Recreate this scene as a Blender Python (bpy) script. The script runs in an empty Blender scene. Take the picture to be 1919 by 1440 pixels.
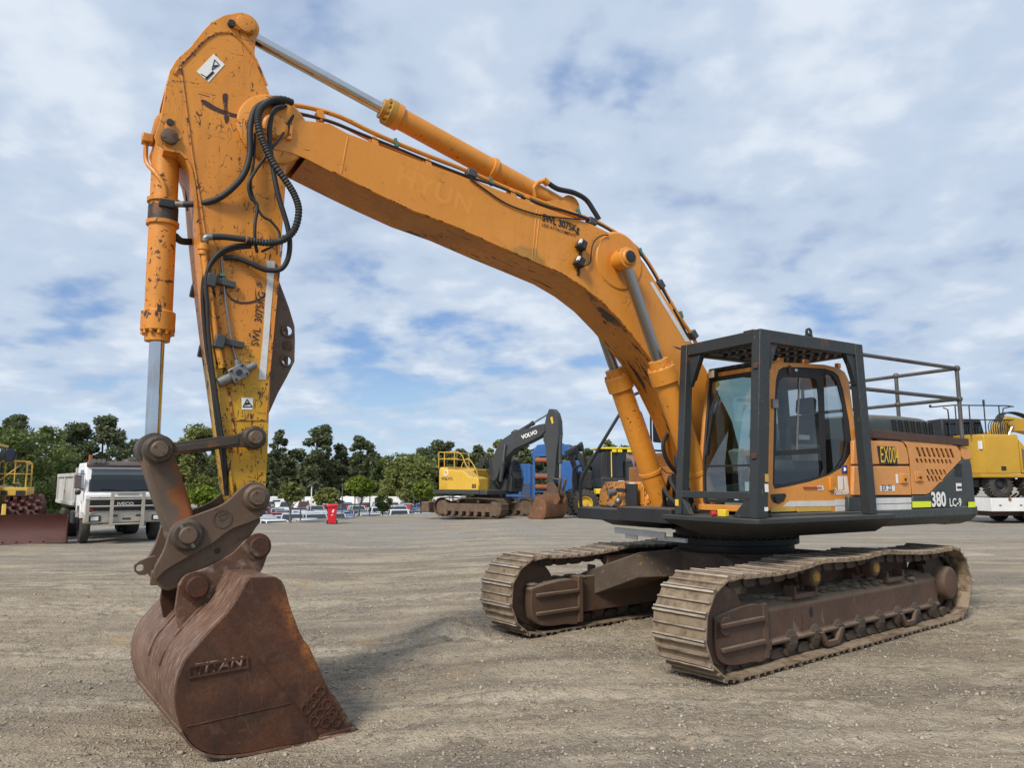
import bpy, bmesh, math, random
import numpy as np
from mathutils import Vector, Matrix
from mathutils.geometry import tessellate_polygon

# ------------------------------------------------------------------ camera, sky, sun, exposure
scene = bpy.context.scene
COL = scene.collection
R = math.radians
CAM_H = 1.8
PITCH = 7.513
cam_data = bpy.data.cameras.new('camera')
cam = bpy.data.objects.new('camera', cam_data)
COL.objects.link(cam)
cam.location = (0, 0, CAM_H)
cam.rotation_euler = (R(90 + PITCH), 0, 0)
cam_data.sensor_width = 36
cam_data.lens = 36 * 1380 / 1919
cam_data.clip_end = 3000
scene.camera = cam

SUN_AZ, SUN_EL = -150, 42          # soft sun behind the camera, to its left
world = bpy.data.worlds.new('World')
scene.world = world
world.use_nodes = True
wn, wl = world.node_tree.nodes, world.node_tree.links
wn.clear()
def wnode(t, **kw):
    n = wn.new(t)
    for k, v in kw.items(): setattr(n, k, v)
    return n
w_out = wnode('ShaderNodeOutputWorld')
w_bg = wnode('ShaderNodeBackground')
w_bg.inputs['Strength'].default_value = 0.96
sky = wnode('ShaderNodeTexSky', sky_type='NISHITA', sun_disc=False)
sky.sun_elevation = R(SUN_EL); sky.sun_rotation = R(SUN_AZ)
sky.altitude = 50; sky.air_density = 1.0; sky.dust_density = 0.6; sky.ozone_density = 2.0
def wmath(op, a, b=None, clamp=False):
    n = wnode('ShaderNodeMath', operation=op, use_clamp=clamp)
    for i, v in enumerate((a, b)):
        if v is None: continue
        if isinstance(v, (int, float)): n.inputs[i].default_value = v
        else: wl.new(v, n.inputs[i])
    return n.outputs[0]
def wramp(fac, stops, interp='EASE'):
    n = wnode('ShaderNodeValToRGB'); n.color_ramp.interpolation = interp
    e = n.color_ramp.elements
    while len(e) < len(stops): e.new(0.5)
    for el, (p, c) in zip(e, stops):
        el.position = p; el.color = (c, c, c, 1) if isinstance(c, (int, float)) else (*c, 1)
    wl.new(fac, n.inputs[0]); return n.outputs[0]
def wnoise(vec, scale, detail, rough, dist=0.0):
    n = wnode('ShaderNodeTexNoise', noise_dimensions='3D')
    n.inputs['Scale'].default_value = scale; n.inputs['Detail'].default_value = detail
    n.inputs['Roughness'].default_value = rough; n.inputs['Distortion'].default_value = dist
    wl.new(vec, n.inputs['Vector']); return n.outputs[0]
def wmix(f, a, b):
    n = wnode('ShaderNodeMix', data_type='RGBA')
    for i, v in ((0, f), (6, a), (7, b)):
        if isinstance(v, (int, float)): n.inputs[i].default_value = v
        elif isinstance(v, tuple): n.inputs[i].default_value = (*v, 1)
        else: wl.new(v, n.inputs[i])
    return n.outputs[2]
w_tc = wnode('ShaderNodeTexCoord')
w_sep = wnode('ShaderNodeSeparateXYZ'); wl.new(w_tc.outputs['Generated'], w_sep.inputs[0])
w_z = wmath('MAXIMUM', w_sep.outputs[2], 0.0)
w_den = wmath('ADD', w_z, 0.26)
w_cx = wmath('DIVIDE', w_sep.outputs[0], w_den); w_cy = wmath('DIVIDE', w_sep.outputs[1], w_den)
w_cmb = wnode('ShaderNodeCombineXYZ')
wl.new(w_cx, w_cmb.inputs[0]); wl.new(w_cy, w_cmb.inputs[1]); w_cmb.inputs[2].default_value = 3.7
cl_vec = w_cmb.outputs[0]
n_big = wnoise(cl_vec, 1.1, 2, 0.5, 0.1)
n_mid = wnoise(cl_vec, 3.3, 4, 0.48, 0.1)
n_puff = wnoise(cl_vec, 8.0, 4, 0.5, 0.1)
dens = wmath('ADD', wmath('MULTIPLY', n_big, 0.38), wmath('ADD', wmath('MULTIPLY', n_mid, 0.42), wmath('MULTIPLY', n_puff, 0.20)))
cover = wramp(dens, [(0.36, 0.0), (0.47, 1.0)])
shade_in = wmath('ADD', wmath('MULTIPLY', n_mid, 0.60), wmath('MULTIPLY', n_puff, 0.40))
cloud_col = wramp(shade_in, [(0.36, (0.43, 0.525, 0.685)), (0.50, (0.535, 0.63, 0.765)), (0.64, (0.72, 0.785, 0.875))])
sky_lin = wnode('ShaderNodeVectorMath', operation='SCALE'); sky_lin.inputs['Scale'].default_value = 0.105
wl.new(sky.outputs[0], sky_lin.inputs[0])
blue = wmix(0.55, sky_lin.outputs[0], (0.17, 0.34, 0.72))
horiz = wramp(w_z, [(0.0, 0.85), (0.20, 0.0)])
streak = wnoise(cl_vec, 5.5, 4, 0.55, 0.3)
low = wramp(w_z, [(0.0, 1.0), (0.17, 0.0)])
cover2 = wmath('MULTIPLY', cover, wmath('SUBTRACT', 0.97, wmath('MULTIPLY', low, wramp(streak, [(0.42, 0.15), (0.60, 0.85)]))))
clear_col = wmix(horiz, blue, (0.50, 0.71, 0.88))
w_mix = wmix(cover2, clear_col, cloud_col)
wl.new(w_mix, w_bg.inputs['Color'])
wl.new(w_bg.outputs[0], w_out.inputs[0])

sun_data = bpy.data.lights.new('sun', 'SUN')
sun_data.energy = 3.4; sun_data.angle = R(14); sun_data.color = (1.0, 0.93, 0.83)
sun = bpy.data.objects.new('sun', sun_data); COL.objects.link(sun)
sd = Vector((math.sin(R(SUN_AZ)) * math.cos(R(SUN_EL)), math.cos(R(SUN_AZ)) * math.cos(R(SUN_EL)), math.sin(R(SUN_EL))))
sun.rotation_euler = sd.to_track_quat('Z', 'Y').to_euler()
sun.location = sd * 60
scene.view_settings.view_transform = 'Standard'
scene.view_settings.look = 'None'
scene.view_settings.gamma = 1
scene.view_settings.exposure = 0.15
scene.view_settings.use_curve_mapping = False
scene.cycles.use_denoising = True

rnd = random.Random(7)


# ------------------------------------------------------------------ helpers
class MB:
    """collects shapes; build() links them as one mesh object"""
    def __init__(s): s.v = []; s.f = []
    def add(s, vs, fs):
        o = len(s.v); s.v += [tuple(v) for v in vs]; s.f += [tuple(i + o for i in f) for f in fs]; return s
    def box(s, c, d, rot=None, taper=None):
        hx, hy, hz = d[0] / 2, d[1] / 2, d[2] / 2
        vs = [Vector((x * hx, y * hy, z * hz)) for z in (-1, 1) for y in (-1, 1) for x in (-1, 1)]
        if taper:
            for v in vs[4:]: v.x *= taper[0]; v.y *= taper[1]
        if rot is not None: vs = [rot @ v for v in vs]
        vs = [v + Vector(c) for v in vs]
        return s.add(vs, [(0, 2, 3, 1), (4, 5, 7, 6), (0, 1, 5, 4), (1, 3, 7, 5), (3, 2, 6, 7), (2, 0, 4, 6)])
    def bar(s, a, b, w, h=None, up=(0, 0, 1)):
        a, b = Vector(a), Vector(b); h = h or w; d = b - a; x = d.normalized(); u = Vector(up)
        if abs(x.dot(u)) > 0.98: u = Vector((1, 0, 0))
        y = u.cross(x).normalized(); z = x.cross(y)
        return s.box((a + b) / 2, (d.length, w, h), Matrix((x, y, z)).transposed())
    def prism(s, pts, a, b, axis='y', holes=()):
        """outline (x,z) extruded along y (or (x,y) along z, (y,z) along x), with holes"""
        loops = [list(pts)] + [list(h) for h in holes]
        ar = sum(p[0] * q[1] - q[0] * p[1] for p, q in zip(loops[0], loops[0][1:] + loops[0][:1]))
        def m(p, t): return (p[0], t, p[1]) if axis == 'y' else ((p[0], p[1], t) if axis == 'z' else (t, p[0], p[1]))
        flat = [p for l in loops for p in l]; n = len(flat)
        vs = [m(p, a) for p in flat] + [m(p, b) for p in flat]; fs = []
        if holes:
            tr = tessellate_polygon([[Vector((p[0], p[1], 0)) for p in l] for l in loops])
            fs += [tuple(t) for t in tr] + [tuple(i + n for i in reversed(t)) for t in tr]
        else:
            fs += [tuple(range(n)), tuple(reversed(range(n, 2 * n)))]
        o = 0
        for l in loops:
            k = len(l)
            fs += [(o + i, o + (i + 1) % k, n + o + (i + 1) % k, n + o + i) for i in range(k)]
            o += k
        return s.add(vs, fs)
    def loft(s, rings, cap=True, close=True):
        n = len(rings[0]); vs = [p for r in rings for p in r]; fs = []
        for i in range(len(rings) - 1):
            for j in range(n if close else n - 1):
                k = (j + 1) % n
                fs.append((i * n + j, i * n + k, (i + 1) * n + k, (i + 1) * n + j))
        if cap: fs += [tuple(reversed(range(n))), tuple(range((len(rings) - 1) * n, len(rings) * n))]
        return s.add(vs, fs)
    def lathe(s, a, b, prof, n=24, cap=True):
        """profile [(t, r)] along the axis a-b, t in metres from a"""
        a, b = Vector(a), Vector(b); x = (b - a).normalized()
        u = Vector((0, 0, 1)) if abs(x.z) < 0.9 else Vector((1, 0, 0))
        y = u.cross(x).normalized(); z = x.cross(y)
        rings = [[a + x * t + (y * math.cos(2 * math.pi * i / n) + z * math.sin(2 * math.pi * i / n)) * r for i in range(n)] for t, r in prof]
        return s.loft(rings, cap)
    def cyl(s, a, b, r, r2=None, n=20):
        return s.lathe(a, b, [(0, r), ((Vector(b) - Vector(a)).length, r if r2 is None else r2)], n)
    def tube(s, pts, r, n=8):
        pts = [Vector(p) for p in pts]; rings = []; prev = None
        for i, p in enumerate(pts):
            d = (pts[min(i + 1, len(pts) - 1)] - pts[max(i - 1, 0)]).normalized()
            if prev is None:
                u = Vector((0, 0, 1)) if abs(d.z) < 0.9 else Vector((0, 1, 0)); y = u.cross(d).normalized()
            else: y = (prev - d * prev.dot(d)).normalized()
            prev = y; z = d.cross(y); rr = r[i] if isinstance(r, (list, tuple)) else r
            rings.append([p + (y * math.cos(2 * math.pi * k / n) + z * math.sin(2 * math.pi * k / n)) * rr for k in range(n)])
        return s.loft(rings)
    def ball(s, c, r, n=10, m=7, sc=(1, 1, 1)):
        rings = []
        for i in range(1, m):
            t = math.pi * i / m
            rings.append([(c[0] + r * sc[0] * math.sin(t) * math.cos(2 * math.pi * k / n), c[1] + r * sc[1] * math.sin(t) * math.sin(2 * math.pi * k / n), c[2] - r * sc[2] * math.cos(t)) for k in range(n)])
        return s.loft(rings)
    def mesh(s, name):
        me = bpy.data.meshes.new(name); me.from_pydata(s.v, [], s.f); me.validate(); return me
    def build(s, name, mat, parent=None, bevel=0.0, seg=2, smooth=True, fix=True, angle=38, label=None):
        me = s.mesh(name)
        if fix:
            bm = bmesh.new(); bm.from_mesh(me); bmesh.ops.recalc_face_normals(bm, faces=bm.faces); bm.to_mesh(me); bm.free()
        return link(name, me, mat, parent, bevel, seg, smooth, angle, label)

def link(name, me, mat, parent=None, bevel=0.0, seg=2, smooth=True, angle=38, label=None):
    if mat is not None and not me.materials: me.materials.append(mat)
    if smooth:
        me.shade_smooth(); me.set_sharp_from_angle(angle=R(angle))
    o = bpy.data.objects.new(name, me); COL.objects.link(o); o.parent = parent
    if bevel:
        b = o.modifiers.new('bevel', 'BEVEL'); b.width = bevel; b.segments = seg; b.limit_method = 'ANGLE'; b.angle_limit = R(35)
    if label: o['label'] = label
    return o
def tag(o, label, cat, group=None, kind=None):
    if label: o['label'] = label
    if cat: o['category'] = cat
    if group: o['group'] = group
    if kind: o['kind'] = kind
    return o
def empty(name, loc, rz, label, cat, group=None):
    o = bpy.data.objects.new(name, None); COL.objects.link(o); o.location = loc; o.rotation_euler = (0, 0, rz); o.empty_display_size = 0.3
    return tag(o, label, cat, group)
def copy_tree(o, parent=None):
    c = o.copy(); COL.objects.link(c); c.parent = parent
    for ch in list(o.children): copy_tree(ch, c)
    return c
def circ(cx, cz, r, n=20): return [(cx + r * math.cos(2 * math.pi * i / n), cz + r * math.sin(2 * math.pi * i / n)) for i in range(n)]
def spline(pts, k=6, closed=False):
    P = [Vector(p) for p in pts]; n = len(P); out = []
    for i in range(n if closed else n - 1):
        g = (lambda j: P[j % n]) if closed else (lambda j: P[max(0, min(n - 1, j))])
        a, b, c, d = g(i - 1), g(i), g(i + 1), g(i + 2)
        for q in range(k):
            t = q / k
            out.append(0.5 * ((2 * b) + (c - a) * t + (2 * a - 5 * b + 4 * c - d) * t * t + (3 * b - a - 3 * c + d) * t ** 3))
    if not closed: out.append(P[-1])
    return out
def spline2(pts, k=5, closed=True): return [(v.x, v.y) for v in spline([(p[0], p[1], 0) for p in pts], k, closed)]
def txt(s, parent, mat, o, xd, up, size, name='lettering', bold=0.0, ext=0.001, sx=1.0, shear=0.0, align='LEFT', space=1.0, label=None):
    cu = bpy.data.curves.new('t', 'FONT'); cu.body = s; cu.size = 1; cu.extrude = 0; cu.offset = bold; cu.shear = shear
    cu.align_x = align; cu.space_character = space; cu.resolution_u = 3
    t = bpy.data.objects.new('t', cu); COL.objects.link(t)
    bpy.context.view_layer.update()
    me = bpy.data.meshes.new_from_object(t.evaluated_get(bpy.context.evaluated_depsgraph_get()))
    bpy.data.objects.remove(t)
    x = Vector(xd).normalized(); u = Vector(up); u = (u - x * u.dot(x)).normalized(); z = x.cross(u)
    M = Matrix((x * sx, u, z)).transposed().to_4x4()
    M.translation = Vector(o) + z * ext
    me.transform(Matrix.Translation(M.translation) @ M.to_3x3().to_4x4() @ Matrix.Diagonal((size / 0.72, size / 0.72, 1, 1)))
    me.name = name; me.materials.clear()
    return link(name, me, mat, parent, smooth=False, label=label)

# ------------------------------------------------------------------ materials
class NT:
    def __init__(s, name):
        s.m = bpy.data.materials.new(name); s.m.use_nodes = True
        s.n = s.m.node_tree.nodes; s.l = s.m.node_tree.links; s.n.clear()
        s.out = s.n.new('ShaderNodeOutputMaterial'); s.b = s.n.new('ShaderNodeBsdfPrincipled'); s.l.new(s.b.outputs[0], s.out.inputs[0])
    def put(s, sock, v):
        if isinstance(v, bpy.types.NodeSocket): s.l.new(v, sock)
        elif isinstance(v, (int, float)): sock.default_value = v
        else: sock.default_value = (*v, 1) if len(v) == 3 and sock.type == 'RGBA' else v
    def node(s, t, ins=None, **kw):
        n = s.n.new(t)
        for k, v in kw.items(): setattr(n, k, v)
        for k, v in (ins or {}).items(): s.put(n.inputs[k], v)
        return n
    def math(s, op, a, b=0.0, clamp=False):
        return s.node('ShaderNodeMath', {0: a, 1: b}, operation=op, use_clamp=clamp).outputs[0]
    def coords(s, rand=True, scale=(1, 1, 1), kind='Object'):
        o = s.node('ShaderNodeTexCoord').outputs[kind]
        if rand:
            r = s.math('MULTIPLY', s.node('ShaderNodeObjectInfo').outputs['Random'], 57.0)
            o = s.node('ShaderNodeVectorMath', {0: o, 1: r}, operation='ADD').outputs[0]
        if scale != (1, 1, 1): o = s.node('ShaderNodeVectorMath', {0: o, 1: scale}, operation='MULTIPLY').outputs[0]
        return o
    def noise(s, vec, scale, detail=4, rough=0.55, dist=0.0):
        return s.node('ShaderNodeTexNoise', {'Vector': vec, 'Scale': scale, 'Detail': detail, 'Roughness': rough, 'Distortion': dist}).outputs[0]
    def ramp(s, fac, lo, hi, a=0.0, b=1.0):
        return s.node('ShaderNodeMapRange', {0: fac, 1: lo, 2: hi, 3: a, 4: b}, clamp=True).outputs[0]
    def mix(s, f, a, b, mode='MIX'):
        n = s.node('ShaderNodeMix', {0: f, 6: a, 7: b}, data_type='RGBA', blend_type=mode); return n.outputs[2]
    def up(s, lo=0.5, hi=0.95):
        z = s.node('ShaderNodeSeparateXYZ', {0: s.node('ShaderNodeNewGeometry').outputs['Normal']}).outputs[2]
        return s.ramp(z, lo, hi)
    def bump(s, h, strength=0.3, dist=0.01):
        n = s.node('ShaderNodeBump', {'Height': h, 'Strength': strength, 'Distance': dist}); s.l.new(n.outputs[0], s.b.inputs['Normal'])
    def scratches(s, v, scale, stretch, width, lo, seed=0.0):
        w = s.node('ShaderNodeVectorMath', {0: v, 1: stretch}, operation='MULTIPLY').outputs[0]
        w = s.node('ShaderNodeVectorMath', {0: w, 1: (seed, seed * 1.7, seed * .6)}, operation='ADD').outputs[0]
        n = s.noise(w, scale, 2.5, .5, .6)
        l = s.ramp(s.math('ABSOLUTE', s.math('SUBTRACT', n, .5)), width * .4, width, 1, 0)
        return s.math('MULTIPLY', l, s.ramp(s.noise(w, scale * .9, 3, .6), lo, lo + .04))
    def runs(s, v, scale=9.0, lo=.5, hi=.72, amt=.35):
        w = s.node('ShaderNodeVectorMath', {0: v, 1: (1, 1, .09)}, operation='MULTIPLY').outputs[0]
        return s.math('MULTIPLY', s.ramp(s.noise(w, scale, 5, .6), lo, hi), s.ramp(s.noise(v, 1.3, 3), .4, .6, .2 * amt, amt))
    def fin(s, col, rough, metal=0.0, spec=0.5, **kw):
        s.put(s.b.inputs['Base Color'], col); s.put(s.b.inputs['Roughness'], rough); s.put(s.b.inputs['Metallic'], metal)
        s.put(s.b.inputs['Specular IOR Level'], spec)
        for k, v in kw.items(): s.put(s.b.inputs[k], v)
        return s.m

def scale_c(c, k): return tuple(min(1, x * k) for x in c)
def weather(name, base, rough=0.5, metal=0.0, var=0.18, vscale=1.6, chips=(), dust=None, bump=0.0, bscale=60.0, spec=0.5, coat=0.0, runs=0.0):
    """painted or bare steel: tone variation, chips / scratches [(colour, scale, threshold, width, stretch)], dust lying on top faces"""
    t = NT(name); v = t.coords()
    n = t.noise(v, vscale, 5, 0.6, 0.4)
    col = t.mix(t.ramp(n, 0.3, 0.7), scale_c(base, 1 - var), scale_c(base, 1 + var))
    n2 = t.noise(v, vscale * 14, 4, 0.6)
    col = t.mix(t.ramp(n2, 0.42, 0.75, 0, 0.35), col, scale_c(base, 0.72))
    r = t.ramp(n2, 0.3, 0.7, rough - 0.06, rough + 0.1)
    for c, sc, th, w, st in chips:
        vv = t.node('ShaderNodeVectorMath', {0: v, 1: st}, operation='MULTIPLY').outputs[0]
        m = t.noise(vv, sc, 6, 0.62, 0.3)
        big = t.noise(v, sc * 0.13 + 0.6, 2, 0.5)
        m = t.math('ADD', m, t.math('MULTIPLY', t.math('SUBTRACT', big, 0.5), 0.28))
        m = t.ramp(m, th, th + w)
        col = t.mix(m, col, c); r = t.math('ADD', r, t.math('MULTIPLY', m, 0.15))
    if runs: col = t.mix(t.runs(v, 8, .5, .72, runs), col, scale_c(base, .45))
    if dust:
        dn = t.noise(v, 7.0, 5, 0.65)
        m = t.math('ADD', t.math('MULTIPLY', t.up(0.35, 0.95), dust[1]), dust[2] if len(dust) > 2 else 0.0)
        m = t.math('MULTIPLY', m, t.ramp(dn, 0.25, 0.7, 0.3, 1.25), True)
        col = t.mix(m, col, dust[0]); r = t.math('ADD', r, t.math('MULTIPLY', m, 0.3), True)
    if bump: t.bump(t.noise(v, bscale, 5, 0.65), bump, 0.01)
    return t.fin(col, r, metal, spec, **({'Coat Weight': coat, 'Coat Roughness': 0.15} if coat else {}))

ONE = (1, 1, 1)
RUST = (0.085, 0.034, 0.018); DKRUST = (0.035, 0.018, 0.012)
DUST = (0.30, 0.25, 0.185)
ORANGE = (0.66, 0.255, 0.028)
M = {}
M['orange'] = weather('orange_paint', runs=.32, base=ORANGE, rough=0.42, var=0.1, vscale=1.1, chips=[(DKRUST, 26, 0.665, 0.03, ONE), (DKRUST, 9, 0.68, 0.02, (1, 1, 3.2))], dust=(DUST, 0.35), bump=0.05)
M['orange_worn'] = weather('worn_orange_paint', runs=.32, base=(0.63, 0.235, 0.024), rough=0.46, var=0.14, vscale=1.4,
    chips=[(DKRUST, 26, 0.615, 0.03, ONE), (DKRUST, 7, 0.635, 0.018, (3.5, 1, 0.9)), (RUST, 6, 0.62, 0.02, (1.2, 1, 1.6))], bump=0.1)
M['orange_chipped'] = weather('chipped_orange_paint', (0.63, 0.24, 0.026), 0.5, var=0.15, vscale=2.0, chips=[(RUST, 14, 0.57, 0.03, ONE), (DKRUST, 34, 0.60, 0.03, ONE)], bump=0.15)
M['orange_faded'] = weather('faded_orange_paint', runs=.32, base=(0.66, 0.29, 0.085), rough=0.55, var=0.1, vscale=1.3, chips=[(RUST, 18, 0.73, 0.03, ONE)], dust=(DUST, 0.4))
M['cab_orange'] = weather('cab_orange_paint', runs=.32, base=(0.67, 0.27, 0.045), rough=0.4, var=0.08, vscale=1.2, chips=[(RUST, 24, 0.74, 0.03, ONE)], dust=(DUST, 0.3))
M['edge'] = weather('chipped_edge_paint', (0.55, 0.20, 0.022), 0.5, var=0.2, chips=[(DKRUST, 22, 0.55, 0.05, ONE), (RUST, 8, 0.56, 0.05, ONE)], bump=0.2)
M['gland'] = weather('mustard_paint', (0.42, 0.22, 0.03), 0.5, var=0.12, chips=[(DKRUST, 30, 0.7, 0.03, ONE)])

def arm_paint():
    t = NT('arm_paint'); v = t.coords(False)
    sp = t.node('ShaderNodeSeparateXYZ', {0: v})
    n = t.noise(v, 1.5, 5, 0.6, 0.4)
    z = t.math('ADD', sp.outputs[2], t.math('MULTIPLY', t.math('SUBTRACT', n, 0.5), 0.5))
    yel = t.ramp(z, 2.7, 3.05, 1, 0)
    ora = t.mix(t.ramp(n, 0.3, 0.7), (0.56, 0.20, 0.018), (0.70, 0.275, 0.032))
    col = t.mix(yel, ora, (0.56, 0.30, 0.012))
    hi = t.ramp(sp.outputs[2], 2.0, 4.4, 0.045, 0.0)
    r = t.ramp(n, 0.3, 0.7, 0.4, 0.55)
    for c, sc, th, w, st, k in (((0.06, 0.03, 0.016), 38, 0.645, 0.04, (1, 1, .6), 1.1), (DKRUST, 5.5, 0.67, 0.012, (4.5, 1, 0.8), 1.0), (RUST, 6.5, 0.675, 0.014, (0.8, 1, 4.5), 1.0),
                                ((0.10, 0.05, 0.02), 12, 0.64, 0.03, (2.2, 1, .7), .9), ((0.75, 0.62, 0.42), 16, 0.76, 0.02, (3, 1, 1), 0.5)):
        m = t.noise(t.node('ShaderNodeVectorMath', {0: v, 1: st}, operation='MULTIPLY').outputs[0], sc, 6, 0.6, 0.5)
        m = t.math('ADD', m, t.math('MULTIPLY', hi, k))
        m = t.math('ADD', m, t.math('MULTIPLY', t.math('SUBTRACT', t.noise(v, 2.3, 2), 0.5), 0.16))
        m = t.ramp(m, th, th + w); col = t.mix(m, col, c); r = t.math('ADD', r, t.math('MULTIPLY', m, 0.2))
    col = t.mix(t.runs(v, 9, .48, .7, .45), col, (0.22, 0.10, 0.02))
    for sc, st, w, lo, sd in ((3.2, (1.5, 1, .7), .006, .54, 0), (5.0, (.7, 1, 2.2), .007, .56, 3), (2.4, (2.2, 1, 1), .006, .55, 7), (8, (1, 1, 1), .012, .58, 11)):
        col = t.mix(t.math('MULTIPLY', t.scratches(v, sc, st, w, lo, sd), .9), col, (0.045, 0.02, 0.012))
    t.bump(t.noise(v, 50, 5, 0.6), 0.08, 0.01)
    return t.fin(col, r)
M['arm'] = arm_paint()

def boom_paint():
    """orange paint with a duller touched-up patch near the bend and ghost of removed lettering"""
    t = NT('boom_paint'); v = t.coords(False)
    n = t.noise(v, 0.9, 5, 0.6, 0.3); nf = t.noise(v, 22, 5, 0.6)
    col = t.mix(t.ramp(n, 0.3, 0.7), (0.60, 0.225, 0.022), (0.70, 0.275, 0.032))
    col = t.mix(t.ramp(nf, 0.45, 0.8, 0, 0.25), col, (0.46, 0.17, 0.02))
    d = t.node('ShaderNodeVectorMath', {0: v, 1: PATCH}, operation='DISTANCE').outputs['Value']
    d = t.math('ADD', d, t.math('MULTIPLY', t.math('SUBTRACT', t.noise(v, 5, 4), 0.5), 0.22))
    col = t.mix(t.ramp(d, 0.26, 0.30, 0.85, 0), col, (0.27, 0.155, 0.022))
    for c, sc, th, w, st in ((DKRUST, 28, 0.70, 0.02, ONE), (DKRUST, 4.0, 0.70, 0.008, (0.8, 1, 4)), ((0.74, 0.45, 0.2), 7, 0.72, 0.03, (1, 1, 2))):
        m = t.noise(t.node('ShaderNodeVectorMath', {0: v, 1: st}, operation='MULTIPLY').outputs[0], sc, 6, 0.6, 0.4)
        col = t.mix(t.ramp(m, th, th + w), col, c)
    col = t.mix(t.runs(v, 7, .5, .72, .30), col, (0.30, 0.12, 0.016))
    col = t.mix(t.ramp(t.noise(v, 1.7, 5, .6, .5), .55, .72, 0, .28), col, (0.74, 0.36, 0.10))
    for sc, st, w, lo, sd in ((2.0, (1, 1, 2.0), .004, .57, 2), (3.4, (1.6, 1, .8), .004, .59, 9)):
        col = t.mix(t.math('MULTIPLY', t.scratches(v, sc, st, w, lo, sd), .7), col, (0.09, 0.035, 0.012))
    t.bump(t.noise(v, 30, 4, 0.6), 0.05, 0.01)
    return t.fin(col, t.ramp(nf, 0.3, 0.7, 0.38, 0.5))
PATCH = (3.36, 0.27, 4.027)
M['boom'] = boom_paint()
M['belly'] = weather('scraped_boom_belly', (0.50, 0.185, 0.02), 0.5, var=0.25, vscale=1.1, chips=[(DKRUST, 5, 0.62, 0.02, (0.5, 3, 0.5)), ((0.07, 0.05, 0.035), 1.8, 0.60, 0.05, (0.8, 1.6, 0.8)), (DKRUST, 24, 0.65, 0.03, ONE)])

def bucket_steel(name, dark, light, scr):
    t = NT(name); v = t.coords(False)
    n = t.noise(v, 2.2, 6, 0.62, 0.4); nf = t.noise(v, 45, 5, 0.7)
    col = t.mix(t.ramp(n, 0.28, 0.72), dark, light)
    col = t.mix(t.ramp(nf, 0.4, 0.75, 0, 0.6), col, scale_c(dark, 0.6))
    # bright orange rust band behind the cutting side edge
    sp = t.node('ShaderNodeSeparateXYZ', {0: v})
    e = t.math('ADD', t.math('ADD', sp.outputs[0], t.math('MULTIPLY', sp.outputs[2], EDGE[0])), EDGE[1])
    e = t.math('ADD', e, t.math('MULTIPLY', t.math('SUBTRACT', t.noise(v, 6, 5), 0.5), 0.14))
    band = t.math('MULTIPLY', t.ramp(e, -0.01, 0.05), t.ramp(e, 0.11, 0.20, 1, 0))
    band = t.math('MULTIPLY', band, t.math('MULTIPLY', t.ramp(sp.outputs[2], 0.24, 0.42), t.ramp(sp.outputs[2], 0.8, 0.98, 1, 0)))
    band = t.math('MULTIPLY', band, t.math('MULTIPLY', t.ramp(t.noise(v, 5, 5), 0.35, 0.55), t.ramp(t.noise(v, 34, 5, .7), .40, .56, .15, 1)))
    col = t.mix(band, col, (0.36, 0.13, 0.03))
    pale = t.math('MULTIPLY', t.ramp(e, -.02, .03), t.ramp(e, .05, .09, 1, 0)); pale = t.math('MULTIPLY', pale, t.ramp(t.noise(v, 9, 5, .7), .48, .6))
    col = t.mix(t.math('MULTIPLY', pale, .6), col, (.22, .18, .13))
    for sc, st, w, lo, sd in ((4, (1, 1, .35), .012, .5, 1), (7, (.4, 1, 1.2), .014, .54, 5)): col = t.mix(t.math('MULTIPLY', t.scratches(v, sc, st, w, lo, sd), .25), col, (.17, .085, .05))
    sc1 = t.noise(t.node('ShaderNodeVectorMath', {0: v, 1: (1.2, 7, 1.2)}, operation='MULTIPLY').outputs[0], 7, 6, 0.65, 0.2)
    col = t.mix(t.ramp(sc1, 0.50, 0.66, 0, scr), col, (0.34, 0.235, 0.18))
    big = t.ramp(t.noise(v, 1.3, 4), 0.52, 0.66, 0, 0.5 * scr)
    col = t.mix(big, col, (0.26, 0.17, 0.125))
    t.bump(t.math('ADD', nf, t.math('MULTIPLY', n, 2.0)), 0.35, 0.006)
    return t.fin(col, t.ramp(nf, 0.3, 0.7, 0.5, 0.72), 0.15, 0.4)
E0, E1 = (-0.225, 0.9, 0.992), (-0.762, 0.9, -0.043)
_k = -(E1[0] - E0[0]) / (E1[2] - E0[2])
EDGE = (_k, -(E0[0] + _k * E0[2]))
M['bucket_side'] = bucket_steel('rusty_bucket_side', (0.030, 0.018, 0.013), (0.15, 0.056, 0.027), 0.05)
M['bucket_back'] = bucket_steel('scoured_bucket_back', (0.105, 0.054, 0.034), (0.19, 0.105, 0.068), 0.85)
M['hitch'] = weather('brown_hitch_steel', (0.115, 0.072, 0.046), 0.55, 0.15, var=0.2, vscale=2.5, chips=[(RUST, 12, 0.62, 0.06, ONE), ((0.22, 0.17, 0.12), 20, 0.72, 0.04, ONE)], dust=(DUST, 0.3), bump=0.25)
M['pin'] = weather('worn_pin_steel', (0.15, 0.105, 0.075), 0.45, 0.5, var=0.25, vscale=6, chips=[(RUST, 20, 0.6, 0.05, ONE)], bump=0.2)
M['link'] = weather('greasy_link_steel', (0.055, 0.042, 0.032), 0.5, 0.2, var=0.3, vscale=3, chips=[((0.22, 0.085, 0.03), 4, 0.58, 0.08, ONE), ((0.2, 0.17, 0.14), 18, 0.70, 0.04, (1, 1, 0.4))], bump=0.3)
M['track_frame'] = weather('rusty_track_frame', (0.098, 0.056, 0.036), 0.7, 0.05, var=0.25, vscale=2.2, chips=[(RUST, 8, 0.62, 0.1, ONE), ((0.16, 0.12, 0.09), 10, 0.64, 0.08, (1, 1, 0.25))], dust=((0.20, 0.165, 0.12), 0.9), bump=0.3)
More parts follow.
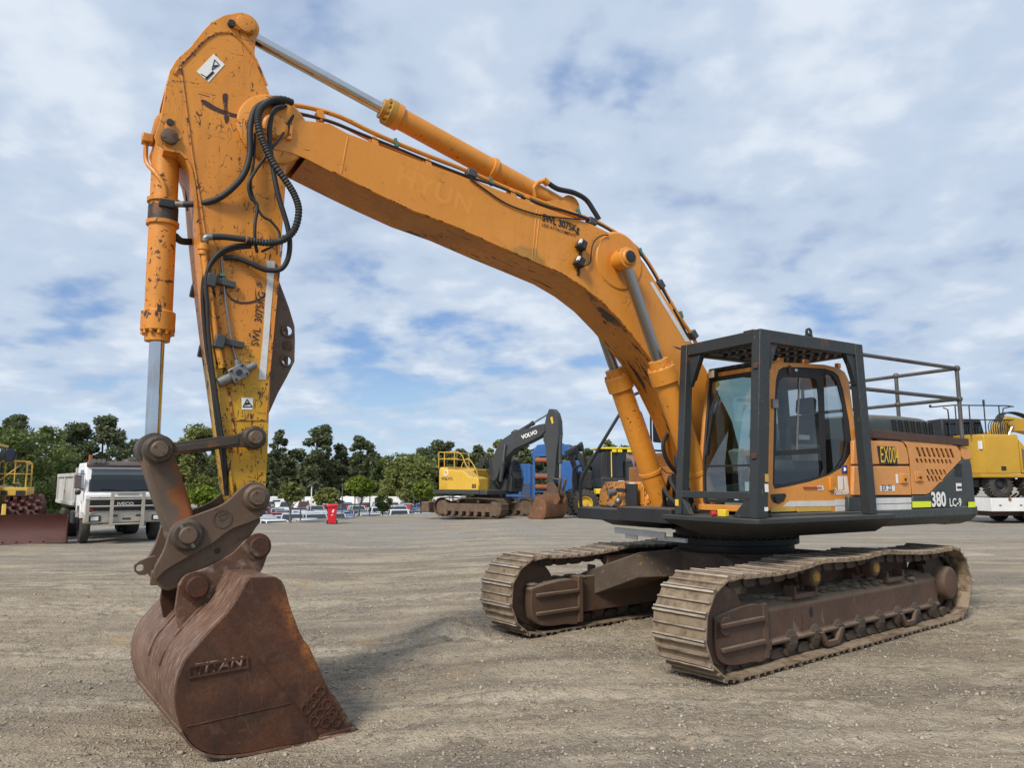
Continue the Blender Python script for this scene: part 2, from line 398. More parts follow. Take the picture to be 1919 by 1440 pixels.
M['track_dark'] = weather('greasy_track_steel', (0.07, 0.05, 0.036), 0.65, 0.1, var=0.3, vscale=4, dust=((0.17, 0.14, 0.10), 0.55), bump=0.3)
M['mud'] = weather('dry_mud', (0.175, 0.145, 0.105), 0.95, var=0.25, vscale=6, bump=0.9, bscale=40)
def shoe_mat():
    t = NT('muddy_track_shoe'); v = t.coords()
    sp = t.node('ShaderNodeSeparateXYZ', {0: t.node('ShaderNodeTexCoord').outputs['Object']})
    n = t.noise(v, 9, 6, 0.65, 0.3); nf = t.noise(v, 60, 5, 0.7)
    steel = t.mix(t.ramp(n, 0.3, 0.7), (0.105, 0.066, 0.040), (0.235, 0.168, 0.105))
    steel = t.mix(t.ramp(nf, 0.45, 0.7, 0, 0.5), steel, (0.06, 0.038, 0.026))
    rn_ = t.node('ShaderNodeObjectInfo').outputs['Random']
    steel = t.mix(t.ramp(rn_, 0, 1, 0, .45), steel, (0.12, 0.082, 0.055))
    top = t.ramp(sp.outputs[2], 0.034, 0.044)
    steel = t.mix(t.math('MULTIPLY', top, t.ramp(n, 0.3, 0.55, 0.55, 1.0)), steel, (0.60, 0.54, 0.45))
    m = t.math('MULTIPLY', t.ramp(sp.outputs[2], 0.008, 0.03, 1, 0.15), t.ramp(t.math('ADD', n, t.math('MULTIPLY', t.math('SUBTRACT', rn_, .5), .16)), 0.36, 0.56))
    col = t.mix(t.math('MULTIPLY', m, .8), steel, (0.29, 0.225, 0.15))
    t.bump(t.math('ADD', n, t.math('MULTIPLY', nf, 0.5)), 0.5, 0.008)
    return t.fin(col, t.ramp(top, 0, 1, 0.75, 0.5), t.math('MULTIPLY', top, 0.4))
M['shoe'] = shoe_mat()
M['grey'] = weather('charcoal_guard_paint', runs=.32, base=(0.026, 0.031, 0.033), rough=0.5, var=0.15, vscale=2, chips=[((0.13, 0.075, 0.045), 16, 0.655, 0.06, ONE), ((0.12, 0.11, 0.1), 12, 0.70, 0.06, (1, 1, 0.3)), ((0.10, 0.05, 0.025), 5, 0.62, 0.08, (1, 1, .5))], dust=(DUST, 0.22), bump=0.08)
M['grey_panel'] = weather('dark_grey_panel', runs=.32, base=(0.038, 0.046, 0.046), rough=0.5, var=0.12, vscale=1.6, chips=[((0.14, 0.13, 0.11), 10, 0.72, 0.05, (1, 1, 0.2))], dust=(DUST, 0.35), bump=0.06)
M['hood'] = weather('grey_green_hood', (0.045, 0.056, 0.052), 0.5, var=0.12, vscale=2, dust=(DUST, 0.5), bump=0.08)
M['black'] = weather('black_steel', (0.02, 0.02, 0.022), 0.55, var=0.3, vscale=3, dust=(DUST, 0.35), bump=0.1)
M['rail'] = weather('galvanised_rail', (0.11, 0.105, 0.10), 0.5, 0.35, var=0.25, vscale=5, chips=[(RUST, 14, 0.64, 0.06, ONE)], bump=0.15)
M['beam'] = weather('rusted_beam', (0.075, 0.038, 0.026), 0.75, var=0.25, vscale=3, bump=0.3)
M['carbody'] = weather('rusty_carbody_frame', (0.085, 0.06, 0.043), 0.7, 0.05, var=0.3, vscale=3, chips=[((0.22, 0.14, 0.05), 16, 0.6, 0.08, ONE)], dust=((0.2, 0.165, 0.12), 0.7), bump=0.3)
M['rubber'] = weather('black_rubber', (0.016, 0.016, 0.017), 0.6, var=0.3, vscale=8, dust=(DUST, 0.12))
M['dirty_rubber'] = weather('dusty_tyre_rubber', (0.028, 0.027, 0.026), 0.8, var=0.3, vscale=5, dust=(DUST, 0.3, 0.08), bump=0.2)
def simple(name, c, rough=0.5, metal=0.0, spec=0.5, **kw): return NT(name).fin(c, rough, metal, spec, **kw)
def chrome():
    t = NT('chromed_rod'); v = t.coords(False)
    n = t.noise(v, 2.5, 3, 0.5)
    return t.fin(t.mix(t.ramp(n, 0.5, 0.75), (0.56, 0.57, 0.59), (0.40, 0.37, 0.34)), t.ramp(n, 0.3, 0.7, 0.07, 0.16), 1.0)
M['chrome'] = chrome()
M['dull_rod'] = simple('dull_rod_steel', (0.30, 0.29, 0.28), 0.28, 1.0)
M['fitting'] = weather('zinc_fitting', (0.24, 0.24, 0.235), 0.42, 0.7, var=0.2, vscale=12, chips=[(RUST, 30, 0.68, 0.05, ONE)])
M['clamp'] = weather('grey_clamp', (0.05, 0.053, 0.055), 0.5, var=0.2, vscale=8, chips=[((0.2, 0.19, 0.18), 30, 0.68, 0.04, ONE)])
M['green_clip'] = simple('green_pipe_clip', (0.06, 0.17, 0.14), 0.5)
M['white'] = weather('white_paint', (0.74, 0.74, 0.72), 0.45, var=0.06, vscale=2, chips=[((0.3, 0.27, 0.22), 14, 0.70, 0.06, ONE)], dust=(DUST, 0.25))
M['white_print'] = simple('white_print', (0.78, 0.77, 0.74), 0.5)
M['pale_print'] = simple('pale_ghost_print', (0.655, 0.26, 0.034), 0.43)
M['black_print'] = simple('black_print', (0.012, 0.012, 0.013), 0.5)
M['navy_print'] = simple('navy_print', (0.02, 0.025, 0.075), 0.5)
M['yellow_print'] = simple('yellow_print', (0.72, 0.46, 0.03), 0.5)
M['red_print'] = simple('red_print', (0.42, 0.03, 0.025), 0.5)
M['blue_print'] = simple('blue_print', (0.05, 0.06, 0.25), 0.5)
M['strip_white'] = weather('reflective_white_strip', (0.62, 0.62, 0.60), 0.4, var=0.12, vscale=6, chips=[((0.3, 0.28, 0.24), 20, 0.68, 0.05, ONE)])
M['strip_yellow'] = weather('reflective_yellow_strip', (0.55, 0.35, 0.06), 0.45, var=0.12, vscale=6, chips=[((0.3, 0.22, 0.1), 24, 0.66, 0.05, ONE)])
M['strip_lime'] = simple('fluorescent_lime_strip', (0.70, 0.80, 0.02), 0.45)
M['sign_yellow'] = simple('yellow_plastic', (0.70, 0.50, 0.03), 0.4)
M['seat'] = weather('grey_seat_fabric', (0.26, 0.26, 0.27), 0.85, var=0.2, vscale=6)
M['console'] = weather('grey_console_plastic', (0.36, 0.36, 0.35), 0.6, var=0.1)
M['interior'] = weather('dark_cab_lining', (0.075, 0.078, 0.08), 0.7, var=0.1)
M['cream'] = weather('cream_cab_lining', (0.32, 0.28, 0.21), 0.7, var=0.1)
def glass(name, tint, refl=0.05):
    t = NT(name); t.n.remove(t.b)
    fc = t.node('ShaderNodeLayerWeight', {'Blend': .5}).outputs['Facing']
    f = t.math('ADD', t.math('MULTIPLY', t.math('POWER', fc, 5.0), .9), refl + .04, True)
    gl = t.node('ShaderNodeBsdfGlossy', {'Color': (1, 1, 1), 'Roughness': 0.02})
    tr = t.node('ShaderNodeBsdfTransparent', {'Color': tint})
    mx = t.node('ShaderNodeMixShader', {0: f, 1: tr.outputs[0], 2: gl.outputs[0]})
    t.l.new(mx.outputs[0], t.out.inputs[0]); return t.m
M['glass_dark'] = glass('tinted_door_glass', (0.42, 0.46, 0.46), 0.03)
M['glass_front'] = glass('windscreen_glass', (0.50, 0.62, 0.60), 0.10)
M['glass_car'] = glass('vehicle_glass', (0.30, 0.34, 0.34), 0.02)
M['lens'] = simple('lamp_lens', (0.75, 0.75, 0.70), 0.15)
M['lamp_yellow'] = simple('pale_yellow_lamp_lens', (0.85, 0.80, 0.50), 0.15)  # plain pale yellow lens colour, no emission

# ------------------------------------------------------------------ ground
def sstep(t): t = np.clip(t, 0, 1); return t * t * (3 - 2 * t)
EDGE_X = [-200, -16, -11.6, -10.5, -9.3, -6.8, -3.5, 5, 20, 60, 300]
EDGE_Y = [32, 32.5, 33, 36, 40, 43.2, 49, 66, 80, 90, 95]
def vnoise(x, y, seed):
    xi = np.floor(x).astype(np.int64); yi = np.floor(y).astype(np.int64); fx = x - xi; fy = y - yi
    fx = fx * fx * (3 - 2 * fx); fy = fy * fy * (3 - 2 * fy)
    def h(a, b):
        n = (a * 374761393 + b * 668265263 + seed * 982451653) & 0x7fffffff
        n = (n ^ (n >> 13)) * 1274126177 & 0x7fffffff
        return ((n ^ (n >> 16)) & 0xffff) / 65535.0
    return (h(xi, yi) * (1 - fx) + h(xi + 1, yi) * fx) * (1 - fy) + (h(xi, yi + 1) * (1 - fx) + h(xi + 1, yi + 1) * fx) * fy
TRACKS = [(7.2, .10, .010, .26), (8.9, .06, .012, .24), (13.5, -.05, .006, .42), (15.3, -.05, .006, .42), (16.9, .08, .004, .40), (18.8, .08, .004, .40), (11.0, .12, .006, .30), (22.0, -.1, .003, .45), (24.3, -.1, .003, .45), (5.6, -.12, .02, .2), (6.5, -.12, .02, .2), (10.1, -.22, .008, .26), (12.0, -.22, .008, .26), (27.5, .05, .002, .5), (4.4, .28, .03, .18), (5.1, .28, .03, .18)]
def track_mask(x, y):
    m = np.zeros_like(x)
    for i, (a, b, c, w) in enumerate(TRACKS):
        q = y - (a + b * x + c * x * x) - .35 * (vnoise(x * .25 + i * 7, x * 0 + i, 12) - .5)
        m = np.maximum(m, np.exp(-(q / w) ** 4) * np.clip(vnoise(x * .22 + i * 3.1, y * .22, 20 + i) * 2.6 - .8, 0, 1))
    return m
def gz(x, y, fine=True):
    x = np.asarray(x, float); y = np.asarray(y, float)
    t = x + .35 * (np.minimum(y, 10) - 5.5)
    z = -.17 * sstep((1.8 - t) / 4.0)
    ye = np.interp(x, EDGE_X, EDGE_Y)
    z = z - 1.95 * sstep((y - ye) / 6.0)
    z = z - .016 * np.clip(y - ye - 6, 0, 130)
    if fine:
        d = np.hypot(x, y); k = np.clip(1.6 - d / 22, .15, 1)
        z = z + k * (.022 * (vnoise(x * .8, y * 1.1, 1) - .5) + .016 * (vnoise(x * 2.3 + 5, y * 3.1, 2) - .5) + .020 * (vnoise(x * 6, y * 7, 3) - .5) + .014 * (vnoise(x * 15, y * 15, 4) - .5))
        # old wheel ruts sweeping across the yard
        for i, (a, b, c, w) in enumerate(TRACKS):
            q = y - (a + b * x + c * x * x) - .35 * (vnoise(x * .25 + i * 7, x * 0 + i, 12) - .5); fade = np.clip(vnoise(x * .22 + i * 3.1, y * .22, 20 + i) * 2.6 - .8, 0, 1)
            lug = .5 + .5 * np.sin((x + .7 * np.abs(q)) * 2 * np.pi / (.20 + .02 * (i % 3)))
            z = z - .032 * np.exp(-(q / w) ** 4) * (.35 + .65 * lug) * fade + .014 * np.exp(-((np.abs(q) - w * 1.35) / (w * .35)) ** 2) * fade
        # soil pushed up in front of the far track, and scuffing
        z = z + .17 * np.exp(-(((x + .75) / .5) ** 2 + ((y - 9.1) / .55) ** 2)) * (.6 + .8 * vnoise(x * 6, y * 6, 5))
        z = z + .05 * np.exp(-(((x + .0) / .9) ** 2 + ((y - 8.2) / .35) ** 2)) * (.3 + vnoise(x * 9, y * 9, 6))
        # earth bank along the yard edge
        z = z + .07 * np.exp(-((y - ye + .6) / .9) ** 2) * (.2 + 1.2 * vnoise(x * .9, y * .9, 7)) * (x < 12)
        kb = np.exp(-(((x + 2.35) / 1.5) ** 4 + ((y - 6.1) / 1.5) ** 4)); z = z * (1 - kb) + kb * (-.192 + .35 * (z + .17))
        # keep it level under the near track
        fx, fy = -.787, -.617; u = (x - 2.87) * fx + (y - 9.67) * fy; v = (x - 2.87) * .617 + (y - 9.67) * -.787
        m = sstep((2.9 - np.abs(u)) / .4) * sstep((.42 - np.abs(np.abs(v) - 1.37)) / .15)
        z = z * (1 - m) + m * np.where(v > 0, -.010, -.045)
    return z
def axis(lo, hi, dense_lo, dense_hi, step, grow=1.16):
    a = list(np.arange(dense_lo, dense_hi, step)); s = step
    while a[-1] < hi: s *= grow; a.append(a[-1] + s)
    s = step
    while a[0] > lo: s *= grow; a.insert(0, a[0] - s)
    return np.array(a)
gx = axis(-900, 900, -7.5, 9.5, .04, 1.10); gy = axis(-30, 1500, 2.9, 12.0, .04, 1.045)
gxx, gyy = np.meshgrid(gx, gy); gzz = gz(gxx, gyy)
nx, ny = len(gx), len(gy)
idx = np.arange(nx * ny).reshape(ny, nx)
quads = np.stack([idx[:-1, :-1], idx[:-1, 1:], idx[1:, 1:], idx[1:, :-1]], -1).reshape(-1, 4)
gm = bpy.data.meshes.new('ground')
gm.vertices.add(nx * ny); gm.vertices.foreach_set('co', np.stack([gxx, gyy, gzz], -1).reshape(-1).astype(np.float32))
gm.loops.add(len(quads) * 4); gm.loops.foreach_set('vertex_index', quads.reshape(-1).astype(np.int32))
gm.polygons.add(len(quads)); gm.polygons.foreach_set('loop_start', (np.arange(len(quads)) * 4).astype(np.int32)); gm.polygons.foreach_set('loop_total', np.full(len(quads), 4, np.int32))
gm.update()
ga = gm.attributes.new('wheel_track', 'FLOAT', 'POINT'); ga.data.foreach_set('value', track_mask(gxx, gyy).reshape(-1).astype(np.float32))
def ground_mat():
    t = NT('gravel_yard'); v = t.coords(False)
    big = t.noise(v, .16, 4, .55, .6); mid = t.noise(v, 1.1, 6, .65, .4); clod = t.noise(v, 6.5, 5, .65, .3); fine = t.noise(v, 17, 5, .7); grit = t.noise(v, 38, 4, .75)
    st = t.noise(t.node('ShaderNodeVectorMath', {0: v, 1: (.14, .85, 1)}, operation='MULTIPLY').outputs[0], 1.3, 6, .6, .8)
    st2 = t.noise(t.node('ShaderNodeVectorMath', {0: v, 1: (.5, 2.4, 1)}, operation='MULTIPLY').outputs[0], 1.7, 6, .65, 1.0)
    col = t.mix(t.ramp(mid, .3, .7), (.32, .25, .168), (.445, .355, .248))
    col = t.mix(t.ramp(big, .42, .60, 0, .5), col, (.33, .295, .243))
    col = t.mix(t.ramp(st, .48, .60, 0, .7), col, (.53, .445, .325))
    col = t.mix(t.ramp(st, .36, .48, .65, 0), col, (.225, .195, .155))
    col = t.mix(t.ramp(st2, .54, .62, 0, .6), col, (.21, .175, .135))
    tk = t.node('ShaderNodeAttribute', attribute_name='wheel_track').outputs['Fac']
    tk = t.math('MULTIPLY', tk, t.ramp(mid, .3, .62, .4, .9))
    col = t.mix(tk, col, t.mix(t.ramp(st2, .42, .56), (.58, .50, .385), (.28, .23, .17)))
    # small ochre patches
    col = t.mix(t.ramp(t.noise(v, .9, 3, .5, .2), .64, .72, 0, .5), col, (.50, .33, .16))
    patchy = t.math('MULTIPLY', t.ramp(t.noise(v, .7, 4, .6, .5), .40, .60, .12, 1.0), t.ramp(tk, 0, .6, 1, .35))
    col = t.mix(t.math('MULTIPLY', t.ramp(clod, .36, .48, .75, 0), patchy), col, (.20, .165, .122))
    col = t.mix(t.math('MULTIPLY', t.ramp(fine, .36, .50, .85, 0), patchy), col, (.15, .125, .095))
    col = t.mix(t.math('MULTIPLY', t.ramp(grit, .55, .64, 0, .85), patchy), col, (.55, .48, .375))
    col = t.mix(t.math('MULTIPLY', t.ramp(grit, .36, .45, .85, 0), patchy), col, (.125, .105, .082))
    sp = t.node('ShaderNodeSeparateXYZ', {0: v})
    far = t.math('MULTIPLY', t.ramp(sp.outputs[1], 17, 26), t.ramp(t.noise(v, .35, 3), .35, .6, .15, .65))
    col = t.mix(far, col, (.30, .29, .27))
    h = t.math('ADD', t.math('MULTIPLY', clod, 1.6), t.math('ADD', t.math('MULTIPLY', fine, 1.2), t.math('MULTIPLY', grit, .8)))
    vo = t.node('ShaderNodeTexVoronoi', {'Vector': v, 'Scale': 30.0}).outputs['Distance']
    h = t.math('ADD', h, t.math('MULTIPLY', t.ramp(vo, 0.0, .45, 1, 0), .4))
    t.bump(h, 1.0, .035)
    return t.fin(col, .95, 0, .2)
M['ground'] = ground_mat()
gm.materials.append(M['ground']); gm.shade_smooth()
ground = bpy.data.objects.new('ground', gm); COL.objects.link(ground); ground['kind'] = 'structure'

# loose stones
def stones(n, seed):
    rg = np.random.default_rng(seed)
    d = 3.2 + 13 * rg.random(n) ** 1.5; a = (rg.random(n) - .5) * 1.35
    x = d * np.sin(a); y = d * np.cos(a); s = .004 + .012 * rg.random(n) ** 2.2 + (.022 * rg.random(n)) * (rg.random(n) < .03)
    z = gz(x, y)
    base = np.array([(1, 0, 0), (-1, 0, 0), (0, 1, 0), (0, -1, 0), (0, 0, .8), (0, 0, -.5)], float)
    f = np.array([(0, 2, 4), (2, 1, 4), (1, 3, 4), (3, 0, 4), (2, 0, 5), (1, 2, 5), (3, 1, 5), (0, 3, 5)])
    th = rg.random(n) * 6.28; sc = .6 + .8 * rg.random((n, 6, 1))
    b = base[None] * sc; c, q = np.cos(th)[:, None], np.sin(th)[:, None]
    bx_ = b[..., 0] * c - b[..., 1] * q; by_ = b[..., 0] * q + b[..., 1] * c
    P = np.stack([x[:, None] + bx_ * s[:, None], y[:, None] + by_ * s[:, None], z[:, None] + b[..., 2] * s[:, None] * .8 + s[:, None] * .15], -1).reshape(-1, 3)
    Fc = (f[None] + (np.arange(n) * 6)[:, None, None]).reshape(-1, 3)
    me = bpy.data.meshes.new('loose_stones')
    me.vertices.add(len(P)); me.vertices.foreach_set('co', P.reshape(-1).astype(np.float32))
    me.loops.add(len(Fc) * 3); me.loops.foreach_set('vertex_index', Fc.reshape(-1).astype(np.int32))
    me.polygons.add(len(Fc)); me.polygons.foreach_set('loop_start', (np.arange(len(Fc)) * 3).astype(np.int32)); me.polygons.foreach_set('loop_total', np.full(len(Fc), 3, np.int32))
    me.update(); return me
def stone_mat():
    t = NT('loose_stone'); v = t.coords(False); n = t.noise(v, 23, 2, .5)
    return t.fin(t.mix(t.ramp(n, .3, .7), (.16, .135, .105), (.50, .44, .355)), .9, 0, .25)
sm_ = stones(52000, 4); sm_.materials.append(stone_mat())
so_ = bpy.data.objects.new('loose_stones', sm_); COL.objects.link(so_); tag(so_, 'small loose grey and tan stones scattered over the gravel', 'stones', kind='stuff')

# ------------------------------------------------------------------ the big excavator
# machine frame: x forward along the boom, y to the machine's left, z up, origin at the swing centre on the ground
EX = empty('excavator', (2.87, 9.67, 0), R(-148.5), 'large weathered orange crawler excavator with caged cab, bucket resting on the gravel', 'excavator')

# --- crawler tracks ------------------------------------------------
def resample(pts, n):
    pts = [Vector((p[0], 0, p[1])) for p in pts] ; pts.append(pts[0]); L = [0]
    for a, b in zip(pts, pts[1:]): L.append(L[-1] + (b - a).length)
    out = []; j = 0
    for i in range(n):
        s = L[-1] * i / n
        while L[j + 1] < s: j += 1
        t = (s - L[j]) / (L[j + 1] - L[j]); out.append(pts[j].lerp(pts[j + 1], t))
    return out, L[-1]
def shoe_mesh(p, w=0.6):
    m = MB()
    prof = [(-p * .47, 0), (p * .49, 0), (p * .49, .016), (p * .47, .046), (p * .40, .046), (p * .365, .016), (p * .06, .014), (p * .035, .040), (-p * .035, .040), (-p * .06, .014),
            (-p * .36, .014), (-p * .385, .043), (-p * .455, .043), (-p * .465, .014), (-p * .47, .010)]
    # worn, slightly wavy grousers; bolt notches cut into the overlapping lip
    ny = 8
    rings = []
    rr = random.Random(3)
    for k in range(ny + 1):
        y = -w / 2 + w * k / ny
        rings.append([(x, y, z - (rr.uniform(0, .006) if z > .03 else 0)) for x, z in prof])
    m.loft(rings)
    return m
def link_mesh(p):
    m = MB()
    for s in (-1, 1):
        y = s * .105
        o = [(-p * .62, -.075), (-p * .62, -.04), (-p * .5, -.01), (p * .3, -.01), (p * .42, -.035), (p * .42, -.085), (p * .2, -.105), (-p * .3, -.105)]
        m.prism(o, y - .022, y + .022)
    for x in (-p * .5,): m.cyl((x, -.15, -.055), (x, .15, -.055), .036, n=12)
    return m
N_SHOE = 52
def smooth_path(top):
    pts = []
    pts += [(-2.38 + 4.76 * i / 40, 0.0) for i in range(41)]
    pts += [(2.37 + .475 * math.sin(a), .475 - .475 * math.cos(a)) for a in (R(v) for v in range(6, 170, 6))]
    pts += [(x, z) for x, z in top]
    pts += [(-2.40 - .475 * math.sin(a), .475 + .475 * math.cos(a)) for a in (R(v) for v in range(6, 178, 6))]
    return pts
def make_track(side, top, dz):
    s = side
    fr = MB()
    # side frame: flat outer face, sloping shelf on top
    y0, y1 = (1.13 * s, 1.53 * s)
    sec = [(1.12, .20), (1.54, .20), (1.54, .235), (1.515, .26), (1.515, .52), (1.46, .585), (1.30, .64), (1.12, .64)]
    xs = [1.72, -2.0, -2.18]
    rings = []
    for x, k in ((1.75, 1), (-1.95, 1), (-2.2, .93)):
        rings.append([(x, y * s if y < 1.3 else (1.37 + (y - 1.37) * k) * s, z) for y, z in sec])
    fr.loft(rings)
    fr.box((-.2, 1.527 * s, .225), (3.9, .05, .035))                     # bottom ridge
    for x in (.95, -1.05):                                             # step brackets welded on the shelf
        fr.box((x, 1.44 * s, .615), (.42, .16, .05)); fr.box((x + .2, 1.46 * s, .66), (.03, .14, .13)); fr.box((x - .2, 1.46 * s, .66), (.03, .14, .13))
    for x in (.8, -.5): fr.box((x, 1.24 * s, .74), (.16, .16, .26)); 
    fr.box((-.45, 1.15 * s, .74), (3.3, .09, .26))
    root = fr.build('crawler_track', M['track_frame'], EX, bevel=.012)
    root.rotation_euler = (0, 0, R(6.58)); root.location = (0, 0, dz)
    # front guard over the idler yoke
    g = MB()
    gp = spline2([(1.74, .60), (2.45, .585), (2.52, .50), (2.52, .30), (2.47, .18), (2.30, .115), (2.0, .10), (1.74, .12)], 4)
    g.prism(gp, 1.36 * s, 1.55 * s); g.box((2.12, 1.56 * s, .485), (.68, .05, .045)); g.box((2.12, 1.56 * s, .27), (.68, .05, .045))
    g.prism([(1.70, .62), (1.78, .62), (1.78, .10), (1.70, .10)], 1.2 * s, 1.56 * s)
    g.build('idler_guard', M['track_frame'], root, bevel=.015)
    g = MB(); g.prism(gp, 1.19 * s, 1.06 * s); g.box((2.12, 1.05 * s, .485), (.68, .05, .045)); g.box((2.12, 1.05 * s, .27), (.68, .05, .045)); g.prism([(1.70, .66), (1.78, .66), (1.78, .10), (1.70, .10)], 1.2 * s, 1.04 * s)
    g.build('idler_guard', M['track_frame'], root, bevel=.015)
    MB().prism([(.86 + .035 * math.cos(a), .44 + .055 * math.sin(a)) for a in (R(q * 24) for q in range(15))], 1.51 * s, 1.518 * s).build('frame_hole', M['black_print'], root)
    idl = MB(); idl.lathe((2.37, 1.22 * s, .475), (2.37, 1.52 * s, .475), [(0, .34), (.06, .40), (.10, .37), (.2, .37), (.24, .40), (.30, .34)], 36)
    idl.cyl((2.37, 1.15 * s, .475), (2.37, 1.56 * s, .475), .085); idl.box((2.46, 1.5 * s, .45), (.13, .1, .16))
    idl.build('idler_wheel', M['track_frame'], root, bevel=.006)
    sp = MB()
    teeth = []
    for i in range(21):
        a = 2 * math.pi * i / 21
        for da, r in ((-.07, .36), (-.03, .42), (.03, .42), (.07, .36)): teeth.append((-2.40 + r * math.cos(a + da), .475 + r * math.sin(a + da)))
    sp.prism(teeth, 1.33 * s, 1.41 * s); sp.build('sprocket', M['track_dark'], root)
    fd = MB(); fd.lathe((-2.40, 1.16 * s, .475), (-2.40, 1.61 * s, .475), [(0, .30), (.24, .30), (.26, .215), (.41, .21), (.44, .195), (.45, .17)], 32)
    fd.build('final_drive', M['track_frame'], root, bevel=.008)
    for i in range(9):
        x = 1.72 - i * .46
        r = MB(); r.lathe((x, 1.19 * s, .20), (x, 1.55 * s, .20), [(0, .06), (.03, .11), (.07, .11), (.08, .085), (.28, .085), (.29, .115), (.33, .115), (.36, .06)], 20)
        r.box((x, 1.53 * s, .215), (.13, .05, .09))
        r.build('bottom_roller', M['track_dark'], root, bevel=.004)
    for x in (.55, -1.25):
        u = MB(); u.prism([(x - .24, .23), (x - .13, .075), (x + .13, .075), (x + .24, .23), (x + .17, .23), (x + .09, .125), (x - .09, .125), (x - .17, .23)], 1.535 * s, 1.575 * s)
        u.build('roller_guard', M['track_frame'], root, bevel=.006)
    for x in (.8, -.5):
        c = MB(); c.lathe((x, 1.16 * s, .80), (x, 1.56 * s, .80), [(0, .08), (.05, .08), (.06, .105), (.22, .105), (.23, .085), (.27, .085), (.28, .105), (.38, .105), (.4, .09)], 24)
        co = c.build('carrier_roller', M['track_frame'], root, bevel=.004)
        h = MB(); h.lathe((x, 1.555 * s, .80), (x, 1.575 * s, .80), [(0, .065), (.02, .05)], 14)
        for k in range(6): h.cyl((x + .04 * math.cos(k * 1.047), 1.57 * s, .80 + .04 * math.sin(k * 1.047)), (x + .04 * math.cos(k * 1.047), 1.582 * s, .80 + .04 * math.sin(k * 1.047)), .010, n=6)
        h.build('roller_cap', M['gland'], root)
    path = smooth_path(top); pos, L = resample(path, N_SHOE); p = L / N_SHOE
    me_s = shoe_mesh(p).mesh('track_shoe'); me_l = link_mesh(p).mesh('track_link')
    for me in (me_s, me_l):
        bm = bmesh.new(); bm.from_mesh(me); bmesh.ops.recalc_face_normals(bm, faces=bm.faces); bm.to_mesh(me); bm.free()
    for i in range(N_SHOE):
        a, b = pos[i - 1], pos[(i + 1) % N_SHOE]; d = (b - a).normalized()
        n = Vector((d.z, 0, -d.x)); n.normalize()
        q = pos[i] - n * .046
        M3 = Matrix((d, n.cross(d), n)).transposed()
        j = rnd.uniform(-.006, .006)
        mt = Matrix.Translation((q.x, 1.37 * s + j, q.z)) @ M3.to_4x4() @ Matrix.Rotation(rnd.uniform(-.02, .02), 4, 'Y')
        o = link('track_shoe', me_s, M['shoe'], root, angle=30); o.matrix_local = mt
        o2 = link('track_link', me_l, M['track_dark'], root, angle=30); o2.matrix_local = mt
    # dirt lying on the shelf
    md = MB(); rr = random.Random(11 + s)
    for i in range(170):
        x = rr.uniform(-1.9, 2.45); y = rr.uniform(1.16, 1.47); r = rr.uniform(.015, .06)
        md.ball((x, y * s, (.63 if x < 1.75 else .60) - max(0, y - 1.34) * .3), r, 6, 4, (1.5, 1.3, .55))
    md.build('caked_dirt', M['mud'], root, smooth=True, angle=80)['kind'] = 'stuff'
    return root
TOP_L = [(2.30, .948), (2.0, .935), (1.6, .935), (1.2, .955), (.95, .985), (.8, .995), (.6, .99), (.3, .975), (0., .975), (-.3, .995), (-.5, 1.005), (-.7, .995), (-1.1, .97), (-1.5, .945), (-1.9, .935), (-2.2, .945)]
tr_l = make_track(1, TOP_L, 0.0)
tr_r = make_track(-1, TOP_L, -0.035)
tr_l['label'] = 'near crawler track with muddy worn shoes'; tr_r['label'] = 'far crawler track beyond the turntable'

# car body: arms of the X frame and the turntable
cb = MB()
rel = Matrix.Rotation(R(6.58), 4, 'Z')
for sx in (1, -1):
    for sy in (1, -1):
        rings = []
        for t, w, z0, z1 in ((0, .42, .62, .93), (.45, .38, .58, .90), (1, .34, .30, .63)):
            cx = sx * (.25 + .95 * t); cy = sy * (.25 + 1.0 * t)
            rings.append([rel @ Vector((cx - w, cy, z0)), rel @ Vector((cx + w, cy, z0)), rel @ Vector((cx + w, cy, z1)), rel @ Vector((cx - w, cy, z1))])
        cb.loft(rings)
cb.lathe((0, 0, .58), (0, 0, .93), [(0, .78), (.35, .78)], 32)
cb.build('car_body', M['carbody'], EX, bevel=.015)
tt = MB(); tt.lathe((0, 0, .90), (0, 0, 1.30), [(0, .70), (.06, .72), (.12, .72), (.13, .78), (.2, .78), (.21, .74), (.27, .74), (.28, .80), (.33, .80), (.34, .76), (.40, .76)], 48)
for k in range(36):
    a = k * math.pi / 18; tt.cyl((.765 * math.cos(a), .765 * math.sin(a), 1.10), (.765 * math.cos(a), .765 * math.sin(a), 1.125), .017, n=6)
tt.build('slew_ring', M['black'], EX, bevel=.004)

# --- upper frame ---------------------------------------------------
uf = MB()
uf.box((-.9, 0, 1.38), (4.0, 1.5, .16)); uf.box((.9, -.95, 1.37), (1.0, 1.1, .15)); uf.box((-1.0, -1.0, 1.38), (3.4, .95, .15)); uf.box((-1.1, .95, 1.38), (3.3, 1.0, .15))
uf.box((.5, .30, 1.6), (.5, .07, .6)); uf.box((.5, -.30, 1.6), (.5, .07, .6)); uf.box((1.35, 0, 1.40), (.4, .95, .17))
uf.build('upper_frame', M['black'], EX, bevel=.012)

# side skirt below the panels: chamfered channel
sk = MB()
rings = [[(x, 1.50, 1.455), (x, 1.51, 1.355), (x, 1.40, 1.255), (x, 1.15, 1.235), (x, 1.15, 1.455)] for x in (1.1, -2.86)]
sk.loft(rings)
rings = [[(x, -1.50, 1.455), (x, -1.51, 1.355), (x, -1.40, 1.255), (x, -1.15, 1.235), (x, -1.15, 1.455)] for x in (-.2, -2.86)]
sk.loft(rings)
sk.build('side_skirt', M['grey_panel'], EX, bevel=.01)

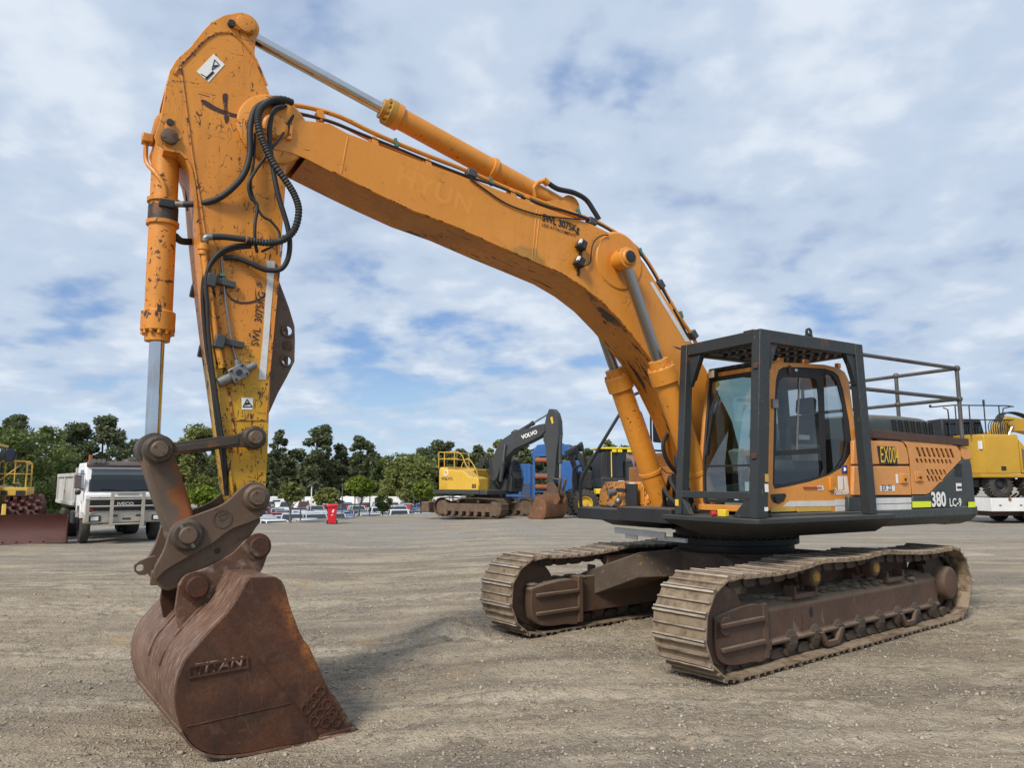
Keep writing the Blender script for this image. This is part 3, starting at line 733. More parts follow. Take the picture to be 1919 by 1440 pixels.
# counterweight, rounded in plan
def cw_plan(y, k=0.0): return -3.0 - (.46 - k) * max(0, 1 - (abs(y) / 1.50) ** 3.2)
cw = MB(); rings = []
ys = [-1.50 + 3.0 * i / 36 for i in range(37)]
def cw_ring(z, ins, top): return [(-2.42, y * (1 - ins / 1.5), z) for y in (1.5, -1.5)] 
levels = [(1.235, .16), (1.28, .06), (1.36, .0), (1.46, .0), (1.47, .015), (2.0, .02), (2.10, .03), (2.19, .08), (2.25, .20)]
for z, ins in levels:
    k = 1 - ins / 1.5
    rings.append([(-2.46, 1.5 * k, z)] + [(cw_plan(y) + ins, y * k, z) for y in reversed(ys)] + [(-2.46, -1.5 * k, z)])
cw.loft(rings)
cw.build('counterweight', M['grey_panel'], EX, bevel=.01, label='dark grey rounded counterweight')

# --- side panels (plane y = 1.49) ----------------------------------
YS = 1.49
def panel(name, pts, mat, y0=YS - .05, y1=YS, bevel=.012, holes=(), label=None):
    return MB().prism(pts, y0, y1, holes=holes).build(name, mat, EX, bevel=bevel, label=label)
pump_top = panel('side_door', [(-0.4, 2.269), (-1.292, 2.288), (-1.404, 2.272), (-1.465, 2.207), (-1.498, 2.102), (-1.498, 2.003), (-0.373, 1.99)], M['orange_faded'])
pump_low = panel('side_door', [(-0.371, 1.972), (-1.507, 1.984), (-1.509, 1.813), (-1.508, 1.624), (-0.337, 1.635)], M['orange_faded'])
def slot(cx, cy, hw, hh, sh):
    return [(cx + sh - hw, cy - hh), (cx + sh + hw, cy - hh), (cx - sh + hw, cy + hh), (cx - sh - hw, cy + hh)]
body = [(-1.35, 2.296), (-1.973, 2.287), (-2.511, 2.273), (-2.637, 2.248), (-2.706, 2.179), (-2.705, 2.081), (-2.62, 2.037), (-2.245, 1.834), (-1.901, 1.653), (-1.826, 1.634), (-1.533, 1.637), (-1.528, 1.78), (-1.53, 2.076), (-1.48, 2.234), (-1.416, 2.278)]
def slots(rows):
    out = []
    for (xa, ya, xb, yb, n, hw, hh, sh) in rows:
        for i in range(n):
            t = i / (n - 1); cx = xa + (xb - xa) * t; cy = ya + (yb - ya) * t
            out.append([(cx + sh - hw, cy - hh), (cx + sh + hw, cy - hh), (cx - sh + hw, cy + hh), (cx - sh - hw, cy + hh)])
    return out
S1 = (-1.728, 1.49, 2.163); S2 = (-2.495, 1.49, 2.161); S3 = (-1.679, 1.49, 2.055); S4 = (-2.441, 1.49, 2.052)
S5 = (-1.911, 1.49, 1.914); S6 = (-2.293, 1.49, 1.91); S7 = (-1.901, 1.49, 1.833); S8 = (-2.169, 1.49, 1.827)
hl = slots([(S1[0], S1[2], S2[0], S2[2], 8, .030, .058, -.034), (S3[0], S3[2], S4[0], S4[2], 9, .024, .026, -.018), (S5[0], S5[2], S6[0], S6[2], 5, .022, .036, -.026), (S7[0], S7[2], S8[0], S8[2], 4, .022, .036, -.026)])
eng = panel('engine_door', body, M['orange_faded'], holes=[list(reversed(h)) for h in hl], bevel=0, y0=YS - .014)
dk = MB(); dk.box((-2.05, 1.38, 1.92), (1.30, .02, .70)); dk.build('radiator_screen', M['black_print'], EX)
lo = panel('lower_panel', [(-1.54, 1.623), (-1.834, 1.62), (-1.92, 1.64), (-2.265, 1.82), (-2.653, 2.024), (-2.765, 2.068), (-2.713, 1.452), (-1.521, 1.467)], M['grey_panel'], YS - .055, YS - .004)
gv = MB()
for k in range(5):
    for j in range(3 if k else 2):
        a = (-2.619, 1.49, 1.946); gv.box((a[0] - .06 + j * .06, YS, a[2] + .07 - k * .035), (.045, .012, .016))
gv.build('vent_grille', M['black'], EX)
cb2 = MB(); cb2.prism([(-2.744, 2.266), (-2.916, 2.249), (-3.016, 2.193), (-3.026, 2.086), (-2.808, 2.068), (-2.783, 2.167)], 1.1, 1.475)
cb2.build('corner_cover', M['orange_faded'], EX, bevel=.02)
# roof deck of the engine bay
rd = MB(); rd.box((-1.75, .2, 2.18), (2.4, 2.5, .10)); rd.box((-1.6, -.9, 2.0), (2.5, 1.1, .45)); rd.box((-1.2, .9, 1.85), (.9, .7, .7)); rd.box((-.2, -1.0, 1.72), (1.4, .95, .55))
rd.build('engine_deck', M['orange_faded'], EX, bevel=.02)
# strips and stickers on the side
def decal(name, pts, mat, y, label=None): return MB().prism(pts, y, y + .004).build(name, mat, EX, label=label)
decal('reflective_strip', [(-0.777, 1.6), (-1.505, 1.598), (-1.497, 1.533), (-0.769, 1.532)], M['strip_white'], YS - .01)
decal('reflective_strip', [(-0.769, 1.525), (-1.496, 1.523), (-1.487, 1.455), (-0.772, 1.457)], M['strip_white'], YS - .01)
panel('lower_sill', [(-0.266, 1.624), (-1.564, 1.61), (-1.543, 1.441), (-0.25, 1.455)], M['grey_panel'], 1.41, 1.475)
decal('reflective_strip', [(-1.505, 1.549), (-1.911, 1.547), (-1.907, 1.474), (-1.501, 1.474)], M['strip_lime'], YS + .001)
decal('reflective_strip', [(-2.78, 1.527), (-2.94, 1.525), (-2.943, 1.455), (-2.769, 1.454)], M['strip_lime'], YS + .012)
decal('number_plate', [(-0.844, 2.218), (-1.205, 2.214), (-1.246, 1.994), (-0.874, 2.002)], M['black_print'], YS + .001)
XR, UPZ = (-1, 0, 0), (0, 0, 1)
o = (-0.887, 1.497, 2.022); txt('EX004', EX, M['yellow_print'], o, (-1, 0, -.01), (.10, 0, 1), .20, bold=.004, sx=.52, space=1.0)
decal('sticker', [(-0.856, 1.743), (-1.15, 1.742), (-1.143, 1.678), (-0.86, 1.68)], M['white_print'], YS + .001)
o = (-0.877, 1.497, 1.69); txt('EX 22', EX, M['navy_print'], o, XR, UPZ, .066, bold=.02, sx=.92)
o = (-1.914, 1.497, 1.484); txt('380', EX, M['white_print'], o, XR, UPZ, .18, bold=.035, sx=.90)
o = (-2.326, 1.497, 1.476); txt('LC-9', EX, M['white_print'], o, XR, UPZ, .105, bold=.02, sx=1.0)
decal('warning_sticker', [(-2.529, 1.772), (-2.659, 1.772), (-2.657, 1.675), (-2.527, 1.669)], M['white_print'], YS + .001)
decal('warning_print', [(-2.542, 1.731), (-2.646, 1.73), (-2.649, 1.703), (-2.545, 1.703)], M['black_print'], YS + .006)
decal('warning_sticker', [(-1.189, 1.884), (-1.233, 1.884), (-1.237, 1.774), (-1.193, 1.774)], M['white_print'], YS + .001)
for q in ([(-1.268, 1.89), (-1.438, 1.891), (-1.434, 1.767), (-1.264, 1.768)], [(-1.592, 1.919), (-1.78, 1.92), (-1.775, 1.787), (-1.587, 1.787)]):
    f = MB(); f.prism(q, YS, YS + .012)
    lt = f.build('door_latch', M['orange_faded'], EX, bevel=.006)
    mx = sum(p[0] for p in q) / 4; mz = sum(p[1] for p in q) / 4
    MB().box((mx + .01, YS + .017, mz), (.085, .012, .11)).build('latch_plate', M['orange'], lt, bevel=.004)
    MB().cyl((mx, YS + .02, mz - .01), (mx, YS + .034, mz - .01), .017, n=10).build('latch_lock', M['black'], lt)

# engine hood on the roof: rounded, louvred
hd = MB(); rings = []
for x, k, h in ((-1.40, .96, .26), (-1.50, .985, .29), (-1.7, 1, .31), (-2.3, 1, .32), (-2.75, 1, .31), (-2.92, .98, .285), (-3.03, .93, .22), (-3.08, .85, .10)):
    rg = []
    for i in range(17):
        a = math.pi * i / 16; cy = math.cos(a); sy = math.sin(a)
        rg.append((x, .25 + .80 * k * math.copysign(abs(cy) ** .28, cy), 2.38 + h * abs(sy) ** .33))
    rings.append(rg + [(x, .25 - .8 * k, 2.22), (x, .25 + .8 * k, 2.22)])
hd.loft(rings)
hood = hd.build('engine_hood', M['hood'], EX, bevel=.0)
for i in range(14):
    x = -1.95 - (i // 2) * .145 - (i % 2) * .055
    lv = MB(); lv.box((x, 1.052, 2.50), (.026, .02, .23), Matrix.Rotation(R(10), 3, 'Y')); lv.build('hood_louvre', M['black'], hood)
bm_ = MB(); bm_.bar((-.55, 1.45, 2.365), (-2.92, 1.45, 2.315), .10, .10); bm_.bar((-.9, 1.45, 2.25), (-.9, 1.45, 2.37), .06)
bm_.build('walkway_beam', M['beam'], EX, bevel=.006)

# handrail
hr = MB(); RY = 1.32; RX = -3.11
za, zb = 3.36, 2.93
for z in (za, zb):
    hr.tube([(-.55, RY, z), (RX, RY, z)], .026); hr.tube([(RX, RY, z), (RX, -1.2, z - .02)], .026)
hr.build('handrail', M['rail'], EX)
for (x, y) in ((RX, RY), (RX, .44), (RX, -1.2)):
    p = MB(); p.tube([(x, y, za), (x, y, 2.28)], .028); p.ball((x, y, za), .046); p.ball((x, y, zb), .046); p.build('rail_post', M['rail'], EX)

# --- front right boxes ---------------------------------------------
tb = MB()
tb.loft([[(x0, y, 1.455), (x1, y, 1.455), (x1 - .02, y, 1.66), (x1 - .12, y, 1.79), (x0, y, 1.81)] for x0, x1, y in ((.30, 1.10, -1.42), (.30, 1.10, -.42))])
box = tb.build('tool_box', M['orange_chipped'], EX, bevel=.025)
tl = MB(); tl.box((1.10, -.62, 1.62), (.012, .30, .25)); tl.build('tool_box_lid', M['orange_chipped'], box, bevel=.02)
lk = MB(); lk.cyl((1.09, -1.14, 1.64), (1.12, -1.14, 1.64), .042); lk.build('filler_lock', M['black'], box)
MB().box((1.105, -1.02, 1.575), (.006, .07, .035)).build('sticker', M['sign_yellow'], box)
MB().box((1.106, -.69, 1.745), (.008, .10, .07)).build('sticker', M['white_print'], box)
tn = MB(); tn.box((-.05, -.95, 1.83), (.8, 1.0, .72)); tn.build('fuel_tank', M['orange'], EX, bevel=.03)
MB().tube([(.2, -.6, 2.2), (.2, -.6, 2.27)], .06).build('tank_cap', M['black'], EX)
MB().tube([(.1, -.75, 2.19), (.1, -.75, 2.36)], .03).tube([(.1, -.9, 2.33), (.1, -.6, 2.33)], .03).build('filter_head', M['fitting'], EX, bevel=.004)
fs = MB(); fs.box((1.10, -.95, 1.435), (.36, 1.16, .03)); fs.box((1.24, -.62, 1.40), (.03, .5, .06)); fs.build('front_step', M['black'], EX, bevel=.005)
sb = MB(); sb.box((1.20, -.60, 1.60), (.03, .22, .33)); sb.bar((1.18, -.9, 1.68), (1.22, -.68, 1.68), .05); sb.build('camera_bracket', M['black'], EX, bevel=.004)
sc = MB(); sc.cyl((1.20, -.92, 1.66), (1.30, -.95, 1.64), .045); sc.ball((1.22, -.84, 1.54), .05); sc.tube([(1.2, -.84, 1.54), (1.24, -.95, 1.47), (1.2, -1.1, 1.50)], .014); sc.build('front_camera', M['fitting'], EX)
un = MB(); un.loft([[(1.22, y, 1.42), (1.18, y, 1.30), (.9, y, 1.20), (.3, y, 1.18), (.3, y, 1.42)] for y in (-1.38, -.35)]); un.build('front_belly', M['black'], EX, bevel=.03)
MB().box((1.225, -.62, 1.345), (.006, .05, .075)).build('sticker', M['sign_yellow'], EX)
rs = MB().box((1.225, -.12, 1.36), (.008, .10, .13)).build('warning_plate', M['red_print'], EX)
for k in range(3): MB().box((1.2305, -.12, 1.335 + k * .035), (.004, .08, .010)).build('print_line', M['white_print'], rs)
wb = MB(); wb.bar((1.15, -1.0, 1.155), (1.15, -.05, 1.14), .03, .075); wb.build('white_board', M['white'], EX, bevel=.004)
MB().bar((1.10, -.85, 1.09), (1.10, -.62, 1.08), .02, .06).build('white_board', M['white'], EX, bevel=.004)
MB().bar((1.12, -.2, 1.10), (1.12, .28, 1.10), .04, .05).build('warning_tube', M['strip_white'], EX, bevel=.004)
# bent guard rails on the right corner, mirror
gr = MB(); gr.tube(spline([(1.326, -1.5, 1.342), (1.341, -1.5, 1.56), (1.338, -1.5, 1.756), (1.262, -1.5, 1.917), (0.933, -1.5, 2.355), (0.55, -1.5, 2.846), (0.379, -1.48, 3.042), (0.253, -1.4, 3.089), (0.139, -1.3, 3.015)], 5), .024)
gr.tube(spline([(1.377, -1.62, 1.778), (1.356, -1.62, 1.962), (1.334, -1.5, 2.012)], 4), .02); gr.tube(spline([(1.368, -1.62, 1.778), (1.37, -1.62, 1.631)], 4), .02)
gr.build('guard_rail', M['grey'], EX)
mi = MB(); mi.tube(spline([(.25, -1.0, 2.22), (.25, -1.22, 2.24), (.25, -1.25, 2.3), (.25, -1.25, 2.7), (.25, -1.22, 2.78), (.25, -1.0, 2.80)], 5), .014); mi.build('mirror_bracket', M['black'], EX)
mm = MB(); mm.loft([[(.25 + dx, -1.10 + dy * k, 2.52 + dz * k) for dy, dz in ((-.09, -.17), (.09, -.19), (.1, .19), (-.03, .20), (-.09, .14))] for dx, k in ((-.05, .8), (-.02, 1), (.03, 1))]); mm.build('mirror', M['black'], EX, bevel=.012)

for pts in ([(.45, .10, 1.7), (.9, .15, 2.0), (1.0, .1, 2.35), (.75, .05, 2.6)], [(.5, -.05, 1.7), (.95, -.1, 1.95), (1.1, -.1, 2.25), (.9, -.1, 2.5)], [(.2, -.7, 2.25), (.45, -.6, 2.25), (.65, -.4, 2.45), (.62, -.32, 2.8), (.5, -.3, 3.0)], [(1.0, .2, 1.45), (1.15, .1, 1.75), (1.0, -.1, 1.85), (.8, -.35, 1.7)], [(1.1, .3, 1.4), (1.25, .15, 1.6), (1.15, -.05, 1.7), (1.0, -.2, 1.45)]):
    MB().tube(spline(pts, 6), .026, 8).build('hose', M['rubber'], EX)

# --- cab -----------------------------------------------------------
YC = 1.42; YI = .47
cab_out = [(1.075, 1.492), (1.057, 1.643), (1.013, 2.038), (0.948, 2.616), (0.889, 2.973), (0.839, 3.06), (0.747, 3.103), (0.399, 3.126), (-0.033, 3.144), (-0.301, 3.127), (-0.409, 3.085), (-0.473, 3), (-0.52, 2.631), (-0.555, 2.252), (-0.623, 2.001), (-0.706, 1.593), (-0.689, 1.425)]
cab_win = [(0.963, 1.766), (0.932, 2.097), (0.878, 2.62), (0.832, 2.906), (0.78, 3.017), (0.697, 3.059), (0.356, 3.084), (-0.029, 3.099), (-0.196, 3.081), (-0.292, 3.031), (-0.359, 2.877), (-0.445, 2.501), (-0.472, 2.249), (-0.439, 2.123), (-0.272, 1.96), (-0.017, 1.866), (0.321, 1.794), (0.687, 1.742), (0.933, 1.715)]
side = MB(); side.prism(cab_out, YC - .05, YC, holes=[list(reversed(cab_win))])
cabside = side.build('cab', M['cab_orange'], EX, bevel=.0)
# far wall, roof, rear, floor of the cab in the same outline
MB().prism(cab_out, YI, YI + .05, holes=[list(reversed(cab_win))]).build('cab_inner_wall', M['interior'], cabside)
sh = MB()
n = len(cab_out)
for i in range(2, n - 1):
    (x0, z0), (x1, z1) = cab_out[i], cab_out[i + 1]
    if i < 5: continue
    if 2.2 < (z0 + z1) / 2 < 2.85: continue                           # rear window opening
    sh.add([(x0, YI + .04, z0), (x1, YI + .04, z1), (x1, YC - .04, z1), (x0, YC - .04, z0), (x0, YI + .04, z0 - .04), (x1, YI + .04, z1 - .04), (x1, YC - .04, z1 - .04), (x0, YC - .04, z0 - .04)],
           [(0, 1, 2, 3), (7, 6, 5, 4), (0, 4, 5, 1), (3, 2, 6, 7)])
sh.build('cab_shell', M['cab_orange'], cabside)
fl = MB(); fl.box((.28, (YC + YI) / 2, 1.49), (1.6, YC - YI - .1, .06)); fl.box((-.50, (YC + YI) / 2, 1.9), (.04, YC - YI - .1, .8)); fl.build('cab_floor', M['interior'], cabside)
# front pillars and sill
fp = MB()
XB, XT = 1.07, .86
for y in (YI + .03, YC - .03):
    fp.tube([(XB - .03, y, 1.50), (XB + .01, y, 1.62), (XB, y, 2.0), (.97, y, 2.6), (.90, y, 2.98), (.82, y, 3.08), (.70, y, 3.12)], .035, 10)
fp.box((XB + .015, (YC + YI) / 2, 1.50), (.06, YC - YI, .07)); fp.box((XT + .0, (YC + YI) / 2, 3.045), (.07, YC - YI, .07))
fp.build('front_pillar', M['cab_orange'], cabside, bevel=.008)
vz = MB(); vz.bar((XT - .02, YI + .02, 3.115), (XT - .02, YC - .06, 3.115), .09, .05); vz.build('roof_visor', M['black'], cabside, bevel=.01)
ws = MB(); rings = []
for x, z in ((XB + .005, 1.56), (XB + .005, 1.66), (XB - .003, 2.0), (.98, 2.6), (.905, 3.0)): rings.append([(x, YI + .05, z), (x, YC - .05, z)])
ws.loft(rings, cap=False, close=False); ws.build('windscreen', M['glass_front'], cabside, fix=False)
gk = MB()
for y in (YI + .075, YC - .075): gk.tube([(XB + .012, y, 1.56), (XB + .012, y, 1.66), (XB + .004, y, 2.0), (.987, y, 2.6), (.912, y, 3.0)], .016, 6)
gk.bar((XB + .002, YI + .06, 1.97), (XB + .002, YC - .06, 1.97), .012, .02); gk.bar((XB + .01, YI + .06, 1.575), (XB + .01, YC - .06, 1.575), .02, .03); gk.bar((.91, YI + .06, 3.0), (.91, YC - .06, 3.0), .02, .05)
gk.build('window_seal', M['rubber'], cabside)
wp = MB(); wp.tube([(1.03, .60, 2.35), (1.02, .62, 2.62), (.97, .70, 2.85)], .008); wp.tube([(1.08, .58, 2.1), (1.03, .60, 2.35), (1.0, .66, 2.72)], .011); wp.build('wiper', M['black'], cabside)
# side glass and door frame
def inset(pts, k, c): return [(c[0] + (p[0] - c[0]) * k, c[1] + (p[1] - c[1]) * k) for p in pts]
MB().add([(x, YC - .025, z) for x, z in cab_win], [tuple(range(len(cab_win)))]).build('door_glass', M['glass_dark'], cabside, smooth=False)
MB().add([(x, YI + .026, z) for x, z in cab_win], [tuple(range(len(cab_win)))]).build('side_glass', M['glass_front'], cabside, smooth=False)
ctr = (.25, 2.4)
dw = [(0.878, 2.121), (0.838, 2.564), (0.804, 2.801), (0.761, 2.905), (0.686, 2.952), (0.412, 2.966), (0.176, 2.971), (0.12, 2.945), (0.095, 2.785), (0.11, 2.173)]
dlow = [(0.929, 1.766), (0.899, 2.069), (0.086, 2.113), (0.073, 1.932), (0.128, 1.854), (0.412, 1.806), (0.729, 1.765)]
d2 = [(0.032, 1.854), (-0.001, 2.667), (-0.014, 3.042), (-0.172, 3.035), (-0.256, 2.965), (-0.341, 2.685), (-0.38, 2.247), (-0.312, 2.071), (-0.171, 1.946)]
band = MB().prism(cab_win, YC - .020, YC - .006, holes=[list(reversed(dw)), list(reversed(dlow)), list(reversed(d2))])
band.build('door_frame', M['rubber'], cabside)
MB().bar((0.404, 1.4, 2.963), (0.515, 1.4, 2.135), .012, .02).build('glass_slider', M['fitting'], cabside)
MB().box((0.881, 1.43, 2.637), (.09, .03, .10)).build('door_hinge', M['fitting'], cabside, bevel=.004)
MB().box((0.596, 1.425, 3.036), (.04, .012, .09)).build('rust_mark', M['beam'], cabside)
MB().cyl((0.477, 1.418, 3.041), (0.485, 1.424, 3.039), .016, n=14).build('round_sticker', M['white_print'], cabside)
MB().prism([(0.458, 2.315), (0.263, 2.315), (0.267, 2.261), (0.462, 2.261)], 1.388, 1.391).build('window_label', M['white_print'], cabside)
hd_ = MB().prism([(1.005, 1.659), (0.78, 1.668), (0.756, 1.645), (0.804, 1.583), (0.892, 1.556), (0.968, 1.574), (0.999, 1.614)], YC, YC + .008).build('door_handle_recess', M['black'], cabside, bevel=.003)
MB().bar((0.951, 1.43, 1.636), (0.929, 1.43, 1.58), .02, .03).build('door_handle', M['rubber'], hd_)
MB().prism([(0.024, 1.842), (-0.054, 1.848), (-0.06, 1.697), (0.018, 1.692)], YC, YC + .03).build('door_hinge', M['orange'], cabside, bevel=.006)
MB().bar((0.468, 1.43, 1.73), (0.153, 1.43, 1.729), .014, .012).build('grab_latch', M['red_print'], cabside)
MB().prism([(0.223, 1.741), (0.118, 1.746), (0.113, 1.698), (0.217, 1.693)], YC, YC + .004).build('sticker', M['white_print'], cabside)
MB().prism([(-0.234, 1.978), (-0.344, 1.985), (-0.345, 1.886), (-0.244, 1.88)], YC, YC + .004).build('sticker', M['blue_print'], cabside)
MB().cyl((-0.289, 1.42, 1.935), (-0.279, 1.427, 1.935), .022, n=16).build('sticker_emblem', M['white_print'], cabside)
MB().prism([(-0.163, 1.855), (-0.252, 1.855), (-0.247, 1.702), (-0.158, 1.703)], YC, YC + .004).build('white_mark', M['white_print'], cabside)
MB().prism([(-0.272, 1.855), (-0.332, 1.855), (-0.353, 1.653), (-0.284, 1.665)], YC, YC + .004).build('white_mark', M['white_print'], cabside)
o = (-0.066, 1.426, 1.646); txt('Robex', cabside, M['white_print'], o, XR, (0, 0, 1), .082, bold=.025, sx=.85)
kh = MB().prism(spline2([(-0.427, 1.794), (-0.49, 1.806), (-0.516, 1.763), (-0.492, 1.726), (-0.519, 1.688), (-0.466, 1.67), (-0.419, 1.707), (-0.443, 1.751)], 3), YC, YC + .006).build('key_recess', M['gland'], cabside)
MB().cyl((-0.578, 1.42, 1.869), (-0.568, 1.427, 1.869), .075, n=24).build('round_sticker', M['white_print'], cabside)
MB().prism([(0.771, 1.554), (0.699, 1.582), (-0.088, 1.577), (-0.082, 1.517), (0.808, 1.526)], YC, YC + .005).build('reflective_strip', M['strip_white'], cabside)
for q in ([(-0.099, 1.589), (-0.488, 1.59), (-0.482, 1.522), (-0.093, 1.522)], [(-0.092, 1.516), (-0.481, 1.516), (-0.475, 1.461), (-0.087, 1.457)]):
    MB().prism(q, YC, YC + .006).build('reflective_strip', M['strip_white'], cabside)
for q in ([(1.014, 1.525), (0.624, 1.523), (0.628, 1.474), (1.017, 1.474)], [(0.58, 1.517), (-0.005, 1.512), (-0, 1.464), (0.584, 1.465)]):
    MB().prism(q, YC, YC + .006).build('reflective_strip', M['strip_yellow'], cabside)
MB().prism([(1.034, 1.475), (-0.692, 1.456), (-0.685, 1.388), (1.038, 1.413)], YC - .06, YC - .02).build('cab_sill', M['black'], cabside)
for a in [(0.584, 1.3, 3.158), (0.142, 1.3, 3.177), (-0.458, 1.3, 3.182)]:
    MB().box((a[0], 1.3, a[2]), (.06, .05, .06)).build('roof_bracket', M['cab_orange'], cabside, bevel=.008)
lp = MB(); lp.box((.92, .60, 3.06), (.07, .11, .11)); lpo = lp.build('work_lamp', M['black'], cabside, bevel=.012)
MB().box((.957, .60, 3.06), (.006, .085, .085)).build('lamp_lens', M['lamp_yellow'], lpo)
# interior
st = MB(); st.box((.0, .92, 1.98), (.50, .50, .14)); st.box((-.27, .92, 2.32), (.14, .48, .58), Matrix.Rotation(R(-10), 3, 'Y')); st.build('seat', M['seat'], cabside, bevel=.05, seg=3)
MB().box((-.33, .92, 2.72), (.10, .26, .20), Matrix.Rotation(R(-10), 3, 'Y')).build('headrest', M['seat'], cabside, bevel=.04, seg=3)
for y in (.62, 1.22):
    MB().box((.08, y, 2.12), (.48, .10, .20)).build('armrest_console', M['console'], cabside, bevel=.02)
    MB().tube([(.30, y, 2.2), (.33, y, 2.34), (.32, y, 2.42)], .022).build('joystick', M['rubber'], cabside)
MB().box((.55, .60, 2.05), (.10, .16, .26), Matrix.Rotation(R(20), 3, 'Y')).build('monitor', M['console'], cabside, bevel=.01)
lv = MB()
for y in (.82, .98): lv.tube([(.70, y, 1.52), (.78, y, 1.8), (.72, y, 2.05)], .014)
lv.build('travel_lever', M['fitting'], cabside)
MB().box((.75, .9, 1.55), (.25, .5, .06)).build('pedal_plate', M['console'], cabside, bevel=.01)
MB().prism([(XB - .004, 1.82), (XB - .004, 1.94), (XB - .002, 1.94), (XB - .002, 1.82)], 1.20, 1.29).build('windscreen_label', M['white_print'], cabside)
MB().box((XB - .002, 1.22, 1.74), (.003, .17, .10)).build('windscreen_label', M['white_print'], cabside)
MB().cyl((XB + .008, 1.02, 1.60), (XB + .014, 1.02, 1.60), .028, n=18).build('round_sticker', M['white_print'], cabside)

# --- guard cage round the cab --------------------------------------
YO = 1.70; YF = .55; XF = 1.39; XR_ = -.36; ZT = 3.37; ZB = 1.43
cg = MB(); w = .10
P_ = {}
for key, x, y in (('a', XF, YO), ('b', XF, YF), ('c', XR_, YO), ('d', XR_, YF)): P_[key] = (x, y)
def post(x, y, dx, dy, xb=None):
    xb = x if xb is None else xb
    cg.add([(q[0] + (xb - x if zz == ZB else 0), q[1], zz) for zz in (ZB, ZT) for q in ((x - dx, y - dy), (x, y - dy), (x, y), (x - dx, y))],
           [(0, 3, 2, 1), (4, 5, 6, 7), (0, 1, 5, 4), (1, 2, 6, 5), (2, 3, 7, 6), (3, 0, 4, 7)])
post(XF, YO, .16, .11, XF + .17); post(XF, YF + .10, .11, .10, XF + .17)
post(XR_ + .14, YO, .14, .10, XR_ + .06); post(XR_ + .14, YF + .10, .12, .10, XR_ + .06)
cg.box(((XF + XR_) / 2 + .07, YO - .052, ZT - .066), (XF - XR_ - .15, .098, .136)); cg.box(((XF + XR_) / 2 + .07, YF + .05, ZT - .06), (XF - XR_ - .15, .096, .12))
cg.box((XF - .052, (YO + YF) / 2, ZT - .068), (.098, YO - YF - .21, .13)); cg.box((XR_ + .08, (YO + YF) / 2, ZT - .07), (.10, YO - YF - .20, .12))
for y0, y1 in ((YO - .085, YO - .02), (YF + .02, YF + .085)):          # gussets
    cg.prism([(XF - .155, ZT - .13), (XF - .29, ZT - .13), (XF - .155, ZT - .42)], y0, y1); cg.prism([(XR_ + .13, ZT - .13), (XR_ + .30, ZT - .13), (XR_ + .22, ZT - .25), (XR_ + .13, ZT - .48)], y0, y1)
cg.prism([(YF + .10, ZT - .13), (YF + .28, ZT - .13), (YF + .10, ZT - .50)], XF - .09, XF - .03, 'x')
cg.bar((XF + .13, YF + .09, 1.655), (XF + .13, YO - .10, 1.65), .05, .075)
cg.prism([(YO - .10, 1.62), (YO - .10, 1.43), (YO - .34, 1.43), (YO - .15, 1.62)], XF + .08, XF + .15, 'x'); cg.prism([(YF + .10, 1.62), (YF + .10, 1.43), (YF + .22, 1.43)], XF + .08, XF + .15, 'x')
cg.box((XF - .10, YF + .04, ZT + .008), (.05, .12, .012)); cg.box((XF - .04, YO - .17, ZT + .008), (.05, .14, .012))
cage = cg.build('guard_cage', M['grey'], EX, bevel=.012)
MB().prism(circ(.55, ZT + .055, .05, 12) , YO - .05, YO - .03, holes=[list(reversed(circ(.55, ZT + .062, .024, 10)))]).box((.55, YO - .04, ZT + .01), (.11, .02, .04)).build('lifting_eye', M['grey'], cage)
rf = MB()
for i in range(9): rf.bar((XF - .15, YF + .16 + i * .115, ZT - .06), (XR_ + .15, YF + .16 + i * .115, ZT - .06), .07, .02)
for i in range(5): rf.bar((XF - .3 - i * .3, YF + .1, ZT - .085), (XF - .3 - i * .3, YO - .1, ZT - .085), .04, .03)
rf.build('roof_grating', M['black'], cage, bevel=.003)
MB().tube([(XF - .22, YO - .14, 3.25), (XF - .16, YO - .14, 1.75)], .012).build('cage_rod', M['black'], cage)
for z in (2.98, 2.05): 
    xz = XF + .17 * (ZT - z) / (ZT - ZB); MB().box((xz + .008, YO - .045, z), (.03, .06, .06)).build('cage_hinge', M['beam'], cage, bevel=.008)
for z, m in ((1.83, 'strip_yellow'), (1.73, 'white_print'), (1.52, 'white_print')):
    xz = XF + .17 * (ZT - z) / (ZT - ZB); MB().box((xz - .13, YO + .003, z), (.05, .004, .08 if z > 1.6 else .04)).build('sticker', M[m], cage)
MB().box((XF + .155, YF + .03, 1.56), (.02, .05, .07)).build('sticker', M['sign_yellow'], cage)
MB().box((XF + .10, YF - .02, 2.02), (.05, .05, .16)).build('side_marker', M['rubber'], cage, bevel=.015)
es = MB(); es.box((XF + .19, 1.28, 1.47), (.06, .11, .075)); eso = es.build('stop_button_box', M['sign_yellow'], cage, bevel=.008)
MB().cyl((XF + .21, 1.20, 1.465), (XF + .26, 1.18, 1.46), .028, .03).build('stop_button', M['red_print'], eso, bevel=.006)
# deck the cage stands on, with sloping skirts
dk_ = MB()
o_ = [(1.66, .45), (1.66, 1.66), (1.60, 1.76), (-.70, 1.76), (-.70, .45)]
i_ = [(1.15, .50), (1.15, 1.20), (1.05, 1.34), (-.95, 1.34), (-.95, .50)]
dk_.loft([[(x, y, 1.425) for x, y in o_], [(x, y, 1.375) for x, y in o_]], cap=True)
dk_.loft([[(x - .004, y - .004, 1.372) for x, y in o_], [(x, y, 1.20) for x, y in i_]], cap=True)
dk_.build('cage_deck', M['grey'], EX, bevel=.006)

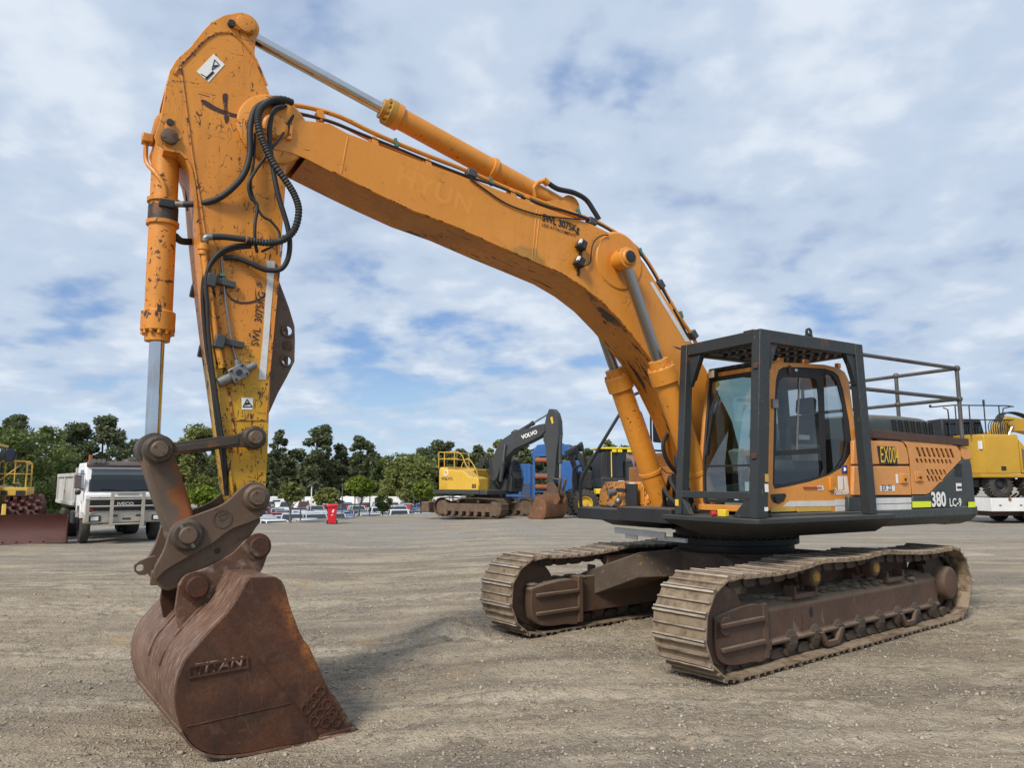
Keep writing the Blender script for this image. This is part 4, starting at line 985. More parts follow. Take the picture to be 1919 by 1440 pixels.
# --- boom ----------------------------------------------------------
YB = .27
boom_top = [(5.988, 5.065), (5.757, 5.107), (5.546, 5.137), (5.363, 5.083), (5.106, 5.052), (4.655, 4.99), (4.112, 4.927), (3.662, 4.873), (3.17, 4.806), (2.713, 4.76), (2.448, 4.728), (2.159, 4.666), (1.853, 4.543), (1.551, 4.255), (1.235, 3.88), (0.982, 3.535), (0.634, 3.102), (0.264, 2.55), (0.157, 2.216)]
boom_bot = [(0.468, 1.78), (0.696, 1.845), (0.867, 2.07), (1.088, 2.515), (1.358, 2.939), (1.634, 3.263), (1.763, 3.379), (2.032, 3.61), (2.318, 3.821), (2.605, 3.969), (2.904, 4.078), (3.277, 4.159), (3.758, 4.261), (4.248, 4.374), (4.691, 4.444), (5.093, 4.547), (5.307, 4.607), (5.5, 4.663), (5.753, 4.739), (5.89, 4.763)]
nose = [(6.033, 4.763), (6.131, 4.774), (6.199, 4.837), (6.221, 4.932), (6.194, 5.045), (6.119, 5.132), (6.048, 5.136)]
outl = boom_top + boom_bot + nose
bs = MB()
bs.prism(outl, YB - .012, YB); bs.prism(outl, -YB, -YB + .012)
boom = bs.build('boom', M['boom'], EX, bevel=.004)
# top and belly plates run between the side plates, slightly proud as flanges
def strip(name, pts, half, th, mat, inward, parent):
    m = MB(); rings = []
    for i, p in enumerate(pts):
        a, b = Vector(pts[max(i - 1, 0)]), Vector(pts[min(i + 1, len(pts) - 1)]); d = (b - a).normalized(); nn = Vector((-d.y, d.x)) * th * inward
        q = Vector(p) + nn
        rings.append([(p[0], half, p[1]), (p[0], -half, p[1]), (q.x, -half, q.y), (q.x, half, q.y)])
    m.loft(rings); return m.build(name, mat, parent, angle=30)
strip('top_plate', boom_top[1:], YB - .018, .02, M['boom'], 1, boom)
strip('belly_plate', boom_bot[:-1], YB - .018, .02, M['belly'], 1, boom)
# weld seams and weld rim
def seam(a, b, w=.014, par=None, y=YB):
    a, b = U_at(a, y), U_at(b, y); return MB().bar(a, b, w, .006, up=(0, 1, 0)).build('weld_seam', M['boom'], par or boom, bevel=.003)
def U_at(p, y): return (p[0], y + .001, p[1])
sA, sB = [(3.212, 4.761), (3.277, 4.165)]; seam(sA, sB)
sA, sB = [(3.17, 4.757), (3.243, 4.158)]; seam(sA, sB)
sA, sB = [(5.362, 5.051), (5.418, 4.666)]; seam(sA, sB)
for zz in (-1, 1):
    m = MB(); pp = boom_bot[6:-2]; m.tube([(p[0], zz * (YB + .001), p[1] + .012) for p in pp], .007, 5); m.build('weld_rim', M['edge'], boom)
# lettering
o = (3.146, 0.276, 4.644); e = (2.697, 0.276, 4.598); xd = (e[0] - o[0], 0, e[2] - o[2]); up_ = (-.05, 0, 1)
txt('SWL 3075Kg', boom, M['black_print'], o, xd, up_, .085, bold=.03, sx=.80)
o = (3.154, 0.276, 4.582); txt('LESS ATTACHMENTS', boom, M['black_print'], o, xd, up_, .036, bold=.012, sx=1.0, shear=.2)
o = (4.877, 0.27, 4.712); e = (3.92, 0.27, 4.516); xd = (e[0] - o[0], 0, e[2] - o[2])
txt('HYUN', boom, M['pale_print'], o, xd, up_, .20, bold=.02, sx=1.05, ext=.0002, space=1.1)
MB().prism([(1.597, 4.163), (1.545, 4.177), (0.956, 3.504), (1.038, 3.496)], YB + .001, YB + .005).build('reflective_strip', M['strip_white'], boom)
MB().prism([(0.661, 3.134), (0.584, 3.173), (0.461, 3), (0.539, 2.954)], YB + .001, YB + .005).build('reflective_strip', M['sign_yellow'], boom)
# cylinder boss
bo = (2.062, 0.27, 4.353)
MB().lathe((bo[0], YB - .01, bo[2]), (bo[0], YB + .03, bo[2]), [(0, .36), (.012, .345), (.025, .33), (.026, .25)], 36).build('boss_ring', M['boom'], boom)
pb = (2.099, 0.4, 4.338)
ps = MB(); ps.lathe((pb[0], -.52, pb[2]), (pb[0], .52, pb[2]), [(0, .085), (.02, .10), (1.02, .10), (1.04, .085)], 28); ps.build('cylinder_pin', M['orange'], boom, bevel=.006)
MB().lathe((pb[0], .50, pb[2]), (pb[0], .535, pb[2]), [(0, .07), (.03, .07), (.035, .05)], 20).build('pin_cap', M['black'], boom)
# tip pin
tp = (6.046, 0.29, 4.959)
MB().lathe((tp[0], -.33, tp[2]), (tp[0], .33, tp[2]), [(0, .09), (.02, .115), (.64, .115), (.66, .09)], 28).build('tip_pin', M['orange_worn'], boom, bevel=.005)
MB().prism([(5.912, 5.009), (5.883, 5.017), (5.892, 4.881), (5.94, 4.864), (5.936, 4.89), (5.917, 4.905)], .275, .305).build('keeper_plate', M['orange_worn'], boom, bevel=.004)

# boom cylinders
def cylinder(name, a, b, rb, rr, gl, frac, par, mat, rodmat, glmat, eye=None, n=28):
    """barrel from a, rod to b; gl = gland length; frac = barrel share"""
    a, b = Vector(a), Vector(b); L = (b - a).length; Lb = L * frac
    m = MB(); m.lathe(a, b, [(0, rb * .7), (.05, rb), (Lb - gl, rb), (Lb - gl + .001, rb * 1.03), (Lb - gl * .95, rb * 1.22), (Lb - gl * .35, rb * 1.22), (Lb - gl * .33, rb * 1.16), (Lb - gl * .30, rb * .92), (Lb, rb * .90)], n)
    o = m.build(name, mat, par, bevel=.003, angle=30)
    x = (b - a).normalized(); u = Vector((0, 1, 0)); v = x.cross(u).normalized()
    c = a + x * (Lb - gl * .33)
    bt = MB()
    for k in range(12):
        t = 2 * math.pi * k / 12; q = c + (u * math.cos(t) + v * math.sin(t)) * rb * 1.06; bt.cyl(q - x * .005, q + x * .03, .016, n=6)
    bt.build('gland_bolts', glmat, o)
    MB().lathe(a, b, [(Lb - .03, rr), (L, rr)], n).build('rod', rodmat, o)
    if glmat is not mat:
        MB().lathe(a, b, [(Lb - gl * .62, rb * 1.24), (Lb - gl * .34, rb * 1.24), (Lb - gl * .32, rb * 1.17), (Lb - gl * .29, rb * .94), (Lb + .004, rb * .92)], n).build('gland', glmat, o, bevel=.003)
    return o
foot = (0.847, -0.4, 1.427)
for s in (1, -1):
    a = (foot[0], .40 * s, foot[2]); b = (pb[0], .40 * s, pb[2])
    c = cylinder('boom_cylinder', a, b, .135, .062, .30, .610, EX, M['orange'], M['dull_rod'], M['orange'])
    MB().lathe((pb[0], .33 * s, pb[2]), (pb[0], .49 * s, pb[2]), [(0, .10), (.01, .125), (.15, .125), (.16, .10)], 28).build('rod_eye', M['orange'], c, bevel=.004)
    MB().lathe((foot[0], .30 * s, foot[2] - .0), (foot[0], .50 * s, foot[2]), [(0, .11), (.01, .13), (.19, .13), (.2, .11)], 28).build('base_eye', M['orange'], c, bevel=.004)
    d = Vector(b) - Vector(a); k = d.normalized(); off = Vector((-.16, -.02 * s, .02))
    MB().tube([Vector(a) + k * 1.38 + off * .7, Vector(a) + k * 1.33 + off, Vector(a) + k * .62 + off, Vector(a) + k * .50 + off * 1.5, Vector(a) + k * .40 + off * 3], .017).build('oil_pipe', M['orange'], c)
    q = Vector(a) + k * .52; MB().lathe(q - k * .025, q + k * .025, [(0, .138), (.005, .146), (.045, .146), (.05, .138)], 28).build('pipe_band', M['orange'], c)
for s in (1, -1):
    br = MB()
    for y in (.25, .55): br.prism([(foot[0] - .45, 1.30), (foot[0] + .10, 1.30), (foot[0] + .16, foot[2] - .02), (foot[0] + .05, foot[2] + .15), (foot[0] - .1, foot[2] + .12), (foot[0] - .45, 1.62)], s * y - .02, s * y + .02)
    br.lathe((foot[0], s * .62 - .0, foot[2]), (foot[0], s * .22, foot[2]), [(0, .12), (.03, .16), (.07, .16), (.08, .09), (.32, .09), (.33, .16), (.38, .16), (.4, .12)], 24)
    br.build('cylinder_bracket', M['black'], EX, bevel=.006)

# arm cylinder on top of the boom
ab = (2.643, 0, 4.962); ae = (6.308, -0, 5.951)
ac = cylinder('arm_cylinder', ab, ae, .112, .060, .22, .625, EX, M['orange'], M['chrome'], M['gland'])
k = (Vector(ae) - Vector(ab)).normalized()
q = Vector(ab) + k * 1.02; MB().lathe(q - k * .03, q + k * .03, [(0, .12), (.005, .132), (.055, .132), (.06, .12)], 28).build('pipe_band', M['orange'], ac)
MB().lathe((ab[0], -.13, ab[2]), (ab[0], .13, ab[2]), [(0, .10), (.01, .13), (.25, .13), (.26, .10)], 24).build('base_eye', M['orange'], ac)
MB().lathe((ae[0], -.12, ae[2]), (ae[0], .12, ae[2]), [(0, .10), (.01, .125), (.23, .125), (.24, .10)], 24).build('rod_eye', M['orange_worn'], ac)
lg = MB()
for y in (.15, -.15): lg.prism([(3.089, 4.9), (2.87, 4.976), (2.765, 4.978), (2.676, 4.933), (2.47, 4.819), (2.812, 4.798)], y - .015, y + .015)
lg.build('cylinder_lug', M['orange'], boom, bevel=.004)
el = MB(); el.tube([(3.107, 0.08, 4.982), (3.141, 0.1, 5.081), (3.097, 0.12, 5.147), (3.008, 0.14, 5.184)], .026); el.tube([(3.056, 0.08, 5.107), (2.872, 0.08, 5.044)], .026); el.tube([(3.037, 0.14, 5.191), (2.972, 0.14, 5.148)], .04); el.build('pipe_elbow', M['orange'], ac, bevel=.003)
MB().tube(spline([(2.979, 0.14, 5.166), (2.846, 0.15, 5.115), (2.635, 0.17, 5.108), (2.466, 0.18, 5.056), (2.366, 0.19, 4.943), (2.29, 0.2, 4.838)], 5), .030, 10).build('hose', M['rubber'], ac)

# oil pipes along the boom
pp = [(5.886, 0.2, 5.26), (5.667, 0.2, 5.279), (5.408, 0.2, 5.264), (5.083, 0.2, 5.191), (4.626, 0.2, 5.115), (4.077, 0.2, 5.043), (3.485, 0.2, 4.941), (2.92, 0.2, 4.867), (2.392, 0.2, 4.818), (2.156, 0.2, 4.759), (1.897, 0.2, 4.674), (1.683, 0.2, 4.565), (1.484, 0.2, 4.369), (1.284, 0.2, 4.103), (1.063, 0.2, 3.834), (0.854, 0.2, 3.613), (0.68, 0.2, 3.358)]
MB().tube(spline(pp, 4), .023, 8).build('boom_pipe', M['orange'], boom)
MB().tube(spline([(x, -.20, z) for x, y, z in pp], 4), .023, 8).build('boom_pipe', M['orange'], boom)
MB().tube(spline([(x - .01, .13, z - .045) for x, y, z in pp], 4), .018, 8).build('boom_pipe', M['orange'], boom)
MB().tube(spline([(5.822, 0.23, 5.18), (5.519, 0.23, 5.177), (5.201, 0.23, 5.131), (4.869, 0.23, 5.083), (4.52, 0.23, 5.027), (4.092, 0.23, 4.97), (3.638, 0.23, 4.928), (3.157, 0.23, 4.847), (2.645, 0.23, 4.824), (2.26, 0.23, 4.756), (1.924, 0.23, 4.634), (1.653, 0.23, 4.482), (1.405, 0.23, 4.2), (1.153, 0.23, 3.864), (0.94, 0.23, 3.572)], 4), .014, 6).build('hose', M['rubber'], boom)
MB().tube(spline([(4.058, 0.285, 4.923), (3.866, 0.285, 4.836), (3.604, 0.285, 4.737), (3.264, 0.285, 4.697), (2.908, 0.285, 4.718), (2.535, 0.285, 4.764)], 5), .009, 6).build('cable', M['rubber'], boom)
for a in [(4, 0.2, 5.014), (2.408, 0.2, 4.789), (1.369, 0.2, 4.185), (0.835, 0.2, 3.615)]:
    i = min(range(len(pp)), key=lambda j: (pp[j][0] - a[0]) ** 2 + (pp[j][2] - a[2]) ** 2); d = Vector(pp[min(i + 1, len(pp) - 1)]) - Vector(pp[max(i - 1, 0)]); d.normalize()
    MB().bar(Vector(a) - d * .055, Vector(a) + d * .055, .10, .085).build('pipe_clamp', M['clamp'], boom, bevel=.012)
for a in [(4.852, 0.215, 5.138), (3.762, 0.215, 4.978), (2.603, 0.215, 4.862), (1.68, 0.215, 4.548), (1.041, 0.215, 3.847)]:
    MB().box(a, (.03, .05, .09), Matrix.Rotation(R(20), 3, 'Y')).build('pipe_clip', M['green_clip'], boom, bevel=.006)
for a in [(5.612, 0.19, 5.245), (5.077, 0.19, 5.125), (4.501, 0.19, 5.035), (3.493, 0.19, 4.925), (3.307, 0.19, 4.891), (1.906, 0.19, 4.649), (1.2, 0.19, 3.968)]:
    MB().box((a[0], .19, a[2] - .03), (.06, .10, .10), Matrix.Rotation(R(20), 3, 'Y')).build('pipe_bracket', M['orange'], boom, bevel=.006)
# lights on the boom side
for a in [(2.65, 0.33, 4.435), (2.683, 0.33, 4.232)]:
    a = Vector(a); rot = Matrix.Rotation(R(-25), 3, 'Y')
    l = MB(); l.box(a, (.11, .10, .11), rot, (.85, .85)); lo_ = l.build('boom_lamp', M['black'], boom, bevel=.012)
    MB().box(a + rot @ Vector((.05, .040, -.0)), (.02, .045, .05), rot).build('lamp_lens', M['lens'], lo_)
    MB().bar(a - Vector((.03, .05, .02)), a - Vector((.02, .06, .14)), .03).build('lamp_bracket', M['black'], lo_)
MB().tube(spline([(2.616, 0.3, 4.195), (2.51, 0.3, 4.261), (2.492, 0.3, 4.376), (2.46, 0.3, 4.495), (2.365, 0.3, 4.594), (2.239, 0.3, 4.636)], 5), .008, 6).build('cable', M['rubber'], boom)

# --- arm -----------------------------------------------------------
YA = .225
arm_pts = [(6.393, 5.989), (6.333, 5.994), (6.276, 5.973), (6.232, 5.925), (6.22, 5.866), (6.234, 5.768), (6.238, 5.642), (6.205, 5.528), (6.081, 5.276), (6.019, 5.159), (5.953, 4.95), (5.911, 4.745), (5.914, 4.449), (5.924, 4.11), (5.934, 3.89), (5.944, 3.559), (5.958, 3.219), (5.974, 2.822), (5.973, 2.373), (5.97, 1.991), (5.973, 1.741), (5.985, 1.606), (6.036, 1.558), (6.123, 1.564), (6.194, 1.61), (6.243, 1.743), (6.29, 2.03), (6.371, 2.471), (6.451, 2.895), (6.554, 3.508), (6.63, 4.01), (6.666, 4.286), (6.698, 4.421), (6.746, 4.525), (6.798, 4.569), (6.864, 4.567), (6.926, 4.566), (6.98, 4.59), (7.003, 4.646), (6.968, 4.806), (6.943, 5.09), (6.92, 5.261), (6.876, 5.377), (6.77, 5.534), (6.68, 5.71), (6.615, 5.818), (6.513, 5.92)]
am = MB(); am.prism(arm_pts, YA - .012, YA); am.prism(arm_pts, -YA, -YA + .012)
arm = am.build('arm', M['arm'], EX, bevel=.004)
rightE = arm_pts[7:22]; leftE = arm_pts[24:42]; topE = arm_pts[42:] + arm_pts[:4]
strip('arm_plate', rightE, YA - .015, .02, M['arm'], 1, arm)
strip('arm_plate', leftE[:13], YA + .018, .02, M['arm'], -1, arm)
strip('arm_plate', leftE[16:] + topE[:8], YA - .015, .02, M['arm'], 1, arm)
# welded ridge parallel to the front edge and reinforcing contours
def ridge(pxs, w=.02, y=.225):
    m = MB(); m.tube([(p[0], YA + .002, p[1]) for p in pxs], w * .5, 5); return m.build('weld_rim', M['edge'], arm)
ridge([(6.881, 5.239), (6.84, 5.339), (6.754, 5.475), (6.654, 5.638), (6.57, 5.727), (6.469, 5.771), (6.391, 5.756), (6.31, 5.681), (6.222, 5.585), (6.118, 5.368)], .022)
ridge([(6.839, 5.325), (6.778, 4.978), (6.706, 4.563), (6.621, 4.153), (6.534, 3.698), (6.422, 3.155), (6.305, 2.525), (6.226, 2.032)], .024)
ridge([(5.919, 3.996), (5.957, 3.305), (5.983, 2.732), (5.997, 2.311)], .016)
ridge([(6.286, 2.308), (5.989, 2.321)], .014)
# pin bosses
def bosses(c, r, y, par, mat, pr, pinmat, th=.05):
    m = MB(); m.lathe((c[0], y - .01, c[2]), (c[0], y + th, c[2]), [(0, r), (th * .7, r), (th, r * .86), (th + .01, r * .82)], 28); o = m.build('pin_boss', mat, par, bevel=.004)
    m = MB(); m.lathe((c[0], y, c[2]), (c[0], y + th + .035, c[2]), [(0, pr), (th + .02, pr), (th + .035, pr * .85)], 22); m.build('pin', pinmat, o, bevel=.003)
    return o
c1 = (6.328, 0.225, 5.887); c2 = (6.891, 0.225, 4.67)
kp = MB().prism(spline2([(6.452, 5.89), (6.422, 5.916), (6.322, 5.962), (6.269, 5.918), (6.28, 5.851), (6.334, 5.812), (6.44, 5.822), (6.468, 5.843)], 4), YA, YA + .025).build('keeper_plate', M['arm'], arm, bevel=.004)
MB().lathe((c1[0], YA, c1[2]), (c1[0], YA + .05, c1[2]), [(0, .085), (.045, .085), (.05, .07)], 22).build('pin', M['orange_chipped'], kp, bevel=.003)
c1b = (6.45, 0.225, 5.849); MB().cyl((c1b[0], YA, c1b[2]), (c1b[0], YA + .04, c1b[2]), .034, n=10).build('bolt', M['black'], kp, bevel=.004)
kp = MB().prism(spline2([(6.923, 4.804), (6.891, 4.827), (6.865, 4.8), (6.856, 4.717), (6.841, 4.663), (6.867, 4.609), (6.915, 4.597), (6.942, 4.638), (6.926, 4.717)], 4), YA, YA + .02).build('keeper_plate', M['arm'], arm, bevel=.004)
MB().lathe((c2[0], YA, c2[2]), (c2[0], YA + .05, c2[2]), [(0, .068), (.045, .068), (.05, .055)], 22).build('pin', M['hitch'], kp, bevel=.003)
c2b = (6.894, 0.225, 4.797); MB().cyl((c2b[0], YA, c2b[2]), (c2b[0], YA + .035, c2b[2]), .030, n=10).build('bolt', M['black'], kp, bevel=.004)
MB().lathe((tp[0], -.262, tp[2]), (tp[0], .262, tp[2]), [(0, .30), (.01, .32), (.514, .32), (.524, .30)], 36).build('arm_boss', M['arm'], arm, bevel=.003)
# lifting bracket with holes at the back
hol = [list(reversed(circ(p[0], p[1], .042, 14))) for p in [(5.813, 3.149), (5.812, 2.875)]]
for y in (.11, -.11):
    MB().prism([(5.961, 3.624), (5.912, 3.596), (5.812, 3.356), (5.757, 3.195), (5.747, 3.058), (5.745, 2.871), (5.806, 2.726), (5.88, 2.572), (5.955, 2.378), (5.987, 2.376)], y - .015, y + .015, holes=hol).build('rear_bracket', M['hitch'], arm)
hb = (5.817, 0.11, 3.011); MB().cyl((hb[0], .12, hb[2]), (hb[0], .135, hb[2]), .042, n=18).build('bracket_plug', M['beam'], arm)
for p in [(5.818, 0.128, 3.145), (5.816, 0.128, 2.873)]:
    MB().lathe(p, (p[0], p[1] + .012, p[2]), [(0, .062), (.012, .058), (.0121, .043), (.0, .043)], 18, cap=False).build('hole_rim', M['hitch'], arm)
# stickers, lettering and marks on the arm
st_ = MB().prism([(6.711, 5.32), (6.582, 5.526), (6.486, 5.456), (6.608, 5.253)], YA + .001, YA + .004).build('warning_sticker', M['white_print'], arm)
m = MB(); tri = [(6.588, 5.373), (6.571, 5.474), (6.529, 5.437)]; 
for i in range(3): m.bar((tri[i][0], YA + .006, tri[i][1]), (tri[(i + 1) % 3][0], YA + .006, tri[(i + 1) % 3][1]), .003, .007)
m.bar((6.582, 0.231, 5.407), (6.543, 0.231, 5.429), .003, .012); m.bar((6.632, 0.231, 5.272), (6.575, 0.231, 5.359), .003, .02); m.bar((6.677, 0.231, 5.308), (6.615, 0.231, 5.287), .003, .006)
m.build('sticker_print', M['black_print'], st_)
st_ = MB().prism([(6.209, 2.503), (6.113, 2.509), (6.113, 2.407), (6.2, 2.403)], YA + .001, YA + .004).build('warning_sticker', M['white_print'], arm)
m = MB(); tri = [(6.193, 2.426), (6.161, 2.492), (6.118, 2.43)]
for i in range(3): m.bar((tri[i][0], YA + .006, tri[i][1]), (tri[(i + 1) % 3][0], YA + .006, tri[(i + 1) % 3][1]), .003, .008)
m.bar((6.177, 0.231, 2.449), (6.143, 0.231, 2.46), .003, .02); m.build('sticker_print', M['black_print'], st_)
def smear(name, pts, mat): return MB().prism(spline2(pts, 4), YA + .0005, YA + .003).build(name, mat, arm)
M['smear'] = weather('dark_rust_smear', (0.05, 0.02, 0.015), 0.6, var=0.3, vscale=20, chips=[((0.45, 0.17, 0.02), 30, 0.6, 0.05, ONE)])
smear('paint_mark', [(6.664, 5.069), (6.626, 5.08), (6.536, 5.045), (6.452, 5.029), (6.362, 5.024), (6.266, 5.03), (6.261, 5.011), (6.378, 4.99), (6.477, 4.993), (6.565, 5.008), (6.636, 5.037)], M['smear'])
smear('paint_mark', [(6.489, 5.168), (6.459, 5.192), (6.445, 5.171), (6.445, 5.071), (6.426, 4.957), (6.451, 4.915), (6.467, 4.975), (6.476, 5.072)], M['smear'])
smear('hose_rub_mark', [(6.373, 3.403), (6.301, 3.347), (6.203, 3.341), (6.089, 3.394), (6.015, 3.491), (5.986, 3.553), (6.001, 3.483), (6.057, 3.398), (6.145, 3.339), (6.255, 3.316), (6.336, 3.343)], M['smear'])
o = (6.089, 0.229, 2.957); e = (6.05, 0.229, 3.427); txt('SWL  3075KG', arm, M['black_print'], o, (e[0] - o[0], 0, e[2] - o[2]), (1, 0, .1), .065, bold=.005, sx=.92)
MB().prism([(6.053, 3.738), (5.979, 3.74), (5.983, 3.593), (5.994, 3.301), (6.013, 2.673), (6.075, 2.669), (6.054, 3.008), (6.048, 3.39), (6.04, 3.536)], YA + .001, YA + .004).build('reflective_strip', M['strip_white'], arm)

# grease line, auxiliary pipes and valve on the arm
px_ = [(6.583, 0.27, 3.78), (6.563, 0.27, 3.635), (6.517, 0.27, 3.388), (6.483, 0.27, 3.208), (6.442, 0.27, 2.985), (6.384, 0.27, 2.74)]
MB().tube(spline(px_, 4), .027, 10).build('arm_pipe', M['arm'], arm); 
a = (6.582, 0.27, 3.762); MB().lathe((a[0], .27, a[2] + .02), (a[0], .27, a[2] - .07), [(0, .045), (.05, .045), (.06, .036), (.09, .036)], 14).build('pipe_flange', M['orange'], arm)
MB().tube(spline([(6.582, -0.26, 3.79), (6.531, -0.26, 3.505), (6.477, -0.26, 3.241), (6.445, -0.26, 3.048), (6.401, -0.26, 2.809)], 4), .025, 10).build('arm_pipe', M['arm'], arm)
for a in [(6.509, 0.27, 3.476), (6.416, 0.27, 2.96)]:
    MB().box(a, (.09, .09, .12), Matrix.Rotation(R(-8), 3, 'Y')).build('pipe_clamp', M['clamp'], arm, bevel=.014)
    MB().box((a[0] - .12, .255, a[2]), (.16, .05, .055), Matrix.Rotation(R(-8), 3, 'Y')).build('clamp_bracket', M['clamp'], arm, bevel=.006)
for p in [(6.547, -0.27, 3.5), (6.452, -0.27, 2.961)]: MB().box(p, (.09, .09, .12), Matrix.Rotation(R(-8), 3, 'Y')).build('pipe_clamp', M['clamp'], arm, bevel=.014)
for p in [(6.416, 0.255, 3.54), (6.315, 0.255, 2.968)]: MB().box(p, (.045, .04, .03)).build('pipe_clip', M['green_clip'], arm, bevel=.006)
MB().tube(spline([(6.435, 0.25, 3.689), (6.41, 0.25, 3.524), (6.384, 0.25, 3.341), (6.348, 0.25, 3.136), (6.304, 0.25, 2.933), (6.253, 0.25, 2.781)], 5), .011, 6).build('pilot_pipe', M['fitting'], arm)
vl = MB(); a = Vector((6.252, 0.26, 2.707)); rot = Matrix.Rotation(R(32), 3, 'Y')
vl.box(a, (.15, .10, .12), rot); d = rot @ Vector((-1, 0, 0)); d2 = rot @ Vector((0, 0, 1))
vl.cyl(a, a + d * .17, .035, .03, n=12); vl.cyl(a, a - d * .18, .04, .045, n=12); vl.cyl(a, a + d2 * .10 + d * .05, .03, n=12)
vl.build('shutoff_valve', M['fitting'], arm, bevel=.006)
vb = MB()
for i, j in ((.05, .04), (-.05, .04), (.05, -.04), (-.05, -.04)): q = a + rot @ Vector((i, .05, j)); vb.cyl(q, q + Vector((0, .015, 0)), .012, n=6)
q = a + Vector((0, .05, 0)); vb.cyl(q, q + Vector((0, .02, 0)), .026, n=12); vb.build('valve_bolt', M['black'], arm)
MB().cyl((6.269, 0.225, 2.581), (6.274, 0.25, 2.578), .022, n=8).build('grease_nipple', M['gland'], arm)

# big looping hoses
def hose(pts, r, mat='rubber', ribs=0, fit=True):
    sp = spline(pts, 6)
    o = MB().tube(sp, r if not ribs else [r * (1.0 + .13 * (i % 2)) for i in range(len(sp))], 12).build('hose', M[mat], arm)
    return o
def ribbed(pts, r):
    sp = spline(pts, 6); fine = []
    for a, b in zip(sp, sp[1:]):
        k = max(1, int((b - a).length / .011))
        for i in range(k): fine.append(a.lerp(b, i / k))
    return MB().tube(fine, [r * (1.1 if i % 2 else .9) for i in range(len(fine))], 12).build('corrugated_hose', M['rubber'], arm)
ribbed([(5.902, 0.3, 5.23), (5.998, 0.34, 5.215), (6.108, 0.38, 5.155), (6.2, 0.4, 5.04), (6.221, 0.42, 4.906), (6.176, 0.43, 4.747), (6.08, 0.44, 4.556), (5.971, 0.45, 4.416), (5.887, 0.45, 4.297), (5.845, 0.45, 4.163), (5.873, 0.44, 3.99), (5.965, 0.42, 3.883), (6.09, 0.38, 3.848), (6.269, 0.34, 3.857)], .030)
hose([(6.26, 0.34, 3.859), (6.427, 0.3, 3.864), (6.518, 0.29, 3.851)], .027)
hose([(6.572, 0.27, 3.81), (6.566, 0.275, 3.838), (6.534, 0.28, 3.851), (6.446, 0.29, 3.864)], .028, 'fitting')
hose([(5.963, 0.24, 5.23), (6.125, 0.29, 5.172), (6.227, 0.31, 5.063), (6.262, 0.32, 4.88), (6.255, 0.32, 4.635), (6.304, 0.32, 4.428), (6.441, 0.28, 4.243), (6.578, 0.22, 4.164), (6.734, 0.13, 4.147)], .027)
hose([(6.73, 0.13, 4.148), (6.842, 0.1, 4.14)], .027, 'fitting')
hose([(5.943, 0.24, 5.205), (6.055, 0.3, 5.115), (6.1, 0.33, 4.918), (6.083, 0.36, 4.66), (6.019, 0.38, 4.322), (5.913, 0.38, 4.001), (5.893, 0.37, 3.788), (5.944, 0.34, 3.652), (6.064, 0.31, 3.627), (6.196, 0.29, 3.669), (6.309, 0.27, 3.704), (6.418, 0.25, 3.696)], .023)
hose([(5.863, 0.24, 5.164), (5.98, 0.32, 4.903), (6.081, 0.34, 4.719), (6.199, 0.34, 4.503), (6.256, 0.34, 4.358), (6.231, 0.33, 4.246), (6.174, 0.33, 4.185), (6.185, 0.33, 4.014), (6.176, 0.32, 3.865), (6.149, 0.3, 3.77)], .014)
hose([(6.215, 0.3, 4.851), (6.217, 0.32, 4.594), (6.233, 0.32, 4.346), (6.144, 0.33, 4.118), (6.051, 0.33, 4.064), (5.973, 0.33, 3.966), (6.01, 0.33, 3.862), (6.118, 0.32, 3.779)], .011)
hose([(6.188, 0.3, 3.84), (6.38, 0.3, 3.783), (6.502, 0.3, 3.66), (6.552, 0.3, 3.491), (6.533, 0.3, 3.265), (6.498, 0.29, 2.953), (6.437, 0.28, 2.6), (6.379, 0.27, 2.292), (6.329, 0.25, 2.029), (6.29, 0.2, 1.765)], .016)
hose([(6.201, 0.28, 3.824), (6.396, 0.28, 3.753), (6.528, 0.27, 3.594), (6.56, 0.22, 3.393), (6.51, 0.2, 2.967), (6.439, 0.19, 2.61), (6.378, 0.18, 2.254), (6.318, 0.17, 1.942), (6.274, 0.16, 1.676)], .018)
hose([(6.777, 0.02, 3.893), (6.72, -0.02, 3.867), (6.615, -0.1, 3.903)], .030)
hose([(6.694, -0.1, 4.554), (6.698, -0.1, 4.394), (6.671, -0.12, 4.184)], .012)

# --- bucket cylinder -----------------------------------------------
b0 = (6.889, -0, 4.803); b1 = (6.848, -0, 2.062)
bc = cylinder('bucket_cylinder', b0, b1, .110, .060, .26, .672, EX, M['orange_worn'], M['chrome'], M['orange_worn'])
MB().lathe((b0[0], -.17, b0[2]), (b0[0], .17, b0[2]), [(0, .09), (.01, .12), (.33, .12), (.34, .09)], 24).build('base_eye', M['orange_worn'], bc)
k = (Vector(b1) - Vector(b0)).normalized()
for t in (.62, .82):
    q = Vector(b0) + k * t; MB().lathe(q - k * .02, q + k * .02, [(0, .12), (.004, .131), (.036, .131), (.04, .12)], 28).build('pipe_band', M['orange_worn'], bc)
q = Vector(b0) + k * .77; MB().lathe(q - k * .10, q + k * .06, [(0, .1195), (.16, .1195)], 28).build('bare_patch', M['link'], bc)
pf = lambda t, dx, dy: Vector(b0) + k * t + Vector((dx, dy, 0))
MB().tube(spline([pf(.14, .16, .02), pf(.30, .15, .02), pf(.42, .08, .10), pf(.52, .02, .13), pf(.62, 0, .125)], 4), .020).build('oil_pipe', M['orange_worn'], bc)
a = pf(.10, .15, .02); MB().box(a, (.09, .1, .08)).build('pipe_flange', M['orange_worn'], bc, bevel=.01)
a = (6.868, 0.11, 4.132); MB().box(a, (.12, .06, .07)).build('port_block', M['black'], bc, bevel=.008)
MB().lathe((b1[0], -.17, b1[2]), (b1[0], .17, b1[2]), [(0, .10), (.01, .125), (.33, .125), (.34, .10)], 24).build('rod_eye', M['link'], bc)

